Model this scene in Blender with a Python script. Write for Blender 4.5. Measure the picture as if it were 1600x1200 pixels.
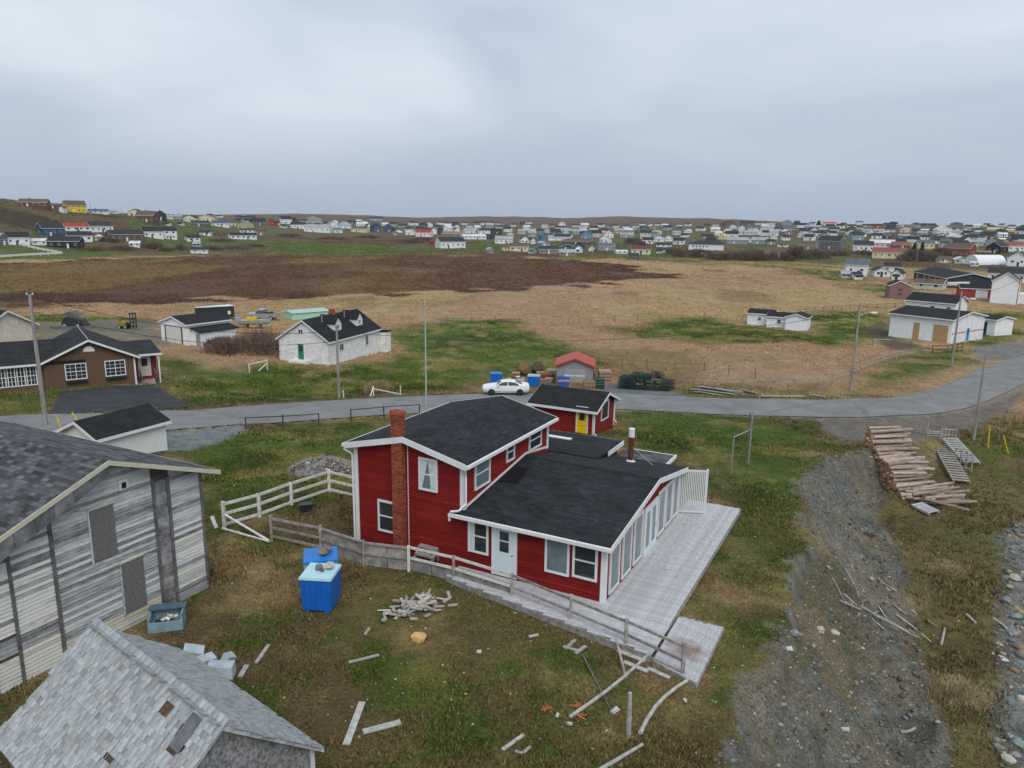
import bpy, bmesh, math, random
import numpy as np
from mathutils import Vector, Matrix
for o in list(bpy.data.objects): bpy.data.objects.remove(o)
SC = bpy.context.scene
R = math.radians
random.seed(7)
rng = np.random.default_rng(7)
# ------------------------------------------------------------------ camera
F_PX, CAM_Z, PITCH, ROLL = 1180.0, 13.75, R(12.4), R(0.8)
cp, sp, cr, sr = math.cos(PITCH), math.sin(PITCH), math.cos(ROLL), math.sin(ROLL)
FW = np.array([0, cp, -sp]); _r0 = np.array([1., 0, 0]); _u0 = np.array([0, sp, cp])
RT = cr*_r0 + sr*_u0; UP = -sr*_r0 + cr*_u0
CO = np.array([0, 0, CAM_Z])
cam = bpy.data.cameras.new('camera'); cam_o = bpy.data.objects.new('camera', cam)
SC.collection.objects.link(cam_o)
cam.sensor_width = 36; cam.lens = F_PX/1600*36; cam.clip_end = 20000; cam.clip_start = 0.3
m = Matrix(((RT[0], UP[0], -FW[0], 0), (RT[1], UP[1], -FW[1], 0), (RT[2], UP[2], -FW[2], CAM_Z), (0, 0, 0, 1)))
cam_o.matrix_world = m
SC.camera = cam_o
# ------------------------------------------------------------------ world / sun / exposure
SUN_EL, SUN_AZ = R(52), R(165)          # azimuth measured from +Y towards +X
w = bpy.data.worlds.new('World'); SC.world = w; w.use_nodes = True
nt = w.node_tree; nt.nodes.clear()
N = nt.nodes.new; LK = nt.links.new
out = N('ShaderNodeOutputWorld'); bg = N('ShaderNodeBackground')
sky = N('ShaderNodeTexSky'); sky.sky_type = 'NISHITA'; sky.sun_disc = False
sky.sun_elevation = SUN_EL; sky.sun_rotation = SUN_AZ; sky.air_density = 1.5; sky.dust_density = 3.0
tc = N('ShaderNodeTexCoord'); sep = N('ShaderNodeSeparateXYZ'); LK(tc.outputs['Generated'], sep.inputs[0])
# cloud deck: direction projected on a flat layer, soft large noise
dv = N('ShaderNodeMath'); dv.operation = 'MAXIMUM'; LK(sep.outputs[2], dv.inputs[0]); dv.inputs[1].default_value = 0.0
ad = N('ShaderNodeMath'); ad.operation = 'ADD'; LK(dv.outputs[0], ad.inputs[0]); ad.inputs[1].default_value = 0.16
vd = N('ShaderNodeVectorMath'); vd.operation = 'DIVIDE'; LK(tc.outputs['Generated'], vd.inputs[0])
cb = N('ShaderNodeCombineXYZ')
for k in range(3): LK(ad.outputs[0], cb.inputs[k])
LK(cb.outputs[0], vd.inputs[1])
mp = N('ShaderNodeMapping'); LK(vd.outputs[0], mp.inputs[0]); mp.inputs['Scale'].default_value = (1.0, .75, .35); mp.inputs['Location'].default_value = (3.2, 1.3, 0)
nz = N('ShaderNodeTexNoise'); LK(mp.outputs[0], nz.inputs['Vector']); nz.inputs['Scale'].default_value = 0.75; nz.inputs['Detail'].default_value = 5; nz.inputs['Roughness'].default_value = .45; nz.inputs['Distortion'].default_value = .35
crp = N('ShaderNodeValToRGB'); LK(nz.outputs[0], crp.inputs[0])
crp.color_ramp.elements[0].position = .35; crp.color_ramp.elements[0].color = (.415, .49, .58, 1)
crp.color_ramp.elements[1].position = .66; crp.color_ramp.elements[1].color = (.65, .715, .77, 1)
# towards the horizon the deck goes blue-grey
hz = N('ShaderNodeMapRange'); LK(sep.outputs[2], hz.inputs[0]); hz.inputs[1].default_value = -.01; hz.inputs[2].default_value = .22
hz.interpolation_type = 'SMOOTHSTEP'
hm = N('ShaderNodeMix'); hm.data_type = 'RGBA'; LK(hz.outputs[0], hm.inputs[0]); hm.inputs[6].default_value = (.355, .425, .53, 1); LK(crp.outputs[0], hm.inputs[7])
# nishita (scaled) blended under the cloud deck
sc_ = N('ShaderNodeVectorMath'); sc_.operation = 'SCALE'; LK(sky.outputs[0], sc_.inputs[0]); sc_.inputs['Scale'].default_value = 0.10
mx = N('ShaderNodeMix'); mx.data_type = 'RGBA'; mx.inputs[0].default_value = .9; LK(sc_.outputs[0], mx.inputs[6]); LK(hm.outputs[2], mx.inputs[7])
LK(mx.outputs[2], bg.inputs[0]); bg.inputs[1].default_value = 1.0
LK(bg.outputs[0], out.inputs[0])
sl = bpy.data.lights.new('sun', 'SUN'); sl.energy = 1.5; sl.angle = R(40); sl.color = (1, .96, .9)
so = bpy.data.objects.new('sun', sl); SC.collection.objects.link(so)
so.rotation_euler = Vector((-math.sin(SUN_AZ)*math.cos(SUN_EL), -math.cos(SUN_AZ)*math.cos(SUN_EL), -math.sin(SUN_EL))).to_track_quat('-Z', 'Y').to_euler()
SC.view_settings.view_transform = 'Standard'; SC.view_settings.look = 'None'
SC.view_settings.exposure = 0.34; SC.view_settings.gamma = 1; SC.view_settings.use_curve_mapping = False
SC.render.engine = 'CYCLES'
# ------------------------------------------------------------------ noise, terrain, pixel -> ground
def _h(ix, iy, s):
    v = np.sin(ix*127.1 + iy*311.7 + s*74.7)*43758.5453
    return v - np.floor(v)
def vnoise(x, y, s=0):
    ix, iy = np.floor(x), np.floor(y); fx, fy = x-ix, y-iy
    fx = fx*fx*(3-2*fx); fy = fy*fy*(3-2*fy)
    a, b, c, d = _h(ix, iy, s), _h(ix+1, iy, s), _h(ix, iy+1, s), _h(ix+1, iy+1, s)
    return (a*(1-fx)+b*fx)*(1-fy)+(c*(1-fx)+d*fx)*fy
def fbm(x, y, s=0, o=4):
    t = 0; a = .5
    for k in range(o):
        t = t + a*vnoise(x*2**k, y*2**k, s+k*3.1); a *= .5
    return t/(1-.5**o)
def sstep(a, b, x):
    t = np.clip((x-a)/(b-a), 0, 1); return t*t*(3-2*t)
EDGE = np.array([(5.5, 17.2), (7.9, 20.5), (10.4, 25.2), (11.6, 28.2), (13.5, 32.8), (16.1, 38.9), (18.8, 45.3), (21.7, 49.3), (26., 53.), (34., 58.)])
_ey = np.concatenate([[-40, 5], EDGE[:, 1], [75]]); _ex = np.concatenate([[-8, .5], EDGE[:, 0], [70]])
def bank_s(x, y):
    """metres to the right of the bank's top edge (positive = on the bank or below it)"""
    e = np.interp(y, _ey, _ex)
    w_ = fbm(x*.35, y*.35, 5, 3)-.5
    return (x-e)*.86 + w_*1.2
def terrain(x, y):
    x = np.asarray(x, float); y = np.asarray(y, float)
    r = np.hypot(x, y); yy = np.maximum(y, 1.)
    col = np.where(y > 1, 800+F_PX*x/(yy*cp), np.where(x > 0, 3000, -1400))
    col = np.clip(col, -900, 2500)
    # the ground falls from the house knoll towards the road and the bog
    k = np.interp(col, [-200, 150, 420, 700, 1000, 1300, 1600], [.3, .38, .85, 1, 1, .8, .75])
    fall = np.interp(r, [0, 37, 60, 82, 115, 160, 300], [0, 0, -2.6, -4.5, -5.0, -5.2, -5.3])
    z = -.28 + fall*np.where(r < 200, k+(1-k)*sstep(90, 200, r), 1)
    # village rise
    amp = np.interp(col, [-600, 0, 60, 100, 200, 300, 450, 600, 800, 1000, 1200, 1400, 1600, 2200], [30, 26.5, 24, 20, 17, 14.5, 13, 10, 9, 9, 12, 15.5, 15, 15])
    r0 = np.interp(col, [0, 200, 300, 600, 800, 1200, 1600], [370, 370, 390, 430, 500, 470, 400])
    r1 = np.interp(col, [0, 200, 300, 600, 800, 1200, 1600], [570, 600, 780, 1500, 1900, 1100, 1000])
    z = z + amp*sstep(r0, r1, r)
    z = z + sstep(1300, 2400, r)*(fbm(x/420., y/420., 11, 4)*34-9)*np.interp(col, [300, 500, 1150, 1300], [0, 1, 1, 0])
    z = z - sstep(3200, 6000, r)*40
    # knolls and small unevenness
    z = z + (fbm(x*.16, y*.16, 2, 3)-.5)*.22*sstep(6, 14, r) + (fbm(x*.03, y*.03, 3, 3)-.5)*.8*sstep(50, 90, r)*(1-.0*r)
    # bank and lower bench by the shore
    s = bank_s(x, y)
    wb = np.interp(y, [15, 25, 40, 50], [4.6, 4.2, 3.8, 3.0])
    bench = -4.3 - .5*sstep(9, 14, s) - .9*sstep(15, 30, s)
    m_ = np.maximum(sstep(-.3, wb, s), .22*sstep(-.15, .7, s)*(1-sstep(30, 42, y)))*(1-sstep(52, 60, y))
    z = z*(1-m_) + np.minimum(z, bench)*m_
    z = z + ((fbm(x*1.1, y*1.1, 8, 4)-.5)*.9+(fbm(x*.32, y*.32, 9, 3)-.5)*2.2)*m_*(1-sstep(4.5, 7.5, s)*.85)*(1-sstep(44, 52, y))
    return z
def ray(px, py): return (px-800)*RT + (600-py)*UP + F_PX*FW
def proj(p):
    d = np.asarray(p, float)-CO; zz = d@FW
    return 800+F_PX*(d@RT)/zz, 600-F_PX*(d@UP)/zz
def Gz(px, py, z):
    d = ray(px, py); return CO + (z-CAM_Z)/d[2]*d
_TT = np.concatenate([np.linspace(8, 120, 900), np.geomspace(120.2, 6000, 1600)])
def G(px, py, dz=0.0):
    """where the sight line through a photo pixel meets the terrain"""
    d = ray(px, py); d = d/math.hypot(d[0], d[1])
    P = CO[None, :] + _TT[:, None]*d[None, :]
    g = P[:, 2]-terrain(P[:, 0], P[:, 1])
    i = int(np.argmax(g < 0))
    if g[i] >= 0: i = len(_TT)-1
    a, b = _TT[max(i-1, 0)], _TT[i]
    for _ in range(25):
        t = (a+b)/2; p = CO+t*d
        if p[2] < float(terrain(p[0], p[1])): b = t
        else: a = t
    p = CO+b*d; p[2] = float(terrain(p[0], p[1]))+dz
    return p
def dist_scale(p):
    """metres per photo pixel at p"""
    return float((np.asarray(p)-CO)@FW)/F_PX
# ------------------------------------------------------------------ object helpers
COL = SC.collection
def tag(o, label=None, cat=None, group=None, kind=None):
    if label: o['label'] = label
    if cat: o['category'] = cat
    if group: o['group'] = group
    if kind: o['kind'] = kind
    return o
def empty(name, loc=(0, 0, 0), rz=0, label=None, cat=None, group=None):
    o = bpy.data.objects.new(name, None); COL.objects.link(o)
    o.location = loc; o.rotation_euler = (0, 0, rz); o.empty_display_size = .2
    return tag(o, label, cat, group)
def inst(name, me, parent=None, loc=(0, 0, 0), rot=(0, 0, 0), scale=(1, 1, 1)):
    o = bpy.data.objects.new(name, me); COL.objects.link(o)
    o.location = loc; o.rotation_euler = rot; o.scale = scale
    if parent is not None: o.parent = parent
    return o
def copy_tree(o, parent=None):
    c = o.copy(); COL.objects.link(c)
    if parent is not None: c.parent = parent
    for ch in list(o.children): copy_tree(ch, c)
    return c
class MB:
    def __init__(s): s.v = []; s.f = []; s.mi = []; s.cur = 0
    def add(s, vs, fs):
        b = len(s.v); s.v += [tuple(map(float, p)) for p in vs]
        for f in fs: s.f.append([i+b for i in f]); s.mi.append(s.cur)
        return s
    def box(s, x0, x1, y0, y1, z0, z1):
        return s.add([(x0, y0, z0), (x1, y0, z0), (x1, y1, z0), (x0, y1, z0), (x0, y0, z1), (x1, y0, z1), (x1, y1, z1), (x0, y1, z1)],
                     [(0, 3, 2, 1), (4, 5, 6, 7), (0, 1, 5, 4), (1, 2, 6, 5), (2, 3, 7, 6), (3, 0, 4, 7)])
    def hexa(s, a, b):
        """a, b: two quads (bottom, top) in matching order"""
        return s.add(list(a)+list(b), [(0, 3, 2, 1), (4, 5, 6, 7), (0, 1, 5, 4), (1, 2, 6, 5), (2, 3, 7, 6), (3, 0, 4, 7)])
    def bar(s, p, q, w, h, upv=(0, 0, 1)):
        p, q = Vector(p), Vector(q); d = (q-p).normalized(); u = Vector(upv)
        sd = d.cross(u)
        if sd.length < 1e-4: sd = d.cross(Vector((1, 0, 0)))
        sd.normalize(); u = sd.cross(d)
        c = lambda o: [o-sd*w/2-u*h/2, o+sd*w/2-u*h/2, o+sd*w/2+u*h/2, o-sd*w/2+u*h/2]
        return s.add(c(p)+c(q), [(0, 1, 2, 3), (7, 6, 5, 4), (0, 4, 5, 1), (1, 5, 6, 2), (2, 6, 7, 3), (3, 7, 4, 0)])
    def tube(s, p, q, r0, r1=None, n=8, cap=True):
        r1 = r0 if r1 is None else r1
        p, q = Vector(p), Vector(q); d = (q-p).normalized()
        a = d.orthogonal().normalized(); b = d.cross(a)
        vs = [p+(a*math.cos(t)+b*math.sin(t))*r0 for t in [2*math.pi*k/n for k in range(n)]] + [q+(a*math.cos(t)+b*math.sin(t))*r1 for t in [2*math.pi*k/n for k in range(n)]]
        fs = [(k, (k+1) % n, n+(k+1) % n, n+k) for k in range(n)]
        if cap: fs += [tuple(range(n-1, -1, -1)), tuple(range(n, 2*n))]
        return s.add(vs, fs)
    def path(s, pts, r, n=5):
        for a, b in zip(pts[:-1], pts[1:]): s.tube(a, b, r, r, n, False)
        return s
    def prism(s, poly, y0, y1):
        """polygon in x,z extruded along y"""
        n = len(poly)
        return s.add([(x, y0, z) for x, z in poly]+[(x, y1, z) for x, z in poly],
                     [tuple(range(n)), tuple(range(2*n-1, n-1, -1))]+[(k, k+n, (k+1) % n+n, (k+1) % n) for k in range(n)])
    def prismx(s, poly, x0, x1):
        n = len(poly)
        return s.add([(x0, y, z) for y, z in poly]+[(x1, y, z) for y, z in poly],
                     [tuple(range(n-1, -1, -1)), tuple(range(n, 2*n))]+[(k, (k+1) % n, (k+1) % n+n, k+n) for k in range(n)])
    def slab(s, quad, t):
        """quad (4 points) thickened downwards by t along its normal"""
        q = [Vector(p) for p in quad]; nn = (q[1]-q[0]).cross(q[3]-q[0]).normalized()
        if nn.z < 0: nn = -nn
        return s.hexa([p-nn*t for p in q], q)
    def loft(s, rings, cap=True):
        n = len(rings[0]); b = len(s.v)
        vs = [p for r_ in rings for p in r_]; fs = []
        for i in range(len(rings)-1):
            for k in range(n): fs.append((i*n+k, i*n+(k+1) % n, (i+1)*n+(k+1) % n, (i+1)*n+k))
        if cap: fs += [tuple(range(n-1, -1, -1)), tuple(range((len(rings)-1)*n, len(rings)*n))]
        return s.add(vs, fs)
    def mesh(s, name, mats):
        me = bpy.data.meshes.new(name); me.from_pydata(s.v, [], s.f)
        for m_ in (mats if isinstance(mats, (list, tuple)) else [mats]): me.materials.append(m_)
        if any(s.mi): me.polygons.foreach_set('material_index', s.mi)
        bm = bmesh.new(); bm.from_mesh(me); bmesh.ops.recalc_face_normals(bm, faces=bm.faces); bm.to_mesh(me); bm.free()
        return me
    def build(s, name, mats, parent=None, loc=(0, 0, 0), rot=(0, 0, 0), smooth=False):
        me = s.mesh(name, mats)
        if smooth: me.polygons.foreach_set('use_smooth', [True]*len(me.polygons))
        return inst(name, me, parent, loc, rot)
# ------------------------------------------------------------------ materials
MC = {}
def mat(name, col, rough=.7, bump=0, bscale=30, var=.15, vscale=3, metal=0, spec=.28, coord='Object', streak=None, objvar=0, col2=None, detail=5):
    """principled material with two-tone mottling, optional bump and per-object variation"""
    if name in MC: return MC[name]
    m_ = bpy.data.materials.new(name); m_.use_nodes = True; t = m_.node_tree; n_ = t.nodes; L = t.links.new
    b = n_['Principled BSDF']; b.inputs['Roughness'].default_value = rough; b.inputs['Metallic'].default_value = metal
    b.inputs['Specular IOR Level'].default_value = spec
    tc_ = n_.new('ShaderNodeTexCoord'); mp_ = n_.new('ShaderNodeMapping'); L(tc_.outputs[coord], mp_.inputs[0])
    if streak: mp_.inputs['Scale'].default_value = streak
    nz_ = n_.new('ShaderNodeTexNoise'); L(mp_.outputs[0], nz_.inputs[0]); nz_.inputs['Scale'].default_value = vscale; nz_.inputs['Detail'].default_value = detail; nz_.inputs['Roughness'].default_value = .62
    rp = n_.new('ShaderNodeValToRGB'); L(nz_.outputs[0], rp.inputs[0])
    c = np.array(col); lo = np.clip(c*(1-var*1.3), 0, 1); hi = np.clip(np.array(col2) if col2 is not None else c*(1+var), 0, 1)
    rp.color_ramp.elements[0].position = .33; rp.color_ramp.elements[0].color = (*lo, 1)
    rp.color_ramp.elements[1].position = .67; rp.color_ramp.elements[1].color = (*hi, 1)
    last = rp.outputs[0]
    if objvar:
        oi = n_.new('ShaderNodeObjectInfo'); mr = n_.new('ShaderNodeMapRange'); L(oi.outputs['Random'], mr.inputs[0]); mr.inputs[3].default_value = 1-objvar; mr.inputs[4].default_value = 1+objvar
        vm = n_.new('ShaderNodeVectorMath'); vm.operation = 'SCALE'; L(last, vm.inputs[0]); L(mr.outputs[0], vm.inputs['Scale']); last = vm.outputs[0]
    L(last, b.inputs['Base Color'])
    if bump:
        nb = n_.new('ShaderNodeTexNoise'); L(mp_.outputs[0], nb.inputs[0]); nb.inputs['Scale'].default_value = bscale; nb.inputs['Detail'].default_value = 4
        bu = n_.new('ShaderNodeBump'); bu.inputs['Strength'].default_value = bump; bu.inputs['Distance'].default_value = .03; L(nb.outputs[0], bu.inputs['Height']); L(bu.outputs[0], b.inputs['Normal'])
    MC[name] = m_; return m_
def lap(name, col, pitch=.11, rough=.6, var=.07, strength=.9):
    """painted clapboard: lap relief by bump along local z"""
    if name in MC: return MC[name]
    m_ = mat(name, col, rough, 0, var=var, vscale=1.3); t = m_.node_tree; n_ = t.nodes; L = t.links.new
    tc_ = n_.new('ShaderNodeTexCoord'); se = n_.new('ShaderNodeSeparateXYZ'); L(tc_.outputs['Object'], se.inputs[0])
    d = n_.new('ShaderNodeMath'); d.operation = 'DIVIDE'; L(se.outputs[2], d.inputs[0]); d.inputs[1].default_value = pitch
    f = n_.new('ShaderNodeMath'); f.operation = 'FRACT'; L(d.outputs[0], f.inputs[0])
    i = n_.new('ShaderNodeMath'); i.operation = 'SUBTRACT'; i.inputs[0].default_value = 1; L(f.outputs[0], i.inputs[1])
    bu = n_.new('ShaderNodeBump'); bu.inputs['Strength'].default_value = strength; bu.inputs['Distance'].default_value = .025; L(i.outputs[0], bu.inputs['Height']); L(bu.outputs[0], n_['Principled BSDF'].inputs['Normal'])
    return m_
def shingle(name, col, row=.14, wid=.33, var=.35, rough=.9):
    """asphalt shingle: tabs of slightly different tone, laid along local x, stepping up the slope"""
    if name in MC: return MC[name]
    m_ = bpy.data.materials.new(name); m_.use_nodes = True; t = m_.node_tree; n_ = t.nodes; L = t.links.new
    b = n_['Principled BSDF']; b.inputs['Roughness'].default_value = rough; b.inputs['Specular IOR Level'].default_value = .25
    tc_ = n_.new('ShaderNodeTexCoord'); se = n_.new('ShaderNodeSeparateXYZ'); L(tc_.outputs['UV'], se.inputs[0])
    br = n_.new('ShaderNodeTexBrick'); L(tc_.outputs['UV'], br.inputs[0])
    br.inputs['Scale'].default_value = 1; br.inputs['Brick Width'].default_value = wid; br.inputs['Row Height'].default_value = row; br.inputs['Mortar Size'].default_value = .006
    c = np.array(col)
    br.inputs['Color1'].default_value = (*(c*(1-var)), 1); br.inputs['Color2'].default_value = (*(c*(1+var)), 1); br.inputs['Mortar'].default_value = (*(c*.5), 1)
    nz_ = n_.new('ShaderNodeTexNoise'); L(tc_.outputs['UV'], nz_.inputs[0]); nz_.inputs['Scale'].default_value = .9; nz_.inputs['Detail'].default_value = 6
    mr = n_.new('ShaderNodeMapRange'); L(nz_.outputs[0], mr.inputs[0]); mr.inputs[1].default_value = .3; mr.inputs[2].default_value = .7; mr.inputs[3].default_value = .65; mr.inputs[4].default_value = 1.45
    vm = n_.new('ShaderNodeVectorMath'); vm.operation = 'SCALE'; L(br.outputs[0], vm.inputs[0]); L(mr.outputs[0], vm.inputs['Scale']); L(vm.outputs[0], b.inputs['Base Color'])
    d = n_.new('ShaderNodeMath'); d.operation = 'DIVIDE'; L(se.outputs[1], d.inputs[0]); d.inputs[1].default_value = row
    f = n_.new('ShaderNodeMath'); f.operation = 'FRACT'; L(d.outputs[0], f.inputs[0])
    bu = n_.new('ShaderNodeBump'); bu.inputs['Strength'].default_value = .5; bu.inputs['Distance'].default_value = .012; L(f.outputs[0], bu.inputs['Height']); bu.invert = True; L(bu.outputs[0], b.inputs['Normal'])
    MC[name] = m_; return m_
def uv_planar(o):
    """metre-scaled UVs per face: u along the horizontal, v up the slope"""
    me = o.data; uv = me.uv_layers.new(name='uv')
    for p in me.polygons:
        n_ = p.normal; u = Vector((0, 0, 1)).cross(n_)
        if u.length < 1e-3: u = Vector((1, 0, 0))
        u.normalize(); v = n_.cross(u)
        for li in p.loop_indices:
            c = me.vertices[me.loops[li].vertex_index].co; uv.data[li].uv = (c.dot(u), c.dot(v))
    return o
W_TRIM = mat('white_trim', (.68, .69, .70), .5, var=.06, vscale=2)
W_OLD = mat('old_white_paint', (.62, .62, .58), .7, var=.2, vscale=6, bump=.2)
GLASS = mat('window_glass', (.03, .038, .045), .06, var=.3, vscale=1.2, spec=.8)
GLASS_L = mat('window_glass_pale', (.16, .21, .23), .08, var=.3, vscale=1.0, spec=.8)
CURT = mat('curtain_cloth', (.55, .60, .62), .9, var=.12, vscale=8)
RED = mat('red_siding', (.19, .013, .011), .65, var=.16, vscale=.8, spec=.12)
BRICK_M = mat('chimney_brick', (.30, .075, .04), .85, .4, 40, var=.3, vscale=14)
WOOD = mat('weathered_wood', (.30, .28, .26), .9, .35, 25, var=.3, vscale=5, streak=(1, 1, 1), objvar=.15)
WOOD_D = mat('dark_weathered_wood', (.13, .12, .11), .9, .35, 25, var=.35, vscale=5, objvar=.15)
DECK = mat('deck_board_wood', (.42, .42, .44), .85, .3, 30, var=.16, vscale=4, objvar=.10)
POLE_M = mat('pole_wood', (.27, .26, .24), .9, .4, 20, var=.25, vscale=4, streak=(1, 1, .15))
ROOF_D = shingle('charcoal_shingle', (.018, .020, .024), var=.4)
ROOF_DB = shingle('black_shingle', (.014, .015, .017), var=.25)
ROOF_G = shingle('grey_shingle', (.075, .078, .085), row=.15, wid=.3, var=.45)
WHITE_LAP = lap('white_lap_siding', (.74, .75, .77), .13)
DARKMETAL = mat('dark_metal', (.03, .03, .033), .45, var=.2)
GALV = mat('galvanised_metal', (.45, .47, .48), .4, metal=.7, var=.1)
RUBBER = mat('tyre_rubber', (.015, .015, .016), .85)
# ------------------------------------------------------------------ parts shared by buildings
_wc = {}
def window_meshes(w_, h_, style):
    k = (round(w_, 2), round(h_, 2), style)
    if k in _wc: return _wc[k]
    t = .085 if w_ > .6 else .05
    f = MB()
    f.box(-w_/2, w_/2, -.05, .02, 0, t); f.box(-w_/2, w_/2, -.05, .02, h_-t, h_)
    f.box(-w_/2, -w_/2+t, -.048, .02, t, h_-t); f.box(w_/2-t, w_/2, -.048, .02, t, h_-t)
    if style in ('sash', 'grid'): f.box(-w_/2+t, w_/2-t, -.03, .02, h_*.5-.03, h_*.5+.03)
    if style in ('double', 'grid'): f.box(-.03, .03, -.032, .02, t, h_-t)
    if style == 'grid':
        for fx in (-.25, .25): f.box(fx*w_-.012, fx*w_+.012, -.022, .02, t, h_-t)
        for fz in (.27, .73): f.box(-w_/2+t, w_/2-t, -.021, .02, h_*fz-.012, h_*fz+.012)
    p = MB(); p.box(-w_/2+t*.6, w_/2-t*.6, -.012, .01, t*.6, h_-t*.6)
    _wc[k] = (f.mesh('window', W_TRIM), p.mesh('pane', GLASS), p.mesh('pane', GLASS_L)); return _wc[k]
FACE = {'f': lambda u, L, W: ((u, 0), 0), 'r': lambda u, L, W: ((L, u), math.pi/2), 'b': lambda u, L, W: ((L-u, W), math.pi), 'l': lambda u, L, W: ((0, W-u), -math.pi/2)}
def window(parent, face, u, z, w_, h_, L=0, W=0, style='sash', off=0, pale=False, name='window'):
    (x, y), rz = FACE[face](u, L, W)
    x += off*math.sin(rz); y -= off*math.cos(rz)
    a, b, c = window_meshes(w_, h_, style)
    o = inst(name, a, parent, (x, y, z), (0, 0, rz)); inst('pane', c if pale else b, o)
    return o
_dc = {}
def door(parent, face, u, z, w_, h_, L=0, W=0, dm=None, lite=True, off=0, trim=True):
    (x, y), rz = FACE[face](u, L, W); x += off*math.sin(rz); y -= off*math.cos(rz)
    d = MB(); d.box(-w_/2, w_/2, -.035, .02, 0, h_)
    o = d.build('door', dm or W_TRIM, parent, (x, y, z), (0, 0, rz))
    if trim:
        f = MB(); t = .09
        f.box(-w_/2-t, -w_/2, -.05, .02, 0, h_+t); f.box(w_/2, w_/2+t, -.05, .02, 0, h_+t); f.box(-w_/2, w_/2, -.05, .02, h_, h_+t)
        f.build('door_frame', W_TRIM, o)
    if lite:
        g = MB(); g.box(-w_*.27, w_*.27, -.042, 0, h_*.50, h_*.88); g.build('pane', GLASS, o)
    k = MB(); k.tube((w_*.4, -.03, h_*.47), (w_*.4, -.09, h_*.47), .03, .03, 8); k.build('handle', GALV, o)
    return o
def laprows(mb, x0, x1, ztop, z0, pitch, put, lipd=.045, shades=False):
    """real lapped boards on one wall; ztop(x) outline as list of (x,z) knots; put(u,d,z)->xyz (d outward)"""
    xs = [k[0] for k in ztop]; zs = [k[1] for k in ztop]; zmax = max(zs)
    z = z0
    while z < zmax-.01:
        mb.cur = random.choice((0, 1, 2)) if shades else 0
        zt = min(z+pitch, zmax)
        def rng_(zz):
            a, b = None, None
            for (xa, za), (xb, zb) in zip(ztop[:-1], ztop[1:]):
                for t in np.linspace(0, 1, 60):
                    if za+(zb-za)*t >= zz-1e-6:
                        xx = xa+(xb-xa)*t; a = xx if a is None else min(a, xx); b = xx if b is None else max(b, xx)
            return a, b
        a0, b0 = rng_(z); a1, b1 = rng_(zt-.005)
        if a1 is None: a1 = b1 = (a0+b0)/2
        mb.add([put(a0, lipd, z), put(b0, lipd, z), put(b1, .003, zt), put(a1, .003, zt), put(a0, .0, z), put(b0, .0, z)], [(0, 1, 2, 3), (4, 5, 1, 0)])
        z = zt
    return mb
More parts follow.
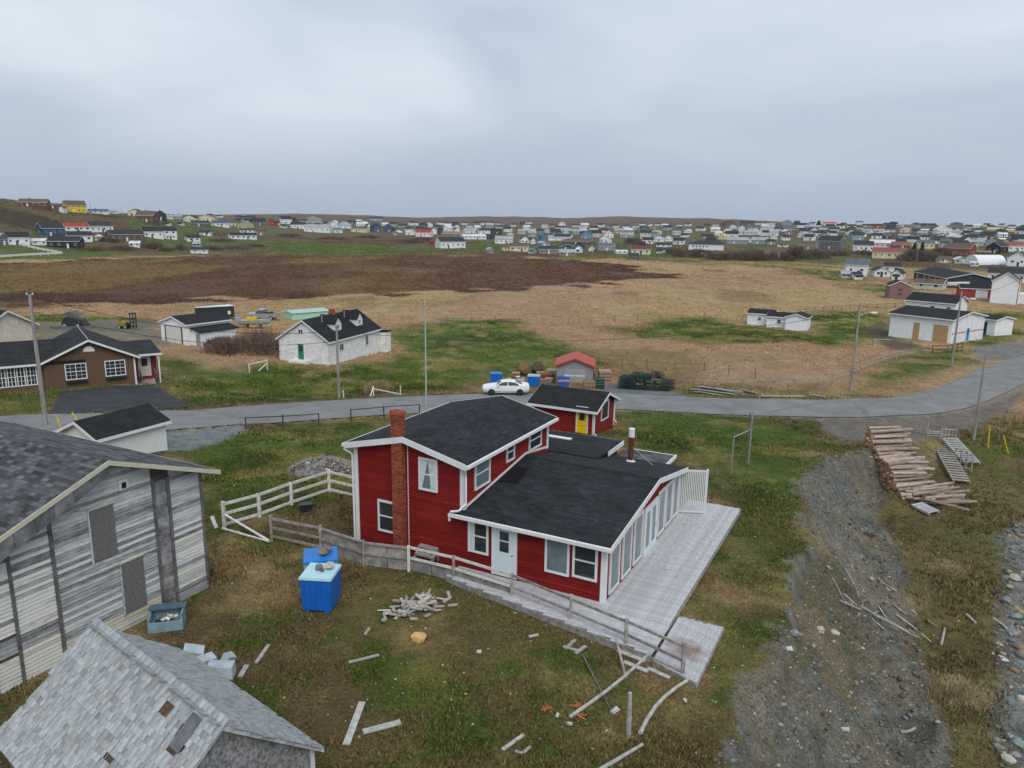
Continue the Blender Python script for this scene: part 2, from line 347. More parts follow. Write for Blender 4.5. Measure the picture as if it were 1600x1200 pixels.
def gable(name, label, cat, org, az, L, W, H, rise, wallm, roofm, ridge='x', over=.3, wins=(), doors=(), group=None, fascia=W_TRIM, base=.0, ro=.5, corner=None, t=.12, cut=.6, flat=False, parent=None, lapgeo=None, found=None):
    """gabled building: local x along the front wall (0..L), y to the back (0..W), z up. az = heading of local x."""
    E_ = empty(name, org, az, label, cat, group) if parent is None else parent
    wb = MB(); z0 = -cut if found is None else found
    if ridge == 'x':
        ym = W*ro; wb.prismx([(0, z0), (W, z0), (W, H), (ym, H+rise), (0, H)], 0, L)
    else:
        xm = L*ro; wb.prism([(0, z0), (L, z0), (L, H), (xm, H+rise), (0, H)], 0, W)
    wall = wb.build('wall', wallm, E_)
    if found is not None:
        fb = MB(); fb.box(.03, L-.03, .03, W-.03, -cut, found); fb.build('foundation', mat('concrete', (.25, .25, .24), .9, var=.2), E_)
    if lapgeo:
        lb = MB()
        outs = {'f': (0, L, [(0, H), (L, H)] if ridge == 'x' else [(0, H), (L*ro, H+rise), (L, H)], lambda u, d, z: (u, -d, z)),
                'r': (0, W, [(0, H), (W*ro, H+rise), (W, H)] if ridge == 'x' else [(0, H), (W, H)], lambda u, d, z: (L+d, u, z)),
                'l': (0, W, [(0, H), (W*ro, H+rise), (W, H)] if ridge == 'x' else [(0, H), (W, H)], lambda u, d, z: (-d, u, z))}
        for fc in lapgeo[1]:
            a, b, kn, put = outs[fc]; laprows(lb, a, b, kn, max(z0, -.1), lapgeo[0], put)
        lb.build('clapboards', wallm, E_)
    rb = MB(); fb = MB(); o = over; q = .13
    if ridge == 'x':
        ym = W*ro
        for s_ in (0, 1):
            ye = 0 if s_ == 0 else W
            sl_ = rise/abs(ym-ye); ey = ye-o if s_ == 0 else ye+o; ez = H-sl_*o
            A_ = [(-o, ey, ez+t), (L+o, ey, ez+t), (L+o, ym, H+rise+t), (-o, ym, H+rise+t)]
            rb.slab(A_, t)
            sg = -1 if s_ == 0 else 1
            fb.box(-o-.02, L+o+.02, min(ey, ey+sg*.035), max(ey, ey+sg*.035), ez-q+.03, ez+t*.75)
            for xx in (-o, L+o):
                d_ = .03 if xx > 0 else -.03
                fb.hexa([(xx, ey, ez-q+.03), (xx+d_, ey, ez-q+.03), (xx+d_, ym, H+rise-q+.03), (xx, ym, H+rise-q+.03)], [(xx, ey, ez+t*.8), (xx+d_, ey, ez+t*.8), (xx+d_, ym, H+rise+t*.8), (xx, ym, H+rise+t*.8)])
    else:
        xm = L*ro
        for s_ in (0, 1):
            xe = 0 if s_ == 0 else L
            sl_ = rise/abs(xm-xe); ex = xe-o if s_ == 0 else xe+o; ez = H-sl_*o
            A_ = [(ex, -o, ez+t), (ex, W+o, ez+t), (xm, W+o, H+rise+t), (xm, -o, H+rise+t)]
            rb.slab(A_, t)
            sg = -1 if s_ == 0 else 1
            fb.box(min(ex, ex+sg*.035), max(ex, ex+sg*.035), -o-.02, W+o+.02, ez-q+.03, ez+t*.75)
            for yy in (-o, W+o):
                d_ = .03 if yy > 0 else -.03
                fb.hexa([(ex, yy, ez-q+.03), (ex, yy+d_, ez-q+.03), (xm, yy+d_, H+rise-q+.03), (xm, yy, H+rise-q+.03)], [(ex, yy, ez+t*.8), (ex, yy+d_, ez+t*.8), (xm, yy+d_, H+rise+t*.8), (xm, yy, H+rise+t*.8)])
    uv_planar(rb.build('roof', roofm, E_))
    if fascia: fb.build('fascia', fascia, E_)
    if corner:
        for xx, yy in ((0, 0), (L, 0), (L, W), (0, W)):
            c_ = MB(); sx = -1 if xx == 0 else 1; sy = -1 if yy == 0 else 1
            xa, xb = sorted((xx+sx*.052, xx-sx*.10)); ya, yb = sorted((yy+sy*.052, yy-sy*.10))
            c_.box(xa, xb, ya, yb, max(z0, -.2), H-.02); c_.build('corner_board', corner, E_)
    for wn in wins: window(E_, *wn[:5], L=L, W=W, style=wn[5] if len(wn) > 5 else 'sash', off=.048 if lapgeo else 0)
    for dn in doors: door(E_, *dn[:5], L=L, W=W, dm=dn[5] if len(dn) > 5 else None)
    return E_
def frame_from_px(pl, pr):
    """base-left and base-right photo points of a front wall -> origin, heading, length"""
    a, b = G(*pl), G(*pr); z = min(a[2], b[2]); d = b-a
    return (a[0], a[1], z), math.atan2(d[1], d[0]), math.hypot(d[0], d[1])
def height_px(p, py):
    """height above p whose image is at photo row py"""
    lo, hi = 0., 60.
    for _ in range(40):
        mid = (lo+hi)/2
        if proj(np.array(p)+[0, 0, mid])[1] > py: lo = mid
        else: hi = mid
    return lo
# ------------------------------------------------------------------ ground colours (what grows or lies where)
def W_(pts): return np.array([G(*p)[:2] for p in pts])
def sdist(poly, x, y):
    """signed distance to a polygon, positive inside"""
    n = len(poly); d = np.full(x.shape, 1e9); ins = np.zeros(x.shape, bool)
    for i in range(n):
        ax, ay = poly[i]; bx, by = poly[(i+1) % n]
        ex, ey = bx-ax, by-ay; t = np.clip(((x-ax)*ex+(y-ay)*ey)/(ex*ex+ey*ey+1e-12), 0, 1)
        d = np.minimum(d, np.hypot(x-ax-t*ex, y-ay-t*ey))
        c = ((ay > y) != (by > y)) & (x < (bx-ax)*(y-ay)/(by-ay+1e-12)+ax)
        ins ^= c
    return np.where(ins, d, -d)
ROAD_PX = [((-420, 668), (-420, 700)), ((-150, 662), (-150, 695)), ((0, 656), (0, 686)), ((150, 649), (150, 681)), ((290, 641), (290, 673)), ((390, 636), (390, 667)), ((540, 629), (540, 657)), ((640, 625), (640, 650)),
           ((760, 622), (760, 645)), ((870, 622), (870, 643)), ((960, 623), (960, 643)), ((1050, 627), (1050, 645)), ((1120, 630), (1120, 648)), ((1210, 631), (1210, 651)), ((1300, 629), (1300, 654)), ((1360, 626), (1370, 653)), ((1420, 621), (1435, 650)),
           ((1470, 610), (1490, 642)), ((1505, 595), (1540, 628)), ((1540, 577), (1590, 606)), ((1575, 562), (1640, 586)), ((1640, 545), (1720, 563)), ((1800, 520), (1880, 532))]
ROAD_U = np.array([G(*a)[:2] for a, b in ROAD_PX]); ROAD_L = np.array([G(*b)[:2] for a, b in ROAD_PX])
def spline(P, n=8):
    P = np.asarray(P, float); out_ = []
    for i in range(len(P)-1):
        p0 = P[max(i-1, 0)]; p1 = P[i]; p2 = P[i+1]; p3 = P[min(i+2, len(P)-1)]
        for t in np.linspace(0, 1, n, endpoint=False):
            out_.append(.5*((2*p1)+(-p0+p2)*t+(2*p0-5*p1+4*p2-p3)*t*t+(-p0+3*p1-3*p2+p3)*t**3))
    out_.append(P[-1]); return np.array(out_)
RC = spline((ROAD_U+ROAD_L)/2, 10)
_tan = np.gradient(RC, axis=0); _tan /= np.linalg.norm(_tan, axis=1)[:, None]
_nor = np.stack([-_tan[:, 1], _tan[:, 0]], 1)
_hw = np.interp(np.arange(len(RC)), np.linspace(0, len(RC)-1, len(ROAD_U)), np.clip(np.abs(np.einsum('ij,ij->i', ROAD_U-ROAD_L, _nor[::10][:len(ROAD_U)]))/2, 2.5, 3.3))
_hw = np.convolve(np.pad(_hw, 12, mode='edge'), np.ones(25)/25, 'valid')
RZ = np.array([float(max(terrain(*(p+n*h)), terrain(*(p-n*h)), terrain(*p))) for p, n, h in zip(RC, _nor, _hw)])
RZ = np.convolve(np.pad(RZ, 8, mode='edge'), np.ones(17)/17, 'valid')+.05
def road_dist(x, y):
    d = np.full(x.shape, 1e9); zz = np.zeros(x.shape)
    for p, z in zip(RC[::2], RZ[::2]):
        q = np.hypot(x-p[0], y-p[1]); c = q < d; d = np.where(c, q, d); zz = np.where(c, z, zz)
    return d, zz
_terrain0 = terrain
def terrain_g(x, y):
    """ground sheet: terrain eased to the road bed where the road runs"""
    z = _terrain0(x, y); near = (np.hypot(x, y) < 260)
    d = np.full(x.shape, 1e9); zz = z.copy()
    if near.any():
        dn, zn = road_dist(x[near], y[near]); d[near] = dn; zz[near] = zn-.06
    k = 1-sstep(3.0, 7.5, d)
    return z*(1-k)+zz*k
Z_ = {}
Z_['dark_bog'] = W_([(-300, 412), (0, 412), (180, 404), (330, 400), (560, 397), (760, 399), (850, 404), (960, 413), (1000, 424), (1060, 432), (1000, 438), (900, 444), (820, 452), (700, 456), (560, 462), (420, 468), (250, 466), (110, 478), (0, 484), (-300, 500)])
Z_['dark_strip'] = W_([(-200, 462), (40, 459), (200, 462), (330, 466), (380, 470), (250, 476), (120, 478), (0, 480), (-200, 486)])
GREENS = [[(600, 515), (690, 498), (780, 500), (850, 520), (890, 545), (930, 575), (800, 595), (640, 612), (560, 610), (600, 560)],
          [(255, 560), (330, 575), (430, 566), (510, 576), (600, 560), (640, 600), (560, 622), (400, 630), (290, 634), (250, 600)],
          [(-60, 617), (95, 612), (78, 650), (-60, 652)], [(950, 512), (1100, 500), (1290, 520), (1300, 532), (1120, 538), (1000, 528)],
          [(1270, 492), (1390, 482), (1400, 530), (1300, 545), (1240, 530)], [(1330, 580), (1450, 545), (1525, 548), (1510, 575), (1440, 605), (1330, 615)],
          [(970, 640), (1110, 638), (1240, 664), (1285, 690), (1262, 770), (1190, 775), (1120, 730), (1000, 700), (960, 680)],
          [(270, 708), (375, 672), (560, 660), (640, 655), (560, 700), (552, 760), (480, 790), (330, 800), (318, 730)],
          [(1180, 415), (1330, 425), (1380, 445), (1290, 437)], [(1300, 440), (1400, 446), (1440, 462), (1330, 455)], [(1450, 480), (1600, 490), (1600, 540), (1530, 540)], [(0, 492), (120, 492), (250, 505), (240, 520), (60, 520), (0, 515)],
          [(1105, 745), (1262, 735), (1250, 840), (1215, 930), (1140, 900), (1165, 800)], [(560, 1040), (700, 1030), (720, 1100), (620, 1120)], [(1080, 1010), (1230, 960), (1240, 1010), (1150, 1100)]]
Z_['greens'] = [W_(p) for p in GREENS]
FARGREEN = [[(0, 386), (60, 380), (200, 396), (120, 404), (0, 406)], [(420, 386), (600, 380), (620, 397), (440, 399)], [(220, 372), (330, 374), (300, 396), (240, 392)], [(980, 385), (1050, 392), (1060, 402), (960, 400)], [(730, 372), (800, 374), (800, 385), (735, 384)], [(180, 345), (330, 342), (350, 360), (220, 362)], [(960, 372), (990, 372), (990, 384), (960, 384)]]
Z_['fargreen'] = [W_(p) for p in FARGREEN]
Z_['gravel_drive'] = W_([(262, 674), (330, 668), (385, 666), (372, 680), (300, 702), (262, 706), (240, 690)])
Z_['pot_yard'] = W_([(930, 604), (960, 600), (1060, 612), (1075, 622), (960, 626), (925, 622)])
Z_['lot'] = W_([(1270, 652), (1440, 648), (1560, 615), (1600, 605), (1600, 625), (1520, 668), (1440, 690), (1350, 690), (1315, 690), (1290, 672)])
Z_['yard'] = W_([(55, 505), (240, 500), (260, 540), (225, 540), (60, 530)])
Z_['fork'] = W_([(1520, 545), (1560, 536), (1680, 528), (1680, 545), (1570, 562), (1530, 565)])
Z_['dirtyard'] = W_([(1345, 515), (1390, 500), (1395, 528), (1450, 545), (1390, 548)])
Z_['hill'] = W_([(-500, 370), (0, 366), (60, 362), (150, 352), (210, 340), (-500, 312)])
def lin(c): c = np.array(c)/255.; return np.where(c < .04045, c/12.92, ((c+.055)/1.055)**2.4)
def gcol(x, y):
    x = np.asarray(x, float); y = np.asarray(y, float); r = np.hypot(x, y)
    n1 = fbm(x*.10, y*.10, 21, 4); n2 = fbm(x*.55, y*.55, 22, 4); n3 = fbm(x*.025, y*.012, 23, 4); n4 = fbm(x*2.3, y*2.3, 24, 3)
    col = np.zeros(x.shape+(3,))
    def put(m_, c):
        col[:] = col*(1-m_[..., None])+np.asarray(c)*m_[..., None]
    olive = lin((98, 90, 56)); brown = lin((96, 82, 56)); green = lin((68, 88, 29)); dgreen = lin((50, 68, 24)); straw = lin((150, 130, 92)); 
    col[:] = olive
    put(sstep(.42, .62, n1), brown); put(sstep(.50, .68, n2)*.75, green*.9); put(sstep(.5, .72, fbm(x*.3, y*.3, 30, 4))*.65, straw)
    # open bog beyond the road
    far = sstep(74, 92, r+(n1-.5)*20)
    pink = lin((154, 127, 100)); tan = lin((158, 136, 100))
    bogc = pink*(1-sstep(.4, .6, n3))[..., None]+tan*sstep(.4, .6, n3)[..., None]
    bogc = bogc*(.82+.36*n2)[..., None]
    col[:] = col*(1-far[..., None])+bogc*far[..., None]
    put(far*sstep(.62, .72, fbm(x*.05, y*.02, 33, 4))*.5, lin((104, 80, 62)))
    put(far*sstep(.56, .72, fbm(x*.06, y*.04, 36, 4))*.35*(1-sstep(150, 220, r)), lin((112, 112, 62)))
    wob = (n1-.5)*r*.10
    m_ = sstep(-.012, .012, (sdist(Z_['dark_bog'], x, y)+wob*1.3)/r)
    darkc = lin((90, 67, 50))*(.65+.7*n2)[..., None]; dk2 = lin((70, 50, 42)); mossy = lin((108, 88, 58))
    dm = darkc*(1-sstep(.5, .62, n3)[..., None])+mossy*(.75+.5*n2)[..., None]*sstep(.5, .62, n3)[..., None]
    col[:] = col*(1-m_[..., None])+dm*m_[..., None]
    sd = (sdist(Z_['dark_bog'], x, y)+wob*1.3)/r
    put(m_*(1-sstep(.0, .10, sd))*sstep(.40, .55, n1)*.9, dk2)
    put(sstep(-.01, .01, (sdist(Z_['dark_strip'], x, y)+wob)/r)*sstep(.3, .45, n1), lin((76, 58, 48)))
    # village ground and the hill
    vil = sstep(355, 420, r+wob*2)
    vc = lin((92, 86, 56))*(.7+.6*n2)[..., None]
    col[:] = col*(1-vil[..., None])+vc*vil[..., None]
    put(vil*sstep(.5, .6, n3)*.8, lin((84, 92, 54))); put(vil*sstep(.52, .62, fbm(x*.012, y*.012, 41, 4)), lin((92, 70, 56)))
    put(sstep(-.01, .02, sdist(Z_['hill'], x, y)/r), lin((98, 86, 62))*.9); put(sstep(-.01, .02, sdist(Z_['hill'], x, y)/r)*sstep(.48, .6, fbm(x*.01, y*.05, 43, 4)), lin((66, 56, 44)))
    put(sstep(1100, 1700, r), lin((96, 78, 66)))
    for p in Z_['fargreen']: put(sstep(-.006, .006, (sdist(p, x, y)+wob*.4)/r)*.9, lin((80, 94, 48)))
    for i, p in enumerate(Z_['greens']):
        g_ = green*(.75+.6*n2)[..., None]*(1-sstep(.5, .66, n1)[..., None]*.35)
        k = sstep(-.02, .03, (sdist(p, x, y)+(n1-.5)*r*.09+(n2-.5)*r*.03)/r)*np.clip(.95-sstep(.52, .7, n2)*.5, 0, 1)*(.75 if i >= 12 else 1)
        col[:] = col*(1-k[..., None])+g_*k[..., None]
        put(k*sstep(.58, .7, fbm(x*.22, y*.22, 51, 4))*.7, lin((128, 116, 66)))
    # gravel and dirt
    gr = lin((118, 122, 122))
    for kname, c, a in (('gravel_drive', gr, 1), ('pot_yard', gr*.9, 1), ('lot', lin((112, 106, 98)), .95), ('yard', lin((112, 108, 98)), .8), ('fork', lin((118, 116, 114)), 1), ('dirtyard', lin((74, 66, 56)), .8)):
        k = sstep(-.006, .006, (sdist(Z_[kname], x, y)+(n2-.5)*r*.02)/r)*a
        col[:] = col*(1-k[..., None])+(c*(.75+.5*n4)[..., None])*k[..., None]
    # road verge
    dn = np.full(x.shape, 1e9); nr = r < 200
    if nr.any(): dn[nr] = road_dist(x[nr], y[nr])[0]
    put((1-sstep(2.9, 4.0, dn+(n2-.5)*1.6))*.9, lin((136, 124, 112)))
    # bank: stony scree, grass bench, pebbles
    s = bank_s(x, y); on = (1-sstep(50, 57, y))
    scree = lin((104, 104, 98))*(.55+.9*n4)[..., None]; ochre = lin((126, 108, 80))
    sc2 = scree*(1-sstep(.52, .64, n2)[..., None]*.35)+ochre*sstep(.52, .64, n2)[..., None]*.35
    wb = np.interp(y, [15, 25, 40, 50], [5.6, 5.2, 4.6, 3.6])
    k = sstep(-.15, .2, s+(n2-.5)*2.4+(n4-.5)*1.2)*(1-sstep(-.2, .3, s-wb+(n1-.5)*2.5+(n4-.5)*1.4))*on
    k = k*(1-.6*sstep(.54, .66, n1)*sstep(.2, .5, s)*(1-sstep(2, 4, s)))
    col[:] = col*(1-k[..., None])+sc2*k[..., None]
    k = sstep(-.5, .8, s-wb+(n1-.5)*2.5)*on
    bench = lin((100, 90, 60))*(.65+.7*n2)[..., None]
    col[:] = col*(1-k[..., None])+bench*k[..., None]
    put(k*sstep(.52, .64, n1)*.7, lin((74, 84, 40)))
    peb = lin((112, 114, 112))*(.5+n4)[..., None]
    k = sstep(-.8, .8, s-np.interp(y, [15, 22, 30, 42, 50], [6.9, 7.0, 7.8, 10.5, 15])+(n1-.5)*3)*on
    col[:] = col*(1-k[..., None])+peb*k[..., None]
    return np.clip(col*.9, .004, .8)
# ------------------------------------------------------------------ ground sheet (one polar sheet out to the horizon)
def grid_mesh(name, rr, aa, closed):
    RR, AA = np.meshgrid(rr, aa, indexing='ij'); X = RR*np.sin(AA); Y = RR*np.cos(AA)
    Zz = terrain_g(X, Y); cols = gcol(X, Y)
    n, k = X.shape
    v = np.stack([X, Y, Zz], -1).reshape(-1, 3)
    i = np.arange(n*k).reshape(n, k)
    if closed: q = np.stack([i[:-1], np.roll(i, -1, 1)[:-1], np.roll(i, -1, 1)[1:], i[1:]], -1).reshape(-1, 4)
    else: q = np.stack([i[:-1, :-1], i[:-1, 1:], i[1:, 1:], i[1:, :-1]], -1).reshape(-1, 4)
    q = q[:, ::-1]
    me = bpy.data.meshes.new(name); me.vertices.add(len(v)); me.vertices.foreach_set('co', v.ravel())
    me.loops.add(q.size); me.loops.foreach_set('vertex_index', q.ravel().astype(np.int32))
    me.polygons.add(len(q)); me.polygons.foreach_set('loop_start', np.arange(0, q.size, 4, dtype=np.int32)); me.polygons.foreach_set('loop_total', np.full(len(q), 4, np.int32))
    me.update(calc_edges=True)
    at = me.attributes.new('Col', 'FLOAT_COLOR', 'POINT'); at.data.foreach_set('color', np.concatenate([cols.reshape(-1, 3), np.ones((n*k, 1))], 1).ravel().astype(np.float32))
    me.polygons.foreach_set('use_smooth', [True]*len(q))
    return me
def attr_mat(name, rough=.95, fine=True, spec=.15):
    m_ = bpy.data.materials.new(name); m_.use_nodes = True; t = m_.node_tree; n_ = t.nodes; L = t.links.new
    b = n_['Principled BSDF']; b.inputs['Roughness'].default_value = rough; b.inputs['Specular IOR Level'].default_value = spec
    at = n_.new('ShaderNodeAttribute'); at.attribute_name = 'Col'
    if not fine: L(at.outputs[0], b.inputs['Base Color']); return m_
    tc_ = n_.new('ShaderNodeTexCoord')
    def noise(sc, det=6, rough_=.65):
        z = n_.new('ShaderNodeTexNoise'); L(tc_.outputs['Object'], z.inputs[0]); z.inputs['Scale'].default_value = sc; z.inputs['Detail'].default_value = det; z.inputs['Roughness'].default_value = rough_; return z
    a, c, e = noise(9, 6, .75), noise(1.7, 6, .7), noise(.22, 6, .7)
    last = at.outputs[0]
    for z, lo, hi in ((a, .45, 1.55), (c, .68, 1.32), (e, .8, 1.2)):
        mr = n_.new('ShaderNodeMapRange'); L(z.outputs[0], mr.inputs[0]); mr.inputs[1].default_value = .3; mr.inputs[2].default_value = .7; mr.inputs[3].default_value = lo; mr.inputs[4].default_value = hi
        vm = n_.new('ShaderNodeVectorMath'); vm.operation = 'SCALE'; L(last, vm.inputs[0]); L(mr.outputs[0], vm.inputs['Scale']); last = vm.outputs[0]
    L(last, b.inputs['Base Color'])
    bu = n_.new('ShaderNodeBump'); bu.inputs['Strength'].default_value = .8; bu.inputs['Distance'].default_value = .08; L(a.outputs[0], bu.inputs['Height'])
    b2 = n_.new('ShaderNodeBump'); b2.inputs['Strength'].default_value = .6; b2.inputs['Distance'].default_value = .3; L(c.outputs[0], b2.inputs['Height']); L(bu.outputs[0], b2.inputs['Normal']); L(b2.outputs[0], b.inputs['Normal'])
    return m_
GROUND_M = attr_mat('ground_cover')
_az = np.concatenate([np.linspace(-180, -42, 47)[:-1], np.linspace(-42, 42, 561), np.linspace(42, 180, 47)[1:-1]])
_rr = np.concatenate([[.01, 2, 4], np.geomspace(6, 7000, 600)])
gm = grid_mesh('ground', _rr, np.radians(_az), True); gm.materials.append(GROUND_M)
tag(inst('ground', gm), kind='structure')
def TG(x, y): return float(terrain_g(np.array([float(x)]), np.array([float(y)]))[0])
# ------------------------------------------------------------------ road and paved places
ASPH = mat('worn_asphalt', (.185, .188, .19), .9, .5, 60, var=.16, vscale=.5, detail=8)
t = ASPH.node_tree; n_ = t.nodes; L_ = t.links.new
tcr = n_.new('ShaderNodeTexCoord'); vr = n_.new('ShaderNodeTexVoronoi'); vr.feature = 'DISTANCE_TO_EDGE'; vr.inputs['Scale'].default_value = .13; nzr = n_.new('ShaderNodeTexNoise'); nzr.inputs['Scale'].default_value = .9; mxv = n_.new('ShaderNodeMix'); mxv.data_type = 'VECTOR'; mxv.inputs[0].default_value = .25
L_(tcr.outputs['Object'], nzr.inputs[0]); L_(tcr.outputs['Object'], mxv.inputs[4]); L_(nzr.outputs['Color'], mxv.inputs[5]); L_(mxv.outputs[1], vr.inputs['Vector'])
mrr = n_.new('ShaderNodeMapRange'); L_(vr.outputs['Distance'], mrr.inputs[0]); mrr.inputs[1].default_value = .004; mrr.inputs[2].default_value = .016; mrr.inputs[3].default_value = .8; mrr.inputs[4].default_value = 1
vmr = n_.new('ShaderNodeVectorMath'); vmr.operation = 'SCALE'; L_(n_['Principled BSDF'].inputs['Base Color'].links[0].from_socket, vmr.inputs[0]); L_(mrr.outputs[0], vmr.inputs['Scale']); L_(vmr.outputs[0], n_['Principled BSDF'].inputs['Base Color'])
def ribbon(name, C_, nor, hw, z, m_, dz=0):
    mb = MB(); k = 5
    for i in range(len(C_)):
        for t in np.linspace(-1, 1, k):
            p = C_[i]+nor[i]*hw[i]*t; mb.v.append((p[0], p[1], z[i]+dz+.04*(1-t*t)))
    for i in range(len(C_)-1):
        for j in range(k-1): mb.f.append([i*k+j, (i+1)*k+j, (i+1)*k+j+1, i*k+j+1]); mb.mi.append(0)
    o = mb.build(name, m_, smooth=True); return tag(o, kind='structure')
ribbon('road', RC, _nor, _hw, RZ, ASPH)
# tarred crack lines and a patch on the road
def sheet(name, pts, m_, dz=.012, nseg=1):
    """flat-lying sheet following the ground (photo outline -> ground points)"""
    P = [G(*p) for p in pts]; c = np.mean(P, axis=0)
    bm = bmesh.new(); vs = [bm.verts.new((p[0], p[1], 0)) for p in P]; f = bm.faces.new(vs)
    bmesh.ops.triangulate(bm, faces=[f])
    for _ in range(4): bmesh.ops.subdivide_edges(bm, edges=bm.edges[:], cuts=1, use_grid_fill=False)
    bmesh.ops.triangulate(bm, faces=bm.faces[:])
    co = np.array([v.co[:] for v in bm.verts]); z = terrain_g(co[:, 0], co[:, 1])
    for v, zz in zip(bm.verts, z): v.co.z = zz+dz
    bmesh.ops.recalc_face_normals(bm, faces=bm.faces[:])
    me = bpy.data.meshes.new(name); bm.to_mesh(me); bm.free(); me.materials.append(m_)
    me.polygons.foreach_set('use_smooth', [True]*len(me.polygons))
    if me.polygons[0].normal.z < 0: me.flip_normals()
    return tag(inst(name, me), kind='structure')
NEWASPH = mat('dark_asphalt', (.035, .037, .042), .85, .4, 60, var=.35, vscale=.8, detail=8)
sheet('driveway', [(95, 612), (160, 606), (243, 601), (297, 636), (230, 645), (75, 654)], NEWASPH, .05)
# ------------------------------------------------------------------ red house (local x: along the front, y: to the back)
HB = R(27.5)
HA = np.array([-math.cos(HB), math.sin(HB)]); HBv = np.array([math.sin(HB), math.cos(HB)])
HC = Gz(943, 941, 0.0)[:2]
HO = HC + 11.35*HA
def HW(a, b, z=0.): p = HC+a*HA+b*HBv; return (p[0], p[1], z)     # a: metres left of the sunroom corner, b: metres back
house = empty('red_house', (HO[0], HO[1], 0), -HB, 'red clapboard house with charcoal roofs, brick chimney and white trim, in the middle', 'house')
def wallpart(name, poly, axis, lo, hi, m_):
    b = MB(); (b.prism if axis == 'y' else b.prismx)(poly, lo, hi); return b.build(name, m_, house)
MH, MR = 4.38, .62
wallpart('wall', [(0, -.6), (5.35, -.6), (5.35, MH), (2.67, MH+MR), (0, MH)], 'y', 0, 7.75, RED)
wallpart('wall', [(0, -.6), (9.75, -.6), (9.75, 2.26), (5.4, 3.06), (0, 2.32)], 'x', 5.36, 11.35, RED)
wallpart('wall', [(2.35, -1.), (7.75, -1.), (7.75, 2.62), (2.35, 2.62)], 'y', 7.76, 11.15, RED)
wallpart('wall', [(7.76, -1.), (10.4, -1.), (10.4, 2.08), (7.76, 2.08)], 'y', 9.76, 11.9, RED)
lb = MB(); PT = .135
laprows(lb, 0, 5.35, [(0, MH), (2.67, MH+MR), (5.35, MH)], -.3, PT, lambda u, d, z: (u, -d, z), shades=True)
laprows(lb, 5.36, 11.35, [(5.36, 2.32), (11.35, 2.32)], -.3, PT, lambda u, d, z: (u, -d, z), shades=True)
laprows(lb, 0, 7.75, [(0, MH), (7.75, MH)], 2.0, PT, lambda u, d, z: (5.35+d, u, z), shades=True)
laprows(lb, 0, 7.75, [(0, MH), (7.75, MH)], -.3, PT, lambda u, d, z: (-d, u, z), shades=True)
laprows(lb, 0, 9.75, [(0, 2.32), (5.4, 3.06), (9.75, 2.26)], -.3, PT, lambda u, d, z: (11.35+d, u, z), shades=True)
lb.build('clapboards', [RED, mat('red_siding_faded', (.206, .016, .013), .68, var=.14, vscale=.9, spec=.12), mat('red_siding_deep', (.168, .011, .010), .65, var=.16, vscale=.9, spec=.12)], house)
# roofs
def roofpart(quads, t=.11, m_=ROOF_D, name='roof'):
    b = MB()
    for q in quads: b.slab(q, t)
    return uv_planar(b.build(name, m_, house))
o_ = .32; ez = MH-.62/2.67*o_+.11; rz_ = MH+MR+.11
mainroof = roofpart([[(-o_, -o_, ez), (-o_, 7.75+o_, ez), (2.67, 7.75+o_, rz_), (2.67, -o_, rz_)], [(5.35+o_, -o_, ez), (5.35+o_, 7.75+o_, ez), (2.67, 7.75+o_, rz_), (2.67, -o_, rz_)]])
sunroof = roofpart([[(4.95, -.34, 2.36), (11.66, -.34, 2.36), (11.66, -.02, 2.40), (4.95, -.02, 2.40)], [(5.37, -.02, 2.402), (11.66, -.02, 2.402), (11.66, 5.4, 3.17), (5.37, 5.4, 3.17)], [(5.37, 10.05, 2.31), (11.66, 10.05, 2.31), (11.66, 5.4, 3.172), (5.37, 5.4, 3.172)]])
annex = roofpart([[(2.1, 7.78, 2.80), (7.95, 7.78, 2.80), (7.95, 11.4, 2.70), (2.1, 11.4, 2.70)]])
porch = roofpart([[(7.97, 10.07, 2.20), (10.5, 10.07, 2.20), (10.5, 12.05, 2.14), (7.97, 12.05, 2.14)]], m_=ROOF_G)
# white trim: rakes, fascias, gutters, corner boards
for yy in (-o_-.035, 7.75+o_+.005):
    for xa, za, xb, zb in ((-o_, ez, 2.67, rz_), (2.67, rz_, 5.35+o_, ez)):
        tb = MB(); tb.hexa([(xa, yy, za-.24), (xb, yy, zb-.24), (xb, yy+.03, zb-.24), (xa, yy+.03, za-.24)], [(xa, yy, za+.01), (xb, yy, zb+.01), (xb, yy+.03, zb+.01), (xa, yy+.03, za+.01)]); tb.build('rake_board', W_TRIM, mainroof)
for xx in (-o_-.11, 5.35+o_+.005):
    g = MB(); g.box(xx, xx+.105, -o_-.05, 7.75+o_+.04, ez-.16, ez-.03); g.build('gutter', W_TRIM, mainroof)
g = MB(); g.box(4.9, 11.7, -.46, -.345, 2.20, 2.335); g.build('gutter', W_TRIM, sunroof)
for ya, za, yb, zb in ((-.34, 2.36, 5.4, 3.17), (5.4, 3.17, 10.05, 2.31)):
    tb = MB(); tb.hexa([(11.665, ya, za-.22), (11.695, ya, za-.22), (11.695, yb, zb-.22), (11.665, yb, zb-.22)], [(11.665, ya, za+.01), (11.695, ya, za+.01), (11.695, yb, zb+.01), (11.665, yb, zb+.01)]); tb.build('rake_board', W_TRIM, sunroof)
g = MB(); g.box(7.955, 7.99, 9.2, 11.42, 2.48, 2.72); g.box(2.1, 7.95, 11.405, 11.44, 2.46, 2.69); g.build('fascia', W_TRIM, annex)
g = MB(); g.box(10.505, 10.57, 10.05, 12.1, 2.02, 2.19); g.box(7.97, 10.5, 12.055, 12.12, 2.0, 2.15); g.build('fascia', W_TRIM, porch)
g = MB(); g.box(3.9, 5.6, 10.0, 10.28, 2.74, 2.79); g.build('roof_board', W_TRIM, annex)
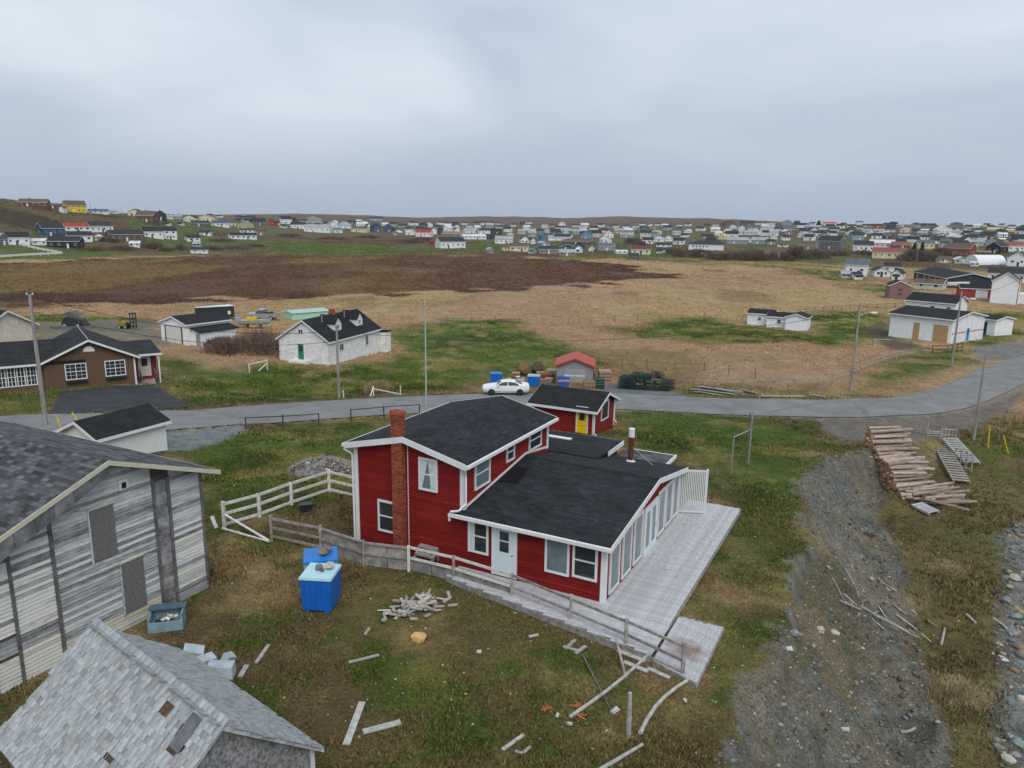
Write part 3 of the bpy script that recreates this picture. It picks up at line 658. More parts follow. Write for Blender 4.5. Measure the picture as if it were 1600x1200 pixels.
g = MB(); g.bar((5.40, .1, 2.52), (5.40, 5.35, 3.30), .03, .10); g.bar((5.40, 5.35, 3.30), (5.40, 7.75, 2.98), .03, .10); g.build('flashing', W_TRIM, sunroof)
g = MB(); g.slab([(5.42, 2.6, 2.80), (6.3, 2.9, 2.84), (6.1, 4.2, 3.03), (5.42, 4.3, 3.05)], .02); g.build('tar_patch', mat('tar', (.006, .006, .007), .5), sunroof)
g = MB(); g.slab([(5.37, 5.25, 3.168), (11.66, 5.25, 3.168), (11.66, 5.4, 3.19), (5.37, 5.4, 3.19)], .02); g.slab([(5.37, 5.4, 3.19), (11.66, 5.4, 3.19), (11.66, 5.55, 3.165), (5.37, 5.55, 3.165)], .02); uv_planar(g.build('ridge_cap', ROOF_DB, sunroof))
for x, y, z0, z1, sx, sy in ((0, 0, -.3, MH-.1, -1, -1), (5.35, 0, 2.42, MH-.1, 1, -1), (5.35, 7.75, 2.9, MH-.1, 1, 1), (11.35, 0, -.02, 2.28, 1, -1), (11.35, 9.75, -.02, 2.2, 1, 1), (0, 7.75, -.5, MH-.1, -1, 1)):
    g = MB(); xa, xb = sorted((x+sx*.055, x-sx*.14)); ya, yb = sorted((y+sy*.055, y-sy*.14)); g.box(xa, xb, ya, yb, z0, z1); g.build('corner_board', W_TRIM, house)
def downspout(pts, r=.045):
    g = MB(); g.path(pts, r, 8); g.build('downspout', W_TRIM, house)
downspout([(5.6, -.33, 4.2), (5.52, -.12, 3.9), (5.52, -.12, 2.75), (5.35, -.36, 2.5), (5.0, -.42, 2.42)])
downspout([(-.36, -.33, 4.15), (-.1, -.10, 3.9), (-.1, -.1, 0)])
downspout([(4.93, -.40, 2.24), (4.93, -.40, 2.02)])
g = MB(); g.box(2.69, 2.73, -.04, -.01, -.2, MH+.4); g.build('cable_conduit', W_TRIM, house)
# windows and doors
for u, z, w_, h_, pale in ((1.59, .70, .86, 1.40, 0), (3.72, 2.93, .90, 1.38, 1), (6.06, .76, .92, 1.43, 0), (9.47, .70, 1.0, 1.5, 1), (10.59, .76, .98, 1.42, 0)):
    wn = window(house, 'f', u, z, w_, h_, style='sash' if w_ != 1.0 else 'plain', off=.05, pale=bool(pale))
    if u == 3.72:
        c = MB()
        for k, (xa, xb, xc, xd) in enumerate(((-.36, -.02, -.36, -.30), (.0, .36, .12, .36))):
            c.hexa([(xc, -.017, .10), (xd, -.017, .10), (xd, -.014, .10), (xc, -.014, .10)], [(xa, -.017, 1.28), (xb, -.017, 1.28), (xb, -.014, 1.28), (xa, -.014, 1.28)])
        c.build('curtain', CURT, wn)
    if u == 6.06:
        c = MB(); c.box(-.38, -.16, -.017, -.013, .1, 1.33); c.build('curtain', CURT, wn)
def side_window(xw, y0, y1, z, h_, style='sash', pale=False, off=.05):
    return window(house, 'r', (y0+y1)/2, z, y1-y0, h_, L=xw, style=style, off=off, pale=pale)
for y0, y1, z, h_ in ((.75, 2.0, 2.98, 1.25), (3.45, 4.2, 3.38, .85), (5.65, 6.95, 3.28, .95)): side_window(5.35, y0, y1, z, h_, pale=y0 < 1)
for y0, y1 in ((.35, 1.4), (1.72, 2.77), (3.08, 4.12), (6.32, 7.32), (7.50, 8.48), (8.62, 9.52)): side_window(11.35, y0, y1, .14, 2.06, 'plain', True)
DOORP = mat('pale_blue_door_paint', (.60, .70, .74), .5, var=.04)
fd = door(house, 'f', 7.23, .06, .92, 2.05, dm=DOORP, lite=False, off=.05)
g = MB(); g.box(-.2, .2, -.042, 0, 1.02, 1.44); g.box(-.2, .2, -.042, 0, 1.5, 1.86); g.build('pane', GLASS, fd)
fr = door(house, 'r', 5.25, -.0, 1.6, 2.02, L=11.35, dm=DOORP, lite=False, off=.05)
for s_ in (-1, 1):
    g = MB(); g.box(s_*.4-.2, s_*.4+.2, -.045, 0, .3, 1.85); g.build('pane', GLASS_L, fr)
g = MB(); g.box(-.012, .012, -.05, 0, .02, 2.0); g.build('astragal', W_OLD, fr)
# brick chimney with single bricks on the two seen sides
chim = MB(); chim.box(2.10, 2.60, -.30, -.05, -.4, 6.12); chim = chim.build('chimney', mat('chimney_mortar', (.36, .30, .26), .95, var=.2, vscale=8), house)
bmats = [mat('brick_%s' % n_, c, .85, .3, 40, var=.25, vscale=20) for n_, c in (('red', (.27, .055, .03)), ('orange', (.33, .09, .045)), ('dark', (.17, .045, .03)))]
bb = [MB(), MB(), MB()]
row = 0; z = -.38
while z < 6.1:
    for face, a0, a1 in (('f', 2.10, 2.60), ('r', -.30, -.05), ('l', -.30, -.05)):
        u = a0 - (.105 if row % 2 else 0)
        while u < a1-.01:
            ua, ub = max(u+.006, a0), min(u+.204, a1); u += .21
            if ub-ua < .03: continue
            d = .012+.006*random.random(); t_ = bb[random.choice((0, 0, 1, 1, 2))]
            if face == 'f': t_.box(ua, ub, -.30-d, -.29, z, z+.064)
            elif face == 'r': t_.box(2.59, 2.60+d, ua, ub, z, z+.064)
            else: t_.box(2.10-d, 2.11, ua, ub, z, z+.064)
    z += .075; row += 1
for b_, m_ in zip(bb, bmats): tag(b_.build('bricks', m_, chim), kind='stuff')
g = MB(); g.box(2.05, 2.65, -.35, -.0, 5.98, 6.06); g.box(2.07, 2.63, -.33, -.02, 6.06, 6.14); g.build('chimney_cap', bmats[1], chim)
g = MB(); g.box(2.2, 2.5, -.26, -.1, 6.10, 6.15); g.build('flue', DARKMETAL, chim)
# stove pipe
sp_ = MB(); sp_.tube((9.2, 8.9, 2.4), (9.2, 8.9, 3.75), .125, .125, 14); sp_ = sp_.build('stove_pipe', mat('rusty_pipe', (.11, .035, .02), .7, .2, var=.35, vscale=5), house, smooth=False)
g = MB(); g.tube((9.2, 8.9, 3.75), (9.2, 8.9, 4.15), .15, .145, 14); g.build('pipe_cap', W_TRIM, sp_)
g = MB(); g.tube((9.2, 8.9, 3.66), (9.2, 8.9, 3.77), .135, .135, 14); g.build('pipe_collar', mat('red_paint', (.3, .02, .02), .5), sp_)
g = MB(); g.tube((9.2, 8.9, 2.46), (9.2, 8.9, 2.62), .30, .14, 12); g.build('pipe_flashing', W_OLD, sp_)
g = MB(); g.path([(9.2, 8.9, 3.3), (10.4, 8.6, 2.62)], .012, 5); g.path([(9.2, 8.9, 3.3), (8.2, 9.5, 2.46)], .01, 5); g.build('guy_wire', GALV, sp_)
g = MB(); g.tube((5.75, -.06, .1), (5.75, -.06, .5), .035, .035, 8); g.build('vent_pipe', DARKMETAL, house)
# ------------------------------------------------------------------ deck, boardwalk, platform
def deckthing(label, name='deck'): return empty(name, (HC[0], HC[1], 0), -HB, label, 'deck')
def dl(a, b): return (-a, b)                       # house (a,b) -> deck local (x to the right, y back)
_pl = {}
def plank(par, x0, y0, x1, y1, z, w_=.139, t=.035, m_=DECK):
    L = math.hypot(x1-x0, y1-y0); k = (round(L, 1), w_, t, m_.name)
    if k not in _pl:
        b = MB(); b.box(0, round(L, 1), -w_/2, w_/2, -t, 0); _pl[k] = b.mesh('plank', m_)
    return inst('plank', _pl[k], par, (x0, y0, z+random.uniform(-.004, .004)), (0, random.uniform(-.001, .001), math.atan2(y1-y0, x1-x0)))
dk = deckthing('long weathered grey plank deck along the sunroom side of the red house')
x = .07
while x < 2.52:
    ys = [-.42]+[random.choice([3.6, 4.8, 6.0, 7.2, 8.4])+random.uniform(-.3, .3)]+[11.95]
    for a, b in zip(ys[:-1], ys[1:]): plank(dk, x, a+.004, x, b-.004, 0)
    x += .143
g = MB(); g.box(2.53, 2.57, -.45, 11.97, -.30, -.01); g.box(.0, 2.53, 11.955, 11.99, -.5, -.01); g.build('rim_board', WOOD, dk)
g = MB(); g.box(.03, 2.5, -.4, 11.9, -.16, -.04); g.build('joists', WOOD_D, dk)
for yy in (1, 4, 7, 10, 11.8):
    g = MB(); g.box(2.38, 2.5, yy-.05, yy+.05, -1.2, -.16); g.build('deck_post', WOOD_D, dk)
bw = deckthing('grey boardwalk of long planks running along the front wall of the red house', 'boardwalk')
def edge_b(a): return np.interp(a, [-2.6, 5.0, 6.3], [-2.46, -1.25, -1.0])
b_ = -.075
while b_ > -2.45:
    aL = 6.2 if b_ > -1.0 else float(np.interp(b_, [-2.46, -1.25, -1.0], [-2.6, 5.0, 6.2]))
    aR = -2.6 if b_ < -.44 else -.0
    if aL-aR > .3:
        cuts = sorted([aL]+[c for c in random.sample([4.6, 3.3, 2.1, .9, -.6], 2) if aR+.4 < c < aL-.4]+[aR], reverse=True)
        for a, b in zip(cuts[:-1], cuts[1:]): plank(bw, -a+.003, b_, -b-.003, b_, -.004)
    b_ -= .143
g = MB(); g.hexa([(-6.2, -1.04, -.30), (-5.0, -1.29, -.30), (-5.0, -1.24, -.30), (-6.2, -.99, -.30)], [(-6.2, -1.04, -.03), (-5.0, -1.29, -.03), (-5.0, -1.24, -.03), (-6.2, -.99, -.03)])
g.hexa([(-5.0, -1.29, -.32), (2.6, -2.52, -.32), (2.6, -2.47, -.32), (-5.0, -1.24, -.32)], [(-5.0, -1.29, -.03), (2.6, -2.52, -.03), (2.6, -2.47, -.03), (-5.0, -1.24, -.03)]); g.build('rim_board', WOOD, bw)
pf = deckthing('low square plank platform at the near end of the deck, rust stained', 'platform')
RUST = mat('rust_stained_deck', (.42, .42, .44), .85, .3, 30, var=.16, vscale=4, objvar=.08)
x = 2.72
while x < 4.2:
    f_ = (x-2.65)/1.55
    plank(pf, x, -2.5-.55*f_, x, .62, -.14, m_=RUST); x += .143
g = MB(); g.bar((4.24, -3.1, -.25), (4.24, .62, -.25), .04, .22); g.bar((2.65, -2.52, -.25), (4.24, -3.12, -.25), .04, .22); g.bar((2.65, .64, -.25), (4.24, .64, -.25), .04, .22); g.build('rim_board', WOOD, pf)
# rust stain on the platform boards: an orange-brown patch with its own shape
t = RUST.node_tree; n_ = t.nodes; L = t.links.new
geo = n_.new('ShaderNodeNewGeometry'); sub = n_.new('ShaderNodeVectorMath'); sub.operation = 'DISTANCE'; L(geo.outputs['Position'], sub.inputs[0]); sc_w = HW(-3.45, -1.4, -.14); sub.inputs[1].default_value = sc_w
nzr = n_.new('ShaderNodeTexNoise'); L(geo.outputs['Position'], nzr.inputs[0]); nzr.inputs['Scale'].default_value = 4
a1 = n_.new('ShaderNodeMath'); a1.operation = 'ADD'; L(sub.outputs['Value'], a1.inputs[0]); L(nzr.outputs[0], a1.inputs[1])
mrr = n_.new('ShaderNodeMapRange'); L(a1.outputs[0], mrr.inputs[0]); mrr.inputs[1].default_value = .75; mrr.inputs[2].default_value = 1.35; mrr.inputs[3].default_value = .75; mrr.inputs[4].default_value = 0
mxr = n_.new('ShaderNodeMix'); mxr.data_type = 'RGBA'; L(mrr.outputs[0], mxr.inputs[0]); src = n_['Principled BSDF'].inputs['Base Color'].links[0].from_socket
L(src, mxr.inputs[6]); mxr.inputs[7].default_value = (.16, .10, .07, 1); L(mxr.outputs[2], n_['Principled BSDF'].inputs['Base Color'])
# white slatted wind screen at the far corner of the sunroom
sc_o = HW(0, 9.85); scr = empty('slat_screen', sc_o, -HB, 'white vertical slat wind screen at the back corner of the sunroom', 'screen')
for k in range(15):
    g = MB(); xx = .07+k*.077; yy = .04+k*.031; g.box(xx-.025, xx+.025, yy-.012, yy+.012, .05, 2.22); g.build('slat', W_TRIM, scr)
for zz in (.12, 2.16):
    g = MB(); g.bar((.02, .045, zz), (1.2, .5, zz), .04, .07); g.build('rail', W_TRIM, scr)
g = MB(); g.box(1.16, 1.24, .46, .54, 0, 2.28); g.build('post', W_TRIM, scr)
# ------------------------------------------------------------------ fences round the front
POSTS = [(425, 845), (502, 862), (569, 885), (639, 893), (709, 909), (799, 938), (891, 978), (977, 1016), (1066, 1058)]
pp = [G(*p) for p in POSTS]
fence = empty('yard_fence', tuple(pp[0]), 0, 'long weathered post and rail fence with boarded bays in front of the red house', 'fence')
def rel(p, z=0): return (p[0]-pp[0][0], p[1]-pp[0][1], p[2]-pp[0][2]+z)
FH = [1.18, 1.2, 1.15, 1.12, 1.1, 1.1, 1.2, 1.15, 1.2]
for k, p in enumerate(pp):
    g = MB(); x, y, z = rel(p); g.box(x-.055, x+.055, y-.055, y+.055, z-.4, z+FH[k]); g.build('post', WOOD if k != 3 else W_OLD, fence)
for k in range(8):
    a, b = pp[k], pp[k+1]
    for zz in ((.2, .62, 1.05) if k == 0 else (.58, 1.04)):
        g = MB(); g.bar(rel(a, zz+random.uniform(-.03, .03)), rel(b, zz+random.uniform(-.03, .03)), .04, .10); g.build('rail', WOOD if k not in (3, 4) else W_OLD, fence)
    if k in (1, 2, 3, 4):
        n_s = 2
        for j in range(n_s):
            t0, t1 = j/n_s+.01, (j+1)/n_s-.01
            A3, B3 = np.array(rel(a)), np.array(rel(b)); q0, q1 = A3+(B3-A3)*t0, A3+(B3-A3)*t1; off = np.array([HBv[0], HBv[1], 0])*.05
            q0, q1 = q0+off, q1+off; zt = .98 if k < 3 else .62
            g = MB(); g.hexa([q0+[0, 0, .02], q1+[0, 0, .02], q1+off*.3+[0, 0, .02], q0+off*.3+[0, 0, .02]], [q0+[0, 0, zt], q1+[0, 0, zt], q1+off*.3+[0, 0, zt], q0+off*.3+[0, 0, zt]]); g.build('board_panel', mat('grey_plywood', (.27, .25, .235), .9, .3, 18, var=.35, vscale=2.2, objvar=.2), fence)
    if k >= 5:
        g = MB(); g.bar(rel(a, .12), rel(b, .12), .04, .16); g.build('rail', WOOD, fence)
WP = [(351, 824), (406, 808), (456, 789), (515, 769)]
wp = [G(*p) for p in WP]; we = HW(11.4, 4.3, -.3); wp.append(np.array(we))
wf = empty('white_rail_fence', tuple(wp[0]), 0, 'old white three-rail fence running to the left corner of the red house', 'fence')
def relw(p, z=0): return (p[0]-wp[0][0], p[1]-wp[0][1], p[2]-wp[0][2]+z)
for k, p in enumerate(wp[:-1]):
    g = MB(); x, y, z = relw(p); g.box(x-.07, x+.07, y-.07, y+.07, z-.3, z+1.25); po = g.build('post', W_OLD, wf)
    if k in (1, 2):
        g = MB(); g.box(x-.075, x+.075, y-.075, y+.075, z+1.25, z+1.31); g.build('post_cap', DARKMETAL, po)
for a, b in zip(wp[:-1], wp[1:]):
    for zz in (.15, .65, 1.12):
        g = MB(); g.bar(relw(a, zz), relw(b, zz), .05, .13); g.build('rail', W_OLD, wf)
def board(name, label, cat, p0, p1, z0, z1, w_=.12, h_=.04, m_=WOOD, group=None):
    """loose board or pole between two photo ground points, resting at given heights above ground"""
    a, b = G(*p0), G(*p1); a[2] += z0; b[2] += z1; c = (a+b)/2
    g = MB(); g.bar(tuple(a-c), tuple(b-c), w_, h_); return tag(g.build(name, m_, None, tuple(c)), label, cat, group)
board('fallen_rail', 'white rail fallen aslant from the corner post of the white fence', 'rail', (351, 824), (420, 846), .65, .04, .1, .05, W_OLD)
board('fallen_rail', 'white rail lying on the grass below the white fence corner', 'rail', (347, 827), (421, 848), .05, .05, .1, .05, W_OLD)
board('leaning_board', 'short white board leaning beside the barn corner', 'board', (332, 824), (338, 826), .55, .03, .18, .03, W_OLD)
# ------------------------------------------------------------------ weathered barn on the left
def peel(name, bare, paint, amt, sc=(1, 1, 1)):
    """board with flaking paint: two colours split by stretched noise"""
    m_ = mat(name, bare, .9, .35, 22, var=.3, vscale=3, objvar=.22); t = m_.node_tree; n_ = t.nodes; L = t.links.new
    tc_ = n_.new('ShaderNodeTexCoord'); oi = n_.new('ShaderNodeObjectInfo'); av = n_.new('ShaderNodeVectorMath'); L(tc_.outputs['Object'], av.inputs[0])
    cx = n_.new('ShaderNodeCombineXYZ'); ml = n_.new('ShaderNodeMath'); ml.operation = 'MULTIPLY'; ml.inputs[1].default_value = 37; L(oi.outputs['Random'], ml.inputs[0]); L(ml.outputs[0], cx.inputs[0]); L(ml.outputs[0], cx.inputs[2]); L(cx.outputs[0], av.inputs[1])
    mp_ = n_.new('ShaderNodeMapping'); L(av.outputs[0], mp_.inputs[0]); mp_.inputs['Scale'].default_value = sc
    z = n_.new('ShaderNodeTexNoise'); L(mp_.outputs[0], z.inputs[0]); z.inputs['Scale'].default_value = 3.2; z.inputs['Detail'].default_value = 7; z.inputs['Roughness'].default_value = .72
    ad_ = n_.new('ShaderNodeMath'); L(z.outputs[0], ad_.inputs[0]); sb = n_.new('ShaderNodeMath'); sb.operation = 'MULTIPLY_ADD'; L(oi.outputs['Random'], sb.inputs[0]); sb.inputs[1].default_value = .16; sb.inputs[2].default_value = amt-.58; L(sb.outputs[0], ad_.inputs[1])
    rp = n_.new('ShaderNodeMapRange'); L(ad_.outputs[0], rp.inputs[0]); rp.inputs[1].default_value = .36; rp.inputs[2].default_value = .62
    mx_ = n_.new('ShaderNodeMix'); mx_.data_type = 'RGBA'; L(rp.outputs[0], mx_.inputs[0]); L(n_['Principled BSDF'].inputs['Base Color'].links[0].from_socket, mx_.inputs[6]); mx_.inputs[7].default_value = (*paint, 1); L(mx_.outputs[2], n_['Principled BSDF'].inputs['Base Color'])
    return m_
PEEL_W = peel('board_mostly_white', (.20, .19, .18), (.62, .62, .58), .66, (.5, 1, 3)); PEEL_G = peel('board_mostly_bare', (.21, .21, .215), (.54, .55, .55), .59, (.45, 1, 5)); PEEL_B = peel('board_bare', (.16, .16, .165), (.40, .41, .41), .46, (.45, 1, 5))
PEEL_Y = peel('board_yellowed', (.24, .22, .18), (.50, .48, .38), .6, (.4, 1, 3))
P0 = G(325, 917); bo = P0[:2]-7.66*HBv
barn = empty('weathered_barn', (bo[0], bo[1], P0[2]), math.pi/2-HB, 'big weathered grey barn with peeling white boards at the left edge', 'barn')
BL, BW, BH, BR = 7.66, 12.0, 4.72, 1.42
g = MB(); g.prism([(0, -.5), (BL, -.5), (BL, BH), (BL/2, BH+BR), (0, BH)], .0, BW); g.build('wall', mat('old_sheathing', (.09, .085, .08), .95, .3, var=.3, vscale=4), barn)
def gz(x): return BH+BR*(1-abs(x-BL/2)/(BL/2))
_bm = {}
def clap(x0, x1, z, m_, tilt=0):
    k = (round(x1-x0, 2), m_.name)
    if k not in _bm:
        b = MB(); w_ = x1-x0; b.add([(0, -.032, 0), (w_, -.032, 0), (w_, -.012, .135), (0, -.012, .135), (0, 0, 0), (w_, 0, 0), (w_, 0, .135), (0, 0, .135)], [(0, 1, 2, 3), (4, 7, 6, 5), (0, 4, 5, 1), (3, 2, 6, 7), (0, 3, 7, 4), (1, 5, 6, 2)]); _bm[k] = b.mesh('clapboard', m_)
    return inst('clapboard', _bm[k], barn, (x0, -.002-random.uniform(0, .006), z), (0, tilt, 0))
z = -.25; row = 0
while z < BH+BR-.25:
    for si, (xa, xb) in enumerate(((0.02, .70), (.80, 1.98), (2.10, 5.62), (6.34, 7.62))):
        zz = z+.14
        if zz > gz(0):   # clip the row to the gable
            half = (BH+BR-zz)/BR*BL/2; xa2, xb2 = max(xa, BL/2-half+.02), min(xb, BL/2+half-.02)
        else: xa2, xb2 = xa, xb
        if xb2-xa2 < .12: continue
        f = z/BH
        if si <= 1: m_ = PEEL_W if (random.random() < .8 and not (.2 < f < .30)) else (PEEL_Y if f < .2 else PEEL_B)
        elif si == 2: m_ = (PEEL_G if random.random() < .55 else PEEL_B) if f > .12 else (PEEL_Y if random.random() < .6 else PEEL_G)
        else: m_ = (PEEL_G if random.random() < .6 else PEEL_B) if f > .60 else random.choice((PEEL_W, PEEL_W, PEEL_B, PEEL_Y, PEEL_G))
        if si == 0 and random.random() < .04: continue
        if si == 3 and z < .35: continue
        clap(round(xa2, 2), round(xb2, 2), z, m_, random.choice((0, 0, 0, random.uniform(-.004, .004))))
    z += .127; row += 1
DKW = mat('grey_batten', (.13, .128, .125), .9, .3, 20, var=.35, vscale=4, objvar=.15)
for xa, xb, zt in ((.70, .80, gz(.7)-.05), (1.98, 2.10, gz(2)-.05), (5.62, 5.74, 5.0), (6.22, 6.34, 4.9), (7.60, 7.70, BH-.02), (-.04, .04, BH-.02)):
    g = MB(); g.box(xa, xb, -.06, .0, -.35, zt); g.build('batten', DKW, barn)
for k in range(11):
    z0 = -.2+k*.46; g = MB(); g.box(5.75, 6.21, -.022-.01*random.random(), 0, z0, z0+.44); g.build('infill_board', mat('infill_boards', (.22, .22, .225), .9, .3, 18, var=.4, vscale=3, objvar=.35), barn)
g = MB(); g.box(6.34, 7.62, -.05, 0, -.4, .33); g.build('sill_board', PEEL_B, barn)
PLY = mat('grey_chipboard', (.15, .145, .145), .9, .3, 60, var=.3, vscale=16)
for xa, xb, za, zb in ((3.30, 4.15, 2.85, 4.62), (4.20, 5.03, .55, 2.40)):
    g = MB(); g.box(xa, xb, -.065, 0, za, zb); pb = g.build('boarded_window', PLY, barn)
    g = MB(); g.box(xa-.04, xa, -.075, 0, za-.07, zb+.05); g.build('frame', PEEL_G, pb)
    g = MB(); g.box(xa-.05, xb+.04, -.078, 0, zb+.001, zb+.05); g.build('frame', PEEL_Y, pb)
g = MB(); g.box(4.42, 4.78, -.06, 0, 4.95, 5.3); g.build('broken_board', W_OLD, barn)
g = MB(); g.box(4.52, 4.68, -.075, 0, 5.0, 5.2); g.build('hole', mat('dark_hole', (.02, .015, .012), .9), barn)
# roof with frieze of loose panels under the near rake
ov = .55; sl_ = BR/(BL/2); eo = .5
for s_ in (0, 1):
    xe, xm = (-eo, BL/2) if s_ == 0 else (BL+eo, BL/2); ez = BH-sl_*eo+.13; rzz = BH+BR+.13
    g = MB(); g.slab([(xe, -ov, ez), (xe, BW+.4, ez), (xm, BW+.4, rzz), (xm, -ov, rzz)], .12); ro_ = uv_planar(g.build('roof', shingle('old_grey_shingle', (.070, .073, .080), row=.16, wid=.30, var=.6), barn))
    g = MB(); g.hexa([(xe, -ov-.035, ez-.16), (xm, -ov-.035, rzz-.16), (xm, -ov, rzz-.16), (xe, -ov, ez-.16)], [(xe, -ov-.035, ez+.0), (xm, -ov-.035, rzz+.0), (xm, -ov, rzz), (xe, -ov, ez)]); g.build('rake_board', PEEL_Y, ro_)
    g = MB(); g.box(min(xe, xe+(.03 if s_ else -.03)), max(xe, xe+(.03 if s_ else -.03)), -ov, BW+.4, ez-.15, ez-.01); g.build('eave_board', W_OLD, ro_)
    n_p = 7 if s_ == 0 else 0
    for k in range(n_p):
        t0, t1 = k/7+.003, (k+1)/7-.003; xa, xb = xe+(xm-xe)*t0, xe+(xm-xe)*t1; za, zb = ez+(rzz-ez)*t0-.17, ez+(rzz-ez)*t1-.17
        dp0, dp1 = .62*(1-t0*.45), .62*(1-t1*.45)
        g = MB(); g.hexa([(xa, -ov+.02, za-dp0), (xb, -ov+.02, zb-dp1), (xb, -ov+.04, zb-dp1), (xa, -ov+.04, za-dp0)], [(xa, -ov-.01, za), (xb, -ov-.01, zb), (xb, -ov+.01, zb), (xa, -ov+.01, za)]); g.build('frieze_panel', mat('grey_frieze_panel', (.17, .175, .18), .8, .2, 12, var=.35, vscale=2, objvar=.3), ro_)
# ------------------------------------------------------------------ shingled shed at the bottom left
SR0 = Gz(345, 1132, 3.0); SR1 = Gz(148, 978, 3.0); SAZ = math.atan2(SR1[1]-SR0[1], SR1[0]-SR0[0]); SLEN = float(np.hypot(*(SR1-SR0)[:2]))
sg = TG(SR0[0], SR0[1])-.15
shed = empty('shingled_shed', (SR0[0], SR0[1], sg), SAZ, 'old shed with silvery wood shingle roof and chipboard gable, bottom left', 'shed')
RZs, EZs, HWs = 3.0-sg, 1.0-sg, 2.45
g = MB(); g.prismx([(-HWs+.12, -.6), (HWs-.12, -.6), (HWs-.12, EZs+.04), (0, RZs-.06), (-HWs+.12, EZs+.04)], .18, SLEN-.1); g.build('wall', mat('shed_wall_wood', (.16, .16, .165), .9, .3, 18, var=.35, vscale=3), shed)
for ya, yb in ((-HWs+.14, -.9), (-.89, .6), (.61, HWs-.14)):
    za = lambda y: RZs-.08-(RZs-EZs)*abs(y)/HWs
    pts = [(ya, -.5), (yb, -.5), (yb, za(yb))]+([(0, za(0))] if ya < 0 < yb else [])+[(ya, za(ya))]
    g = MB(); g.prismx(pts, .13, .17); g.build('gable_panel', mat('silvered_chipboard', (.22, .22, .225), .9, .4, 45, var=.5, vscale=11, objvar=.15), shed)
g = MB(); g.box(.10, .2, -HWs+.05, -HWs+.17, -.5, EZs); g.build('corner_board', PEEL_G, shed)
slp = math.hypot(HWs, RZs-EZs); ang = math.atan2(RZs-EZs, HWs)
for s_ in (-1, 1):
    g = MB(); g.slab([(-.02, s_*(HWs+.1), EZs-.1), (SLEN+.1, s_*(HWs+.1), EZs-.1), (SLEN+.1, 0, RZs-.01), (-.02, 0, RZs-.01)], .05); g.build('roof_sheathing', mat('old_roof_boards', (.10, .065, .045), .9, .3, var=.4, vscale=6), shed)
    g = MB(); g.hexa([(-.06, s_*(HWs+.12), EZs-.22), (-.02, s_*(HWs+.12), EZs-.22), (-.02, 0, RZs-.13), (-.06, 0, RZs-.13)], [(-.06, s_*(HWs+.12), EZs-.08), (-.02, s_*(HWs+.12), EZs-.08), (-.02, 0, RZs+.01), (-.06, 0, RZs+.01)]); g.build('rake_board', PEEL_G, shed)
SHM = [mat('silver_shingle_%d' % i, c, .85, .35, 30, var=.28, vscale=7, objvar=.14, streak=(3, .5, 1)) for i, c in enumerate(((.33, .35, .365), (.30, .32, .335), (.36, .375, .385), (.25, .26, .27), (.30, .30, .295)))]
shm = {}
def shmesh(i, w_):
    k = (i, w_)
    if k not in shm:
        b = MB(); b.hexa([(-w_/2, -.29, 0), (w_/2, -.29, 0), (w_/2, 0.02, -.012), (-w_/2, .02, -.012)], [(-w_/2, -.29, .016), (w_/2, -.29, .016), (w_/2, .02, -.004), (-w_/2, .02, -.004)]); shm[k] = b.mesh('shingle', SHM[i])
    return shm[k]
cands = []; restA = [MB() for _ in SHM]; restB = [MB() for _ in SHM]
EXP = .15; ncourse = int((slp+.12)/EXP)
for s_ in (1, -1):
    for c in range(ncourse+1):
        dist = slp+.12-c*EXP; x = -.06-random.uniform(0, .12)        # lower edge distance from the ridge
        if dist < .06: break
        while x < SLEN+.08:
            w_ = random.choice((.10, .13, .16, .16, .20, .24)); xc = x+w_/2; x += w_+.006
            hole = (s_ == 1 and ((abs(dist-.62) < .26 and 1.55 < xc < 1.95) or (abs(dist-.3) < .12 and 2.5 < xc < 2.65) or (abs(dist-2.0) < .13 and 2.2 < xc < 2.5))) 
            patch = s_ == 1 and .45 < dist < 1.25 and .52 < xc < .95
            if hole or patch or random.random() < (.006 if s_ == 1 else .03): continue
            i = random.choice((0, 0, 1, 1, 2, 3, 4)) if s_ == 1 else random.choice((1, 3, 3, 4, 1))
            lift = random.uniform(0, .012)+(.02 if random.random() < .06 else 0)
            cands.append((s_, c, dist, xc, w_, i, lift, random.uniform(-.035, .035)))
def shpos(s_, dist, xc, lift):
    y = s_*dist*math.cos(ang); z = RZs-dist*math.sin(ang)+.012+lift
    return Vector((xc, y, z))
def shmat(s_, dist, xc, lift, tw):
    # local -y of the shingle points down the slope
    dn = Vector((0, s_*math.cos(ang), -math.sin(ang))); nrm = Vector((0, s_*math.sin(ang), math.cos(ang))); xx = (-dn).cross(nrm)
    M = Matrix((xx, -dn, nrm)).transposed().to_4x4(); M.translation = shpos(s_, dist, xc, lift)-(-dn)*(-.29) if False else shpos(s_, dist-.29, xc, lift)
    return M @ Matrix.Rotation(tw, 4, 'Z')
camloc = Vector((0, 0, CAM_Z)); shw = Matrix.Translation((SR0[0], SR0[1], sg)) @ Matrix.Rotation(SAZ, 4, 'Z')
def seen(c):
    p = shw @ shpos(c[0], c[2], c[3], 0); u, v = proj(np.array(p)); return c[0] == 1 and -10 < u < 1610 and v < 1210
vis = sorted([c for c in cands if seen(c)], key=lambda c: ((shw @ shpos(c[0], c[2], c[3], 0))-camloc).length/c[4]**.5)
first = set(id(c) for c in vis[:300])
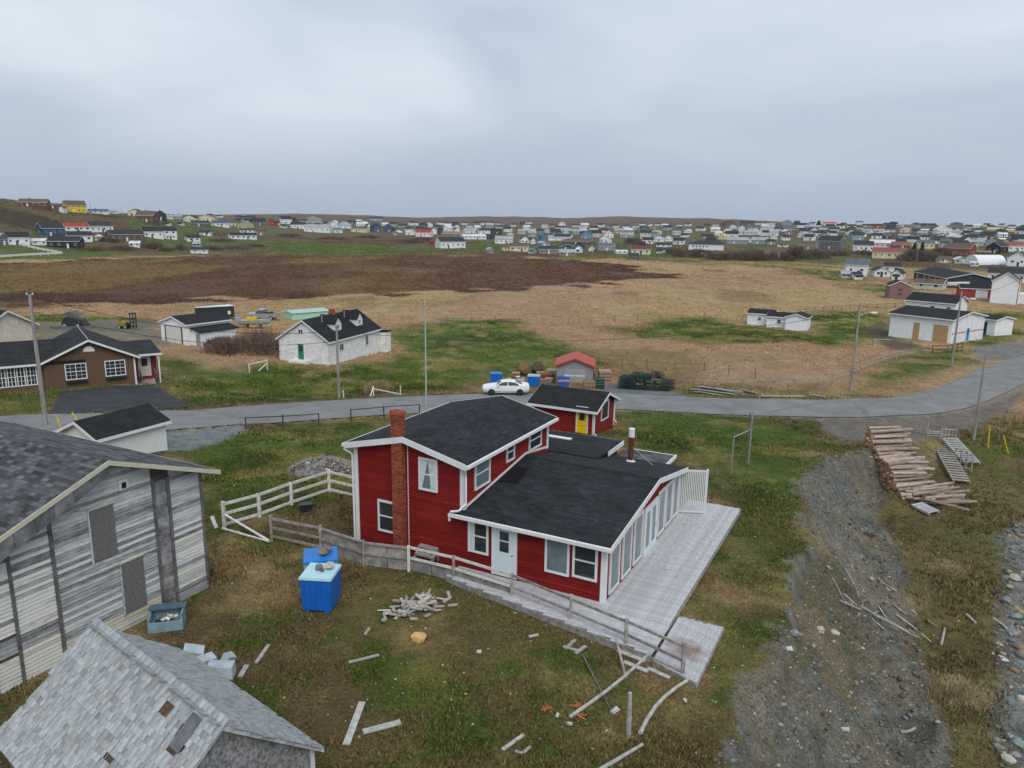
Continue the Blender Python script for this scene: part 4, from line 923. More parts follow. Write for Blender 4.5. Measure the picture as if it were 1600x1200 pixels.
for c in cands:
    M = shmat(c[0], c[2], c[3], c[6], c[7])
    if id(c) in first:
        o = inst('shingle', shmesh(c[5], c[4]), shed); o.matrix_local = M
    else:
        b = (restA if c[0] == 1 else restB)[c[5]]; w_ = c[4]
        b.hexa([M @ Vector(p) for p in ((-w_/2, -.29, 0), (w_/2, -.29, 0), (w_/2, .02, -.012), (-w_/2, .02, -.012))], [M @ Vector(p) for p in ((-w_/2, -.29, .016), (w_/2, -.29, .016), (w_/2, .02, -.004), (-w_/2, .02, -.004))])
jm = MB(); mats_ = []
for bs in (restA, restB):
    for i, b in enumerate(bs):
        jm.cur = i; jm.add(b.v, b.f)
tag(jm.build('shingles', SHM, shed), kind='stuff')
pm = shmat(1, 1.2, .73, .02, 0); g = MB(); g.box(-.2, .2, -.02, .75, .0, .02); o = g.build('tar_paper_patch', mat('tar_paper', (.13, .14, .15), .8, var=.3), shed); o.matrix_local = pm
for xw in (1.15, 2.35, 3.6):
    g = MB(); a = shpos(1, .02, xw, .06); b = shpos(1, slp, xw+.06, .05); g.tube(a, b, .006, .006, 5); g.build('tie_wire', GALV, shed)
# ------------------------------------------------------------------ white shed behind the barn
fp = G(262, 703); o2 = fp[:2]-4.6*HBv
gable('white_shed', 'low white shed with black shingle roof just behind the barn', 'shed', (o2[0], o2[1], fp[2]), math.pi/2-HB, 4.6, 3.4, 1.95, .75, mat('white_boards', (.68, .69, .69), .7, var=.1, vscale=4, streak=(6, 6, .3)), ROOF_DB, over=.25)
# ------------------------------------------------------------------ neighbours on the left
def u_at(org, az, px):
    """distance along a wall line whose image column is px"""
    lo, hi = -60., 90.; d = np.array([math.cos(az), math.sin(az), 0]); o = np.array(org)
    for _ in range(50):
        m1 = (lo+hi)/2
        p = o+d*m1
        if (p-CO)@FW < 1: lo = m1; continue
        if proj(p)[0] < px: lo = m1
        else: hi = m1
    return lo
BROWN = lap('brown_siding', (.105, .062, .034), .12); 
bo_, ba, bl = frame_from_px((0, 612), (214, 601))
bo_ = (bo_[0], bo_[1], bo_[2]+.1)
ub = [u_at(bo_, ba, p) for p in (-110, 72, 214)]
sc_b = dist_scale(bo_)
bh = empty('brown_house', bo_, ba, 'brown bungalow with charcoal roof and white windows beside a black driveway', 'house')
Hb = 2.75; wing = ub[2]-ub[1]; xg0, xg1 = ub[1], ub[2]; xm = (xg0+xg1)/2
apx = 1.75
g = MB(); g.prism([(xg0, -.6), (xg1, -.6), (xg1, Hb), (xm, Hb+apx), (xg0, Hb)], 0, 9); g.build('wall', BROWN, bh)
g = MB(); g.prismx([(.25, -.6), (8, -.6), (8, Hb-.1), (4.1, Hb+1.4), (.25, Hb-.1)], ub[0], xg0-.01); g.build('wall', BROWN, bh)
sl_ = apx/(wing/2); ovb = .45
for s_, xe in ((-1, xg0), (1, xg1)):
    xo = xe+s_*ovb; zz = Hb-sl_*ovb+.12
    g = MB(); g.slab([(xo, -.4, zz), (xo, 9.3, zz), (xm, 9.3, Hb+apx+.12), (xm, -.4, Hb+apx+.12)], .12); rr_ = uv_planar(g.build('roof', ROOF_D, bh))
    g = MB(); g.hexa([(xo, -.44, zz-.2), (xm, -.44, Hb+apx-.08), (xm, -.4, Hb+apx-.08), (xo, -.4, zz-.2)], [(xo, -.44, zz), (xm, -.44, Hb+apx+.12), (xm, -.4, Hb+apx+.12), (xo, -.4, zz)]); g.build('rake_board', W_TRIM, rr_)
for ya, za, yb, zb in ((-.2, Hb-.02, 4.1, Hb+1.52), (8.4, Hb-.02, 4.1, Hb+1.52)):
    g = MB(); g.slab([(ub[0]-.3, ya, za), (xm-.4, ya, za), (xm-.4, yb, zb), (ub[0]-.3, yb, zb)], .12); rr_ = uv_planar(g.build('roof', ROOF_D, bh))
    if ya < 0:
        g = MB(); g.box(ub[0]-.3, xg0-.45, -.26, -.2, Hb-.2, Hb-.03); g.build('gutter', W_TRIM, rr_)
g = MB(); g.box(xm-.04, xm+.04, -.2, 9.2, Hb+apx+.12, Hb+apx+.16); g.build('ridge_cap', mat('pale_ridge', (.3, .3, .31), .7), bh)
for px_, w_ in ((122, 1.75), (183, 1.75)):
    u = u_at(bo_, ba, px_); wn = window(bh, 'f', u, .95, w_, 1.5, style='grid')
    g = MB(); g.box(-w_/2, w_/2, -.28, -.055, -.22, -.04); g.build('flower_box', DARKMETAL, wn)
for px_ in (7, 22, 37, 52):
    window(bh, 'f', u_at(bo_, ba, px_)-.02, .75, .98, 1.75, style='grid', off=-.25)
vt = MB(); n = 10; vt.prism([(.48*math.cos(math.pi*k/n), .48*math.sin(math.pi*k/n)) for k in range(n+1)], -.06, .02); vt.build('gable_vent', W_TRIM, bh, (xm, 0, Hb+apx-1.05))
g = MB(); g.box(xg1-.12, xg1+.03, -.03, .1, -.4, Hb-.2); g.build('corner_board', W_TRIM, bh)
REDP = lap('dark_red_siding', (.20, .02, .025), .12)
g = MB(); g.box(xg1+.01, xg1+2.2, 2.2, 7, -.5, 2.5); pw = g.build('porch_wall', REDP, bh)
g = MB(); g.slab([(xg1-1.2, 1.2, 2.62), (xg1+2.6, 1.2, 2.62), (xg1+2.6, 7.2, 3.1), (xg1-1.2, 7.2, 3.1)], .12); pr_ = uv_planar(g.build('porch_roof', ROOF_D, bh))
g = MB(); g.box(xg1+.3, xg1+2.62, 1.15, 1.19, 2.40, 2.60); g.build('fascia', W_TRIM, pr_)
d_ = door(bh, 'f', xg1+1.1, .25, .95, 2.0, dm=mat('cream_door', (.62, .58, .52), .5)); d_.location.y = 2.17
for xx in (xg1+.35, xg1+2.3):
    g = MB(); g.box(xx-.06, xx+.06, 1.3, 1.42, -.4, 2.5); g.build('porch_post', W_TRIM if xx > xg1+1 else REDP, bh)
for k in range(4):
    g = MB(); g.box(xg1+.55, xg1+1.75, .9-k*.32, 1.22-k*.32, -.6, .1-k*.17); g.build('step', WOOD, bh)
for s_ in (.5, 1.8):
    g = MB(); g.bar((xg1+s_, 1.2, .95), (xg1+s_, -.1, .35), .06, .5); g.build('stair_rail', WOOD_D, bh)
# neighbour roof at the very left edge
p = G(-98, 540); gable('cream_house', 'cream house with dark roof cut off by the left edge', 'house', tuple(p), R(-20), 7.5, 7, 2.3, 1.9, mat('cream_wall', (.55, .53, .45), .7), ROOF_D, over=.4, wins=[('r', 1.6, 1.2, .7, .9)])
# ------------------------------------------------------------------ white house with two dormers
wo, wa, wl = frame_from_px((438, 562), (515, 571))
wr = G(592, 550); wd = math.hypot(wr[0]-G(515, 571)[0], wr[1]-G(515, 571)[1])
wo = (wo[0], wo[1], wo[2]+.05)
Hw = 3.0; rw = 2.35
WL2 = lap('old_white_lap', (.70, .70, .68), .17, .7, var=.12)
wh = gable('dormer_house', 'old white house with green door and two small dormers in its black roof', 'house', wo, wa, wl, wd, Hw, rw, WL2, ROOF_DB, ridge='y', over=.3, corner=W_OLD,
           wins=[('f', wl*.45, 3.7, .75, .6, 'double'), ('r', wd*.22, 1.35, 1.0, .95, 'double'), ('r', wd*.72, 1.1, .85, 1.45, 'double'), ('f', wl*.24, 1.2, .12, .12, 'plain')], lapgeo=(.17, 'fr'))
door(wh, 'f', wl*.44, .45, .85, 1.95, L=wl, W=wd, off=.03, dm=mat('green_door', (.02, .20, .11), .5))
g = MB(); g.box(wl*.28, wl*.62, -1.1, -.02, -.4, .40); g.build('porch_landing', WL2, wh)
for yy in (wd*.30, wd*.72):     # dormers on the right slope
    xb = wl*.5+.55; xf = wl-1.0; slw = rw/(wl/2); zf = Hw+rw-slw*(xf-wl/2)
    g = MB(); hd = 1.75; wdm = .8
    g.prismx([(yy-wdm, zf-.1), (yy+wdm, zf-.1), (yy+wdm, zf+hd*.62), (yy, zf+hd*1.15), (yy-wdm, zf+hd*.62)], wl/2+.2, xf); dm_ = g.build('dormer', WL2, wh)
    for s_ in (-1, 1):
        g = MB(); g.slab([(wl/2+.1, yy+s_*(wdm+.18), zf+hd*.62-.05), (xf+.2, yy+s_*(wdm+.18), zf+hd*.62-.05), (xf+.2, yy, zf+hd*1.15+.08), (wl/2+.1, yy, zf+hd*1.15+.08)], .07); uv_planar(g.build('dormer_roof', ROOF_DB, dm_))
    a, b, c = window_meshes(.62, .6, 'sash'); wn = inst('window', a, dm_, (xf, yy, zf+.3), (0, 0, math.pi/2)); inst('pane', b, wn)
    g = MB(); g.tube((wl/2+.9, yy-.95, Hw+rw-.8), (wl/2+.9, yy-.95, Hw+rw+.35), .09, .09, 8); g.build('vent_pipe', GALV, wh)
g = MB(); g.box(wl/2-.3, wl/2+.3, wd*.52-.3, wd*.52+.3, Hw+rw-.3, Hw+rw+.75); g.build('chimney', BRICK_M, wh)
g = MB(); g.box(wl-.9, wl+.9, wd, wd+1.6, -.4, 2.4); pz = g.build('porch', WL2, wh)
g = MB(); g.slab([(wl-1.1, wd-.1, 2.75), (wl+1.1, wd-.1, 2.75), (wl+1.1, wd+1.8, 2.5), (wl-1.1, wd+1.8, 2.5)], .1); uv_planar(g.build('porch_roof', ROOF_DB, pz))
p, a_, l_ = frame_from_px((457, 500), (512, 497))
gable('mint_shed', 'pale mint green flat shed behind the dormer house', 'shed', p, a_, l_, 3.5, 1.5, .2, mat('mint_boards', (.38, .60, .50), .7, var=.08), mat('mint_roof', (.30, .52, .44), .6), over=.2)
# white sheds with the trailer behind
p, a_, l_ = frame_from_px((253, 531), (293, 540)); q = G(345, 528); dd = math.hypot(q[0]-G(293, 540)[0], q[1]-G(293, 540)[1])
dd *= .62
ws = gable('white_garage', 'white garage with black roof and a lean-to, left of the shrubs', 'garage', p, a_, l_, dd, 2.75, .85, WHITE_LAP, ROOF_DB, ridge='y', over=.2)
g = MB(); g.box(l_*.2, l_*.8, -.03, .02, 0, 2.3); g.build('garage_door', W_OLD, ws)
g = MB(); g.box(l_*.16, l_*.2, -.05, .02, 0, 2.4); g.box(l_*.8, l_*.84, -.05, .02, 0, 2.4); g.box(l_*.2, l_*.8, -.05, .02, 2.3, 2.4); g.build('door_frame', DARKMETAL, ws)
g = MB(); g.prism([(l_+.01, -.6), (l_+1.7, -.6), (l_+1.7, 1.8), (l_+.01, 2.2)], .8, dd*.95); lt = g.build('lean_to', WHITE_LAP, ws)
g = MB(); g.slab([(l_, .5, 2.32), (l_, dd, 2.32), (l_+1.95, dd, 1.86), (l_+1.95, .5, 1.86)], .1); uv_planar(g.build('lean_to_roof', ROOF_DB, lt))
g = MB(); g.box(l_+.9, l_+1.7, .72, .79, -.2, 1.6); g.build('door', WOOD, lt)
# ------------------------------------------------------------------ shed with yellow door behind the red house
rc = G(927, 680); ra = -HB
def solve(p, d, px):
    lo, hi = 0., 30.; s0 = proj(np.array(p)+np.array([d[0], d[1], 0])*.01)[0]-proj(p)[0]
    for _ in range(40):
        m1 = (lo+hi)/2; v = proj(np.array(p)+np.array([d[0], d[1], 0])*m1)[0]
        if (v < px) == (s0 > 0): lo = m1
        else: hi = m1
    return lo
rl = solve(rc, HA, 833); rd = solve(rc, HBv, 958); ro_ = (rc[0]+HA[0]*rl, rc[1]+HA[1]*rl, rc[2])
zr = height_px(rc, 640)
rsd = gable('red_shed', 'small red shed with yellow door and black shingle roof behind the red house', 'shed', ro_, ra, rl, rd, zr, .85, RED, ROOF_DB, over=.4, corner=W_TRIM, lapgeo=(.12, 'fr'), wins=[('r', rd*.5, .75, rd*.36, 1.5, 'plain')])
ud = u_at(ro_, ra, 909); door(rsd, 'f', ud, .05, .82, 2.0, off=.03, dm=mat('yellow_door', (.72, .50, .01), .45))
g = MB(); g.path([(rl+.3, -.36, zr-.1), (rl+.08, -.08, zr-.35), (rl+.08, -.08, .2), (rl+.35, -.25, .05)], .05, 7); g.build('downspout', W_TRIM, rsd)
g = MB(); g.path([(rl+.3, rd+.3, zr-.1), (rl+.08, rd, zr-.35), (rl+.08, rd, .2), (rl+.35, rd-.1, .05)], .05, 7); g.build('downspout', W_TRIM, rsd)
# grey shed with red roof, across the road
p, a_, l_ = frame_from_px((869, 603), (926, 605)); hh = height_px(p, 571)
gs = gable('grey_shed', 'grey board shed with bright red metal roof across the road', 'shed', p, a_, l_, l_*1.1, hh, .8, mat('grey_boards', (.24, .25, .26), .85, .3, 20, var=.2, vscale=3, streak=(8, 8, .4)), mat('red_metal_roof', (.38, .05, .035), .5, var=.08), ridge='y', over=.22, fascia=mat('red_fascia', (.30, .05, .04), .6))
for k in range(2):
    g = MB(); x0 = l_*.22+k*l_*.29; g.box(x0, x0+l_*.28, -.05, .02, 0, hh*.86); dd_ = g.build('barn_door', mat('pale_grey_boards', (.30, .31, .32), .85, var=.25, vscale=5, streak=(8, 8, .4)), gs)
    g = MB(); g.box(x0, x0+l_*.28, -.08, -.05, hh*.5, hh*.56); g.build('brace', W_OLD, dd_)
# ------------------------------------------------------------------ right-hand group
SHEATH = mat('house_wrap', (.70, .73, .76), .6, var=.08, vscale=2); OSBD = mat('osb_door', (.42, .28, .14), .8, var=.12)
p, a_, l_ = frame_from_px((1388, 525), (1484, 537)); q = G(1523, 529); dd = math.hypot(q[0]-G(1484, 537)[0], q[1]-G(1484, 537)[1]); hh = height_px(p, 489)
lb_ = gable('long_white_shed', 'long white building under repair with chipboard doors and wrapped blue-doored end', 'building', p, a_, l_, dd, hh, .9, WHITE_LAP, ROOF_DB, over=.35, ro=.5)
for f0, f1, ht in ((.40, .50, .72), (.72, .95, .74)):
    g = MB(); g.box(l_*f0, l_*f1, -.04, .02, 0, hh*ht); g.build('chipboard_door', OSBD, lb_)
g = MB(); g.prismx([(.03, -.3), (dd-.03, -.3), (dd-.03, hh-.05), (dd/2, hh+.8), (.03, hh-.05)], l_+.002, l_+.02); hw_ = g.build('house_wrap', SHEATH, lb_)
for k in range(6):
    g = MB(); yy = dd*(.08+k*.17); g.box(l_+.02, l_+.045, yy-.04, yy+.04, -.1, hh+.1+.6*(1-abs(yy-dd/2)/(dd/2))); g.build('strapping', W_OLD, hw_)
g = MB(); g.box(l_+.02, l_+.03, .1, dd-.1, hh*.40, hh*.44); g.build('tape', mat('red_tape', (.5, .05, .05), .6), hw_)
door(lb_, 'r', dd*.5, .2, .9, 2.0, L=l_, W=dd, dm=mat('blue_door', (.02, .22, .55), .5), off=.03)
p2, a2, l2 = frame_from_px((1414, 494), (1493, 500)); h2 = height_px(p2, 468)
gable('white_two_storey', 'white building with charcoal roof right behind the long white building', 'building', (p2[0], p2[1], p2[2]), a2-R(12), l2, 7, h2, 1.3, WHITE_LAP, ROOF_DB, over=.35, ro=.5, wins=[('f', l2*.55, h2-1.6, .9, .8), ('f', l2*.88, h2-1.6, .9, .8)])
for nm, pl, pr, ey, lab, extra in (('white_shed', (1167, 507), (1196, 511), 489, 'left end of the low white row of three joined sheds in the field', 1), ('white_shed', (1197, 511), (1225, 515), 494, 'middle of the low white row of three joined sheds, with dark window', 2), ('white_shed', (1226, 515), (1249, 519), 495, 'right end of the low white row of three joined sheds, gable to the road', 3)):
    p, a_, l_ = frame_from_px(pl, pr); hh = height_px(p, ey); l_ = max(l_, 3.0)
    gable(nm, lab, 'shed', p, R(-30), l_*1.05, 4.2, max(hh, 1.9), .6, WHITE_LAP, ROOF_DB, ridge='x' if extra < 3 else 'y', over=.18, wins=[('f', l_*.5, .8, .8, .8)] if extra == 2 else [('f', l_*.5, .9, .7, .7)] if extra == 1 else [])
p, a_, l_ = frame_from_px((1520, 521), (1553, 525)); hh = height_px(p, 496)
o = gable('white_shed', 'small white shed with open dark doorway by the side road', 'shed', p, a_, l_, 5, hh, .5, WHITE_LAP, ROOF_DB, over=.25)
g = MB(); g.box(l_*.42, l_*.62, -.03, .02, 0, hh*.82); g.build('door', mat('teal_dark_door', (.01, .05, .06), .6), o)
p, a_, l_ = frame_from_px((1388, 467), (1420, 468)); hh = height_px(p, 446)
o = gable('brown_shed', 'faded brown wooden shed with black roof at the edge of the bog', 'shed', p, a_, l_, l_*.9, hh, 1.2, mat('faded_brown_boards', (.21, .13, .12), .85, var=.2, vscale=3), ROOF_DB, ridge='y', over=.15)
for z_ in (.3, .62): 
    g = MB(); g.box(l_*.42, l_*.62, -.03, .02, hh*z_, hh*(z_+.16)); g.build('hatch', mat('hatch_brown', (.12, .06, .04), .8), o)
p, a_, l_ = frame_from_px((1500, 464), (1547, 466)); hh = height_px(p, 450)
o = gable('red_shed', 'red shed with a white garage door on the right side', 'shed', p, a_, l_*1.0, 5, hh, .9, mat('barn_red', (.33, .045, .03), .7, var=.1), ROOF_DB, over=.25)
g = MB(); g.box(l_*.5, l_*.9, -.04, .02, 0, hh*.85); g.build('garage_door', W_TRIM, o)
p, a_, l_ = frame_from_px((1546, 473), (1569, 477)); hh = height_px(p, 440)
o = gable('white_farmhouse', 'tall white two-storey house with dark roof at the right edge', 'house', p, R(-32), 6, 11, 5.6, 2.1, WHITE_LAP, ROOF_D, ridge='y', over=.3, wins=[('r', 2.2, 4.0, .9, 1.0), ('r', 4.4, 4.0, .9, 1.0), ('r', 2.6, 1.4, 1.4, 1.0), ('r', 7, 4.0, .9, 1.0)])
g = MB(); g.box(6.01, 8.2, 3.5, 8.5, -.5, 2.4); g.build('porch', WHITE_LAP, o)
# ------------------------------------------------------------------ the village beyond the bog
PAL = dict(white=(.70, .71, .73), cream=(.62, .57, .42), yellow=(.65, .46, .02), navy=(.035, .075, .15), blue=(.03, .16, .30), blue2=(.13, .24, .40), paleblue=(.42, .52, .60), black=(.02, .024, .03), slate=(.10, .12, .14), darkgrey=(.09, .09, .095), grey=(.30, .32, .34), greyblue=(.24, .30, .34), charcoal=(.028, .031, .036), brown=(.115, .075, .055), tan=(.22, .16, .105), taupe=(.23, .20, .18), burgundy=(.13, .04, .045), red=(.33, .03, .035), scarlet=(.50, .02, .04), redbrown=(.22, .07, .055), sage=(.36, .36, .20), mint=(.40, .58, .54), teal=(.06, .20, .20), darkgreen=(.06, .10, .08), ochre=(.42, .27, .10), butter=(.62, .54, .30), pink=(.66, .48, .55), beige=(.45, .42, .36), orange=(.50, .24, .06), barnred=(.24, .06, .045), palegreen=(.50, .55, .42), tarp=(.08, .30, .60))
WORD = dict(blue2='mid blue', greyblue='grey-blue', darkgrey='dark grey', paleblue='pale blue', darkgreen='dark green', redbrown='red-brown', barnred='dark red', palegreen='pale green', tarp='bright blue')
def pm(c, roof=False):
    if roof: return mat('village_roof_'+c, np.array(PAL[c])*(.8 if c == 'white' else 1), .8, var=.15, vscale=.4)
    return mat('village_wall_'+c, PAL[c], .7, var=.07, vscale=.3)
VH = []   # cx, base, w, h, wall, roof, ridge, label
def v(cx, base, w_, h_, wall, roof='charcoal', ridge='x', label=None): VH.append((cx, base, w_, h_, wall, roof, ridge, label))
v(7, 383, 17, 18, 'slate', 'grey', 'y', 'slate house with white windows cut by the left edge below the hill')
v(29, 383, 31, 20, 'white', 'black'); v(62, 383, 23, 10, 'white', 'white'); v(85, 369, 38, 20, 'navy', 'charcoal', 'x', 'navy blue two-storey house below the hill on the left'); v(99, 388, 50, 18, 'black', 'black', 'x', 'long black building with white door in front of the navy house')
v(126, 378, 36, 16, 'white', 'black'); v(151, 376, 11, 9, 'white', 'white', 'y'); v(123, 362, 38, 13, 'white', 'red', 'x', 'white house with red roof behind the navy house'); v(160, 363, 40, 16, 'white', 'charcoal')
v(52, 324, 42, 13, 'burgundy', 'brown', 'x', 'burgundy house with brown roof on top of the left hill'); v(85, 326, 20, 8, 'brown', 'brown'); v(120, 332, 32, 18, 'yellow', 'brown', 'x', 'bright yellow house with brown roof on the left skyline'); v(96, 332, 10, 10, 'white', 'brown', 'y'); v(154, 334, 28, 7, 'white', 'navy'); v(176, 334, 20, 6, 'white', 'grey')
v(200, 377, 54, 17, 'brown', 'charcoal', 'x', 'long brown bungalow with white windows at the bog edge'); v(210, 386, 18, 9, 'white', 'white'); v(240, 372, 32, 17, 'white', 'black'); v(267, 374, 22, 19, 'white', 'black'); v(226, 347, 32, 17, 'brown', 'brown', 'x', 'large brown steep-roofed building with small white porch'); v(210, 338, 22, 11, 'cream', 'charcoal', 'y'); v(249, 344, 16, 14, 'charcoal', 'charcoal', 'y')
v(263, 342, 14, 6, 'cream', 'grey'); v(278, 342, 12, 6, 'grey', 'grey'); v(296, 347, 22, 11, 'cream', 'charcoal', 'y'); v(322, 346, 28, 10, 'cream', 'red', 'y', 'cream building with red roof end on the left skyline'); v(313, 354, 26, 9, 'darkgrey', 'charcoal'); v(344, 354, 27, 9, 'white', 'navy'); v(365, 353, 16, 8, 'cream', 'brown'); v(384, 358, 26, 12, 'sage', 'charcoal', 'y'); v(383, 346, 30, 9, 'charcoal', 'charcoal')
v(320, 368, 18, 8, 'white', 'charcoal'); v(303, 378, 22, 11, 'white', 'black'); v(307, 386, 13, 8, 'grey', 'grey'); v(312, 396, 26, 9, 'white', 'black', 'x', 'white boathouse with dark roof right at the bog edge'); v(381, 374, 42, 10, 'white', 'black'); v(388, 364, 26, 7, 'white', 'charcoal')
v(405, 352, 20, 11, 'darkgrey'); v(424, 352, 12, 10, 'red', 'brown', 'y', 'small red barn on the skyline left of centre'); v(448, 350, 18, 12, 'white', 'black'); v(460, 350, 12, 10, 'charcoal', 'charcoal', 'y'); v(466, 357, 24, 10, 'white', 'charcoal'); v(492, 349, 24, 11, 'grey', 'grey', 'y'); v(495, 363, 42, 12, 'white', 'grey', 'x', 'long white bungalow with grey roof above the green slope'); v(521, 360, 16, 14, 'white', 'blue2', 'y', 'white gabled house with blue roof left of centre'); v(529, 364, 15, 8, 'white', 'teal'); v(541, 357, 20, 8, 'white', 'grey'); v(565, 354, 20, 7, 'white', 'white'); v(561, 363, 27, 9, 'cream', 'brown'); v(577, 360, 12, 10, 'white', 'charcoal', 'y'); v(590, 362, 17, 13, 'navy', 'charcoal', 'y'); v(551, 350, 14, 6, 'darkgrey'); v(588, 345, 20, 6, 'grey'); v(407, 368, 16, 12, 'tan', 'brown')
v(606, 362, 14, 12, 'navy', 'charcoal', 'y'); v(614, 354, 12, 7, 'grey'); v(647, 352, 16, 6, 'white', 'black'); v(640, 367, 16, 9, 'white', 'grey', 'y'); v(661, 370, 26, 11, 'white', 'red', 'x', 'white house with red roof near the middle of the village'); v(678, 366, 10, 10, 'white', 'charcoal', 'y'); v(690, 366, 8, 10, 'darkgreen'); v(697, 362, 14, 9, 'white', 'white', 'y'); v(708, 388, 46, 17, 'white', 'charcoal', 'x', 'big white modern house with charcoal roof standing out at the bog edge'); v(706, 371, 32, 9, 'tan', 'tan'); v(742, 374, 40, 8, 'white', 'white'); v(735, 364, 20, 7, 'white', 'grey'); v(757, 365, 20, 8, 'white'); v(776, 365, 20, 8, 'black', 'black'); v(772, 374, 24, 8, 'charcoal'); v(787, 381, 28, 12, 'white', 'grey'); v(794, 392, 18, 10, 'cream', 'brown', 'x'); v(768, 396, 12, 9, 'grey', 'grey', 'y'); v(679, 382, 8, 7, 'red', 'red', 'y')
v(811, 393, 30, 13, 'cream', 'brown', 'x', 'cream bungalow with brown roof at the bog edge, centre'); v(829, 396, 12, 8, 'mint', 'teal', 'x', 'small mint green shed beside the cream bungalow'); v(858, 397, 34, 12, 'taupe', 'charcoal'); v(887, 400, 27, 10, 'taupe', 'grey'); v(833, 381, 12, 9, 'white', 'charcoal', 'y'); v(820, 381, 14, 12, 'white', 'charcoal', 'y'); v(850, 376, 11, 11, 'blue', 'blue', 'y', 'small deep blue house amid the centre of the village'); v(832, 370, 16, 10, 'greyblue', 'grey'); v(861, 376, 10, 8, 'white', 'grey'); v(853, 385, 20, 8, 'greyblue', 'grey', 'y'); v(878, 376, 26, 10, 'white'); v(900, 382, 48, 8, 'darkgrey', 'brown'); v(886, 391, 26, 9, 'black', 'black', 'y'); v(904, 389, 14, 10, 'navy', 'charcoal', 'y'); v(902, 395, 6, 8, 'white', 'white', 'y'); v(916, 373, 18, 12, 'blue2', 'navy', 'y', 'mid blue house with navy roof in the centre of the village'); v(885, 366, 10, 8, 'paleblue', 'grey'); v(901, 366, 12, 7, 'grey', 'grey'); v(951, 372, 16, 12, 'white', 'scarlet', 'y', 'white chapel-like house with bright scarlet roof'); v(949, 380, 18, 9, 'white', 'white', 'y'); v(948, 392, 27, 12, 'greyblue', 'slate'); v(923, 393, 8, 7, 'white', 'white', 'y'); v(967, 365, 16, 8, 'ochre', 'grey'); v(980, 371, 24, 7, 'grey', 'grey'); v(972, 397, 20, 6, 'white', 'white'); v(935, 365, 10, 5, 'white', 'white')
v(1001, 398, 30, 14, 'cream', 'burgundy', 'x', 'cream house with burgundy roof at the bog edge right of centre'); v(1030, 396, 14, 8, 'white'); v(1008, 373, 16, 13, 'cream'); v(1013, 381, 18, 10, 'white'); v(1030, 378, 16, 10, 'white', 'grey', 'y'); v(1045, 377, 12, 9, 'white', 'grey', 'y'); v(1060, 382, 18, 10, 'white', 'black'); v(1037, 386, 24, 6, 'white'); v(1028, 366, 14, 6, 'white', 'grey'); v(1058, 367, 14, 6, 'paleblue', 'grey'); v(1073, 364, 12, 6, 'white', 'white', 'y'); v(1093, 361, 15, 7, 'white'); v(1103, 391, 53, 25, 'white', 'charcoal', 'hip', 'wide white hall with tall dark pyramid roof'); v(1127, 374, 12, 9, 'butter', 'butter', 'y'); v(1152, 381, 33, 10, 'greyblue', 'grey'); v(1170, 379, 10, 8, 'white', 'charcoal', 'y'); v(1186, 381, 26, 10, 'greyblue', 'grey'); v(1168, 367, 36, 7, 'white', 'grey'); v(1196, 368, 10, 8, 'white'); v(1140, 352, 20, 6, 'brown', 'charcoal', 'y'); v(1168, 352, 22, 7, 'brown', 'charcoal'); v(1185, 351, 10, 4, 'white'); v(1197, 351, 12, 4, 'white'); v(1086, 402, 22, 7, 'taupe', 'taupe'); v(990, 404, 14, 8, 'darkgrey', 'charcoal')
v(1294, 389, 38, 20, 'slate', 'charcoal', 'x', 'large slate house with dark roof and balcony right of the brown thicket'); v(1260, 390, 30, 12, 'taupe', 'brown'); v(1223, 386, 16, 7, 'white', 'brown'); v(1205, 382, 14, 8, 'greyblue'); v(1212, 404, 34, 14, 'taupe', 'brown'); v(1349, 393, 30, 16, 'white', 'charcoal'); v(1378, 387, 36, 12, 'pink', 'white', 'x', 'pale pink building with a row of dark windows'); v(1388, 404, 47, 16, 'butter', 'redbrown', 'x', 'long butter yellow house with red-brown roof'); v(1337, 431, 32, 26, 'white', 'slate', 'x', 'tall white house with slate roof standing alone at the bog edge on the right'); v(1322, 435, 16, 11, 'beige', 'grey', 'x', 'beige shed against the tall white house at the bog edge'); v(1341, 437, 16, 11, 'white', 'black', 'x', 'tiny white shed in front of the tall white house'); v(1378, 433, 28, 15, 'white', 'charcoal', 'y', 'white gabled house at the bog edge beside the tall white house'); v(1394, 426, 26, 15, 'white', 'charcoal', 'x', 'white back wing behind the gabled house at the bog edge')
v(1400, 437, 18, 16, 'white', 'black', 'y', 'narrow white end house next to the brown shed')
v(1251, 371, 16, 9, 'white', 'grey', 'y'); v(1280, 369, 22, 8, 'white', 'black'); v(1300, 363, 20, 8, 'white'); v(1330, 367, 14, 8, 'white', 'charcoal', 'y'); v(1352, 363, 16, 5, 'white', 'grey'); v(1372, 364, 16, 6, 'white', 'grey'); v(1390, 363, 18, 7, 'white'); v(1235, 360, 24, 5, 'blue2', 'slate'); v(1270, 358, 24, 6, 'blue2', 'grey'); v(1209, 369, 14, 9, 'white', 'grey'); v(1228, 352, 14, 8, 'greyblue', 'charcoal', 'y'); v(1246, 351, 8, 6, 'charcoal', 'charcoal', 'y'); v(1297, 352, 20, 5, 'white', 'red'); v(1330, 355, 12, 4, 'white'); v(1372, 356, 14, 6, 'red', 'charcoal'); v(1355, 355, 16, 5, 'grey')
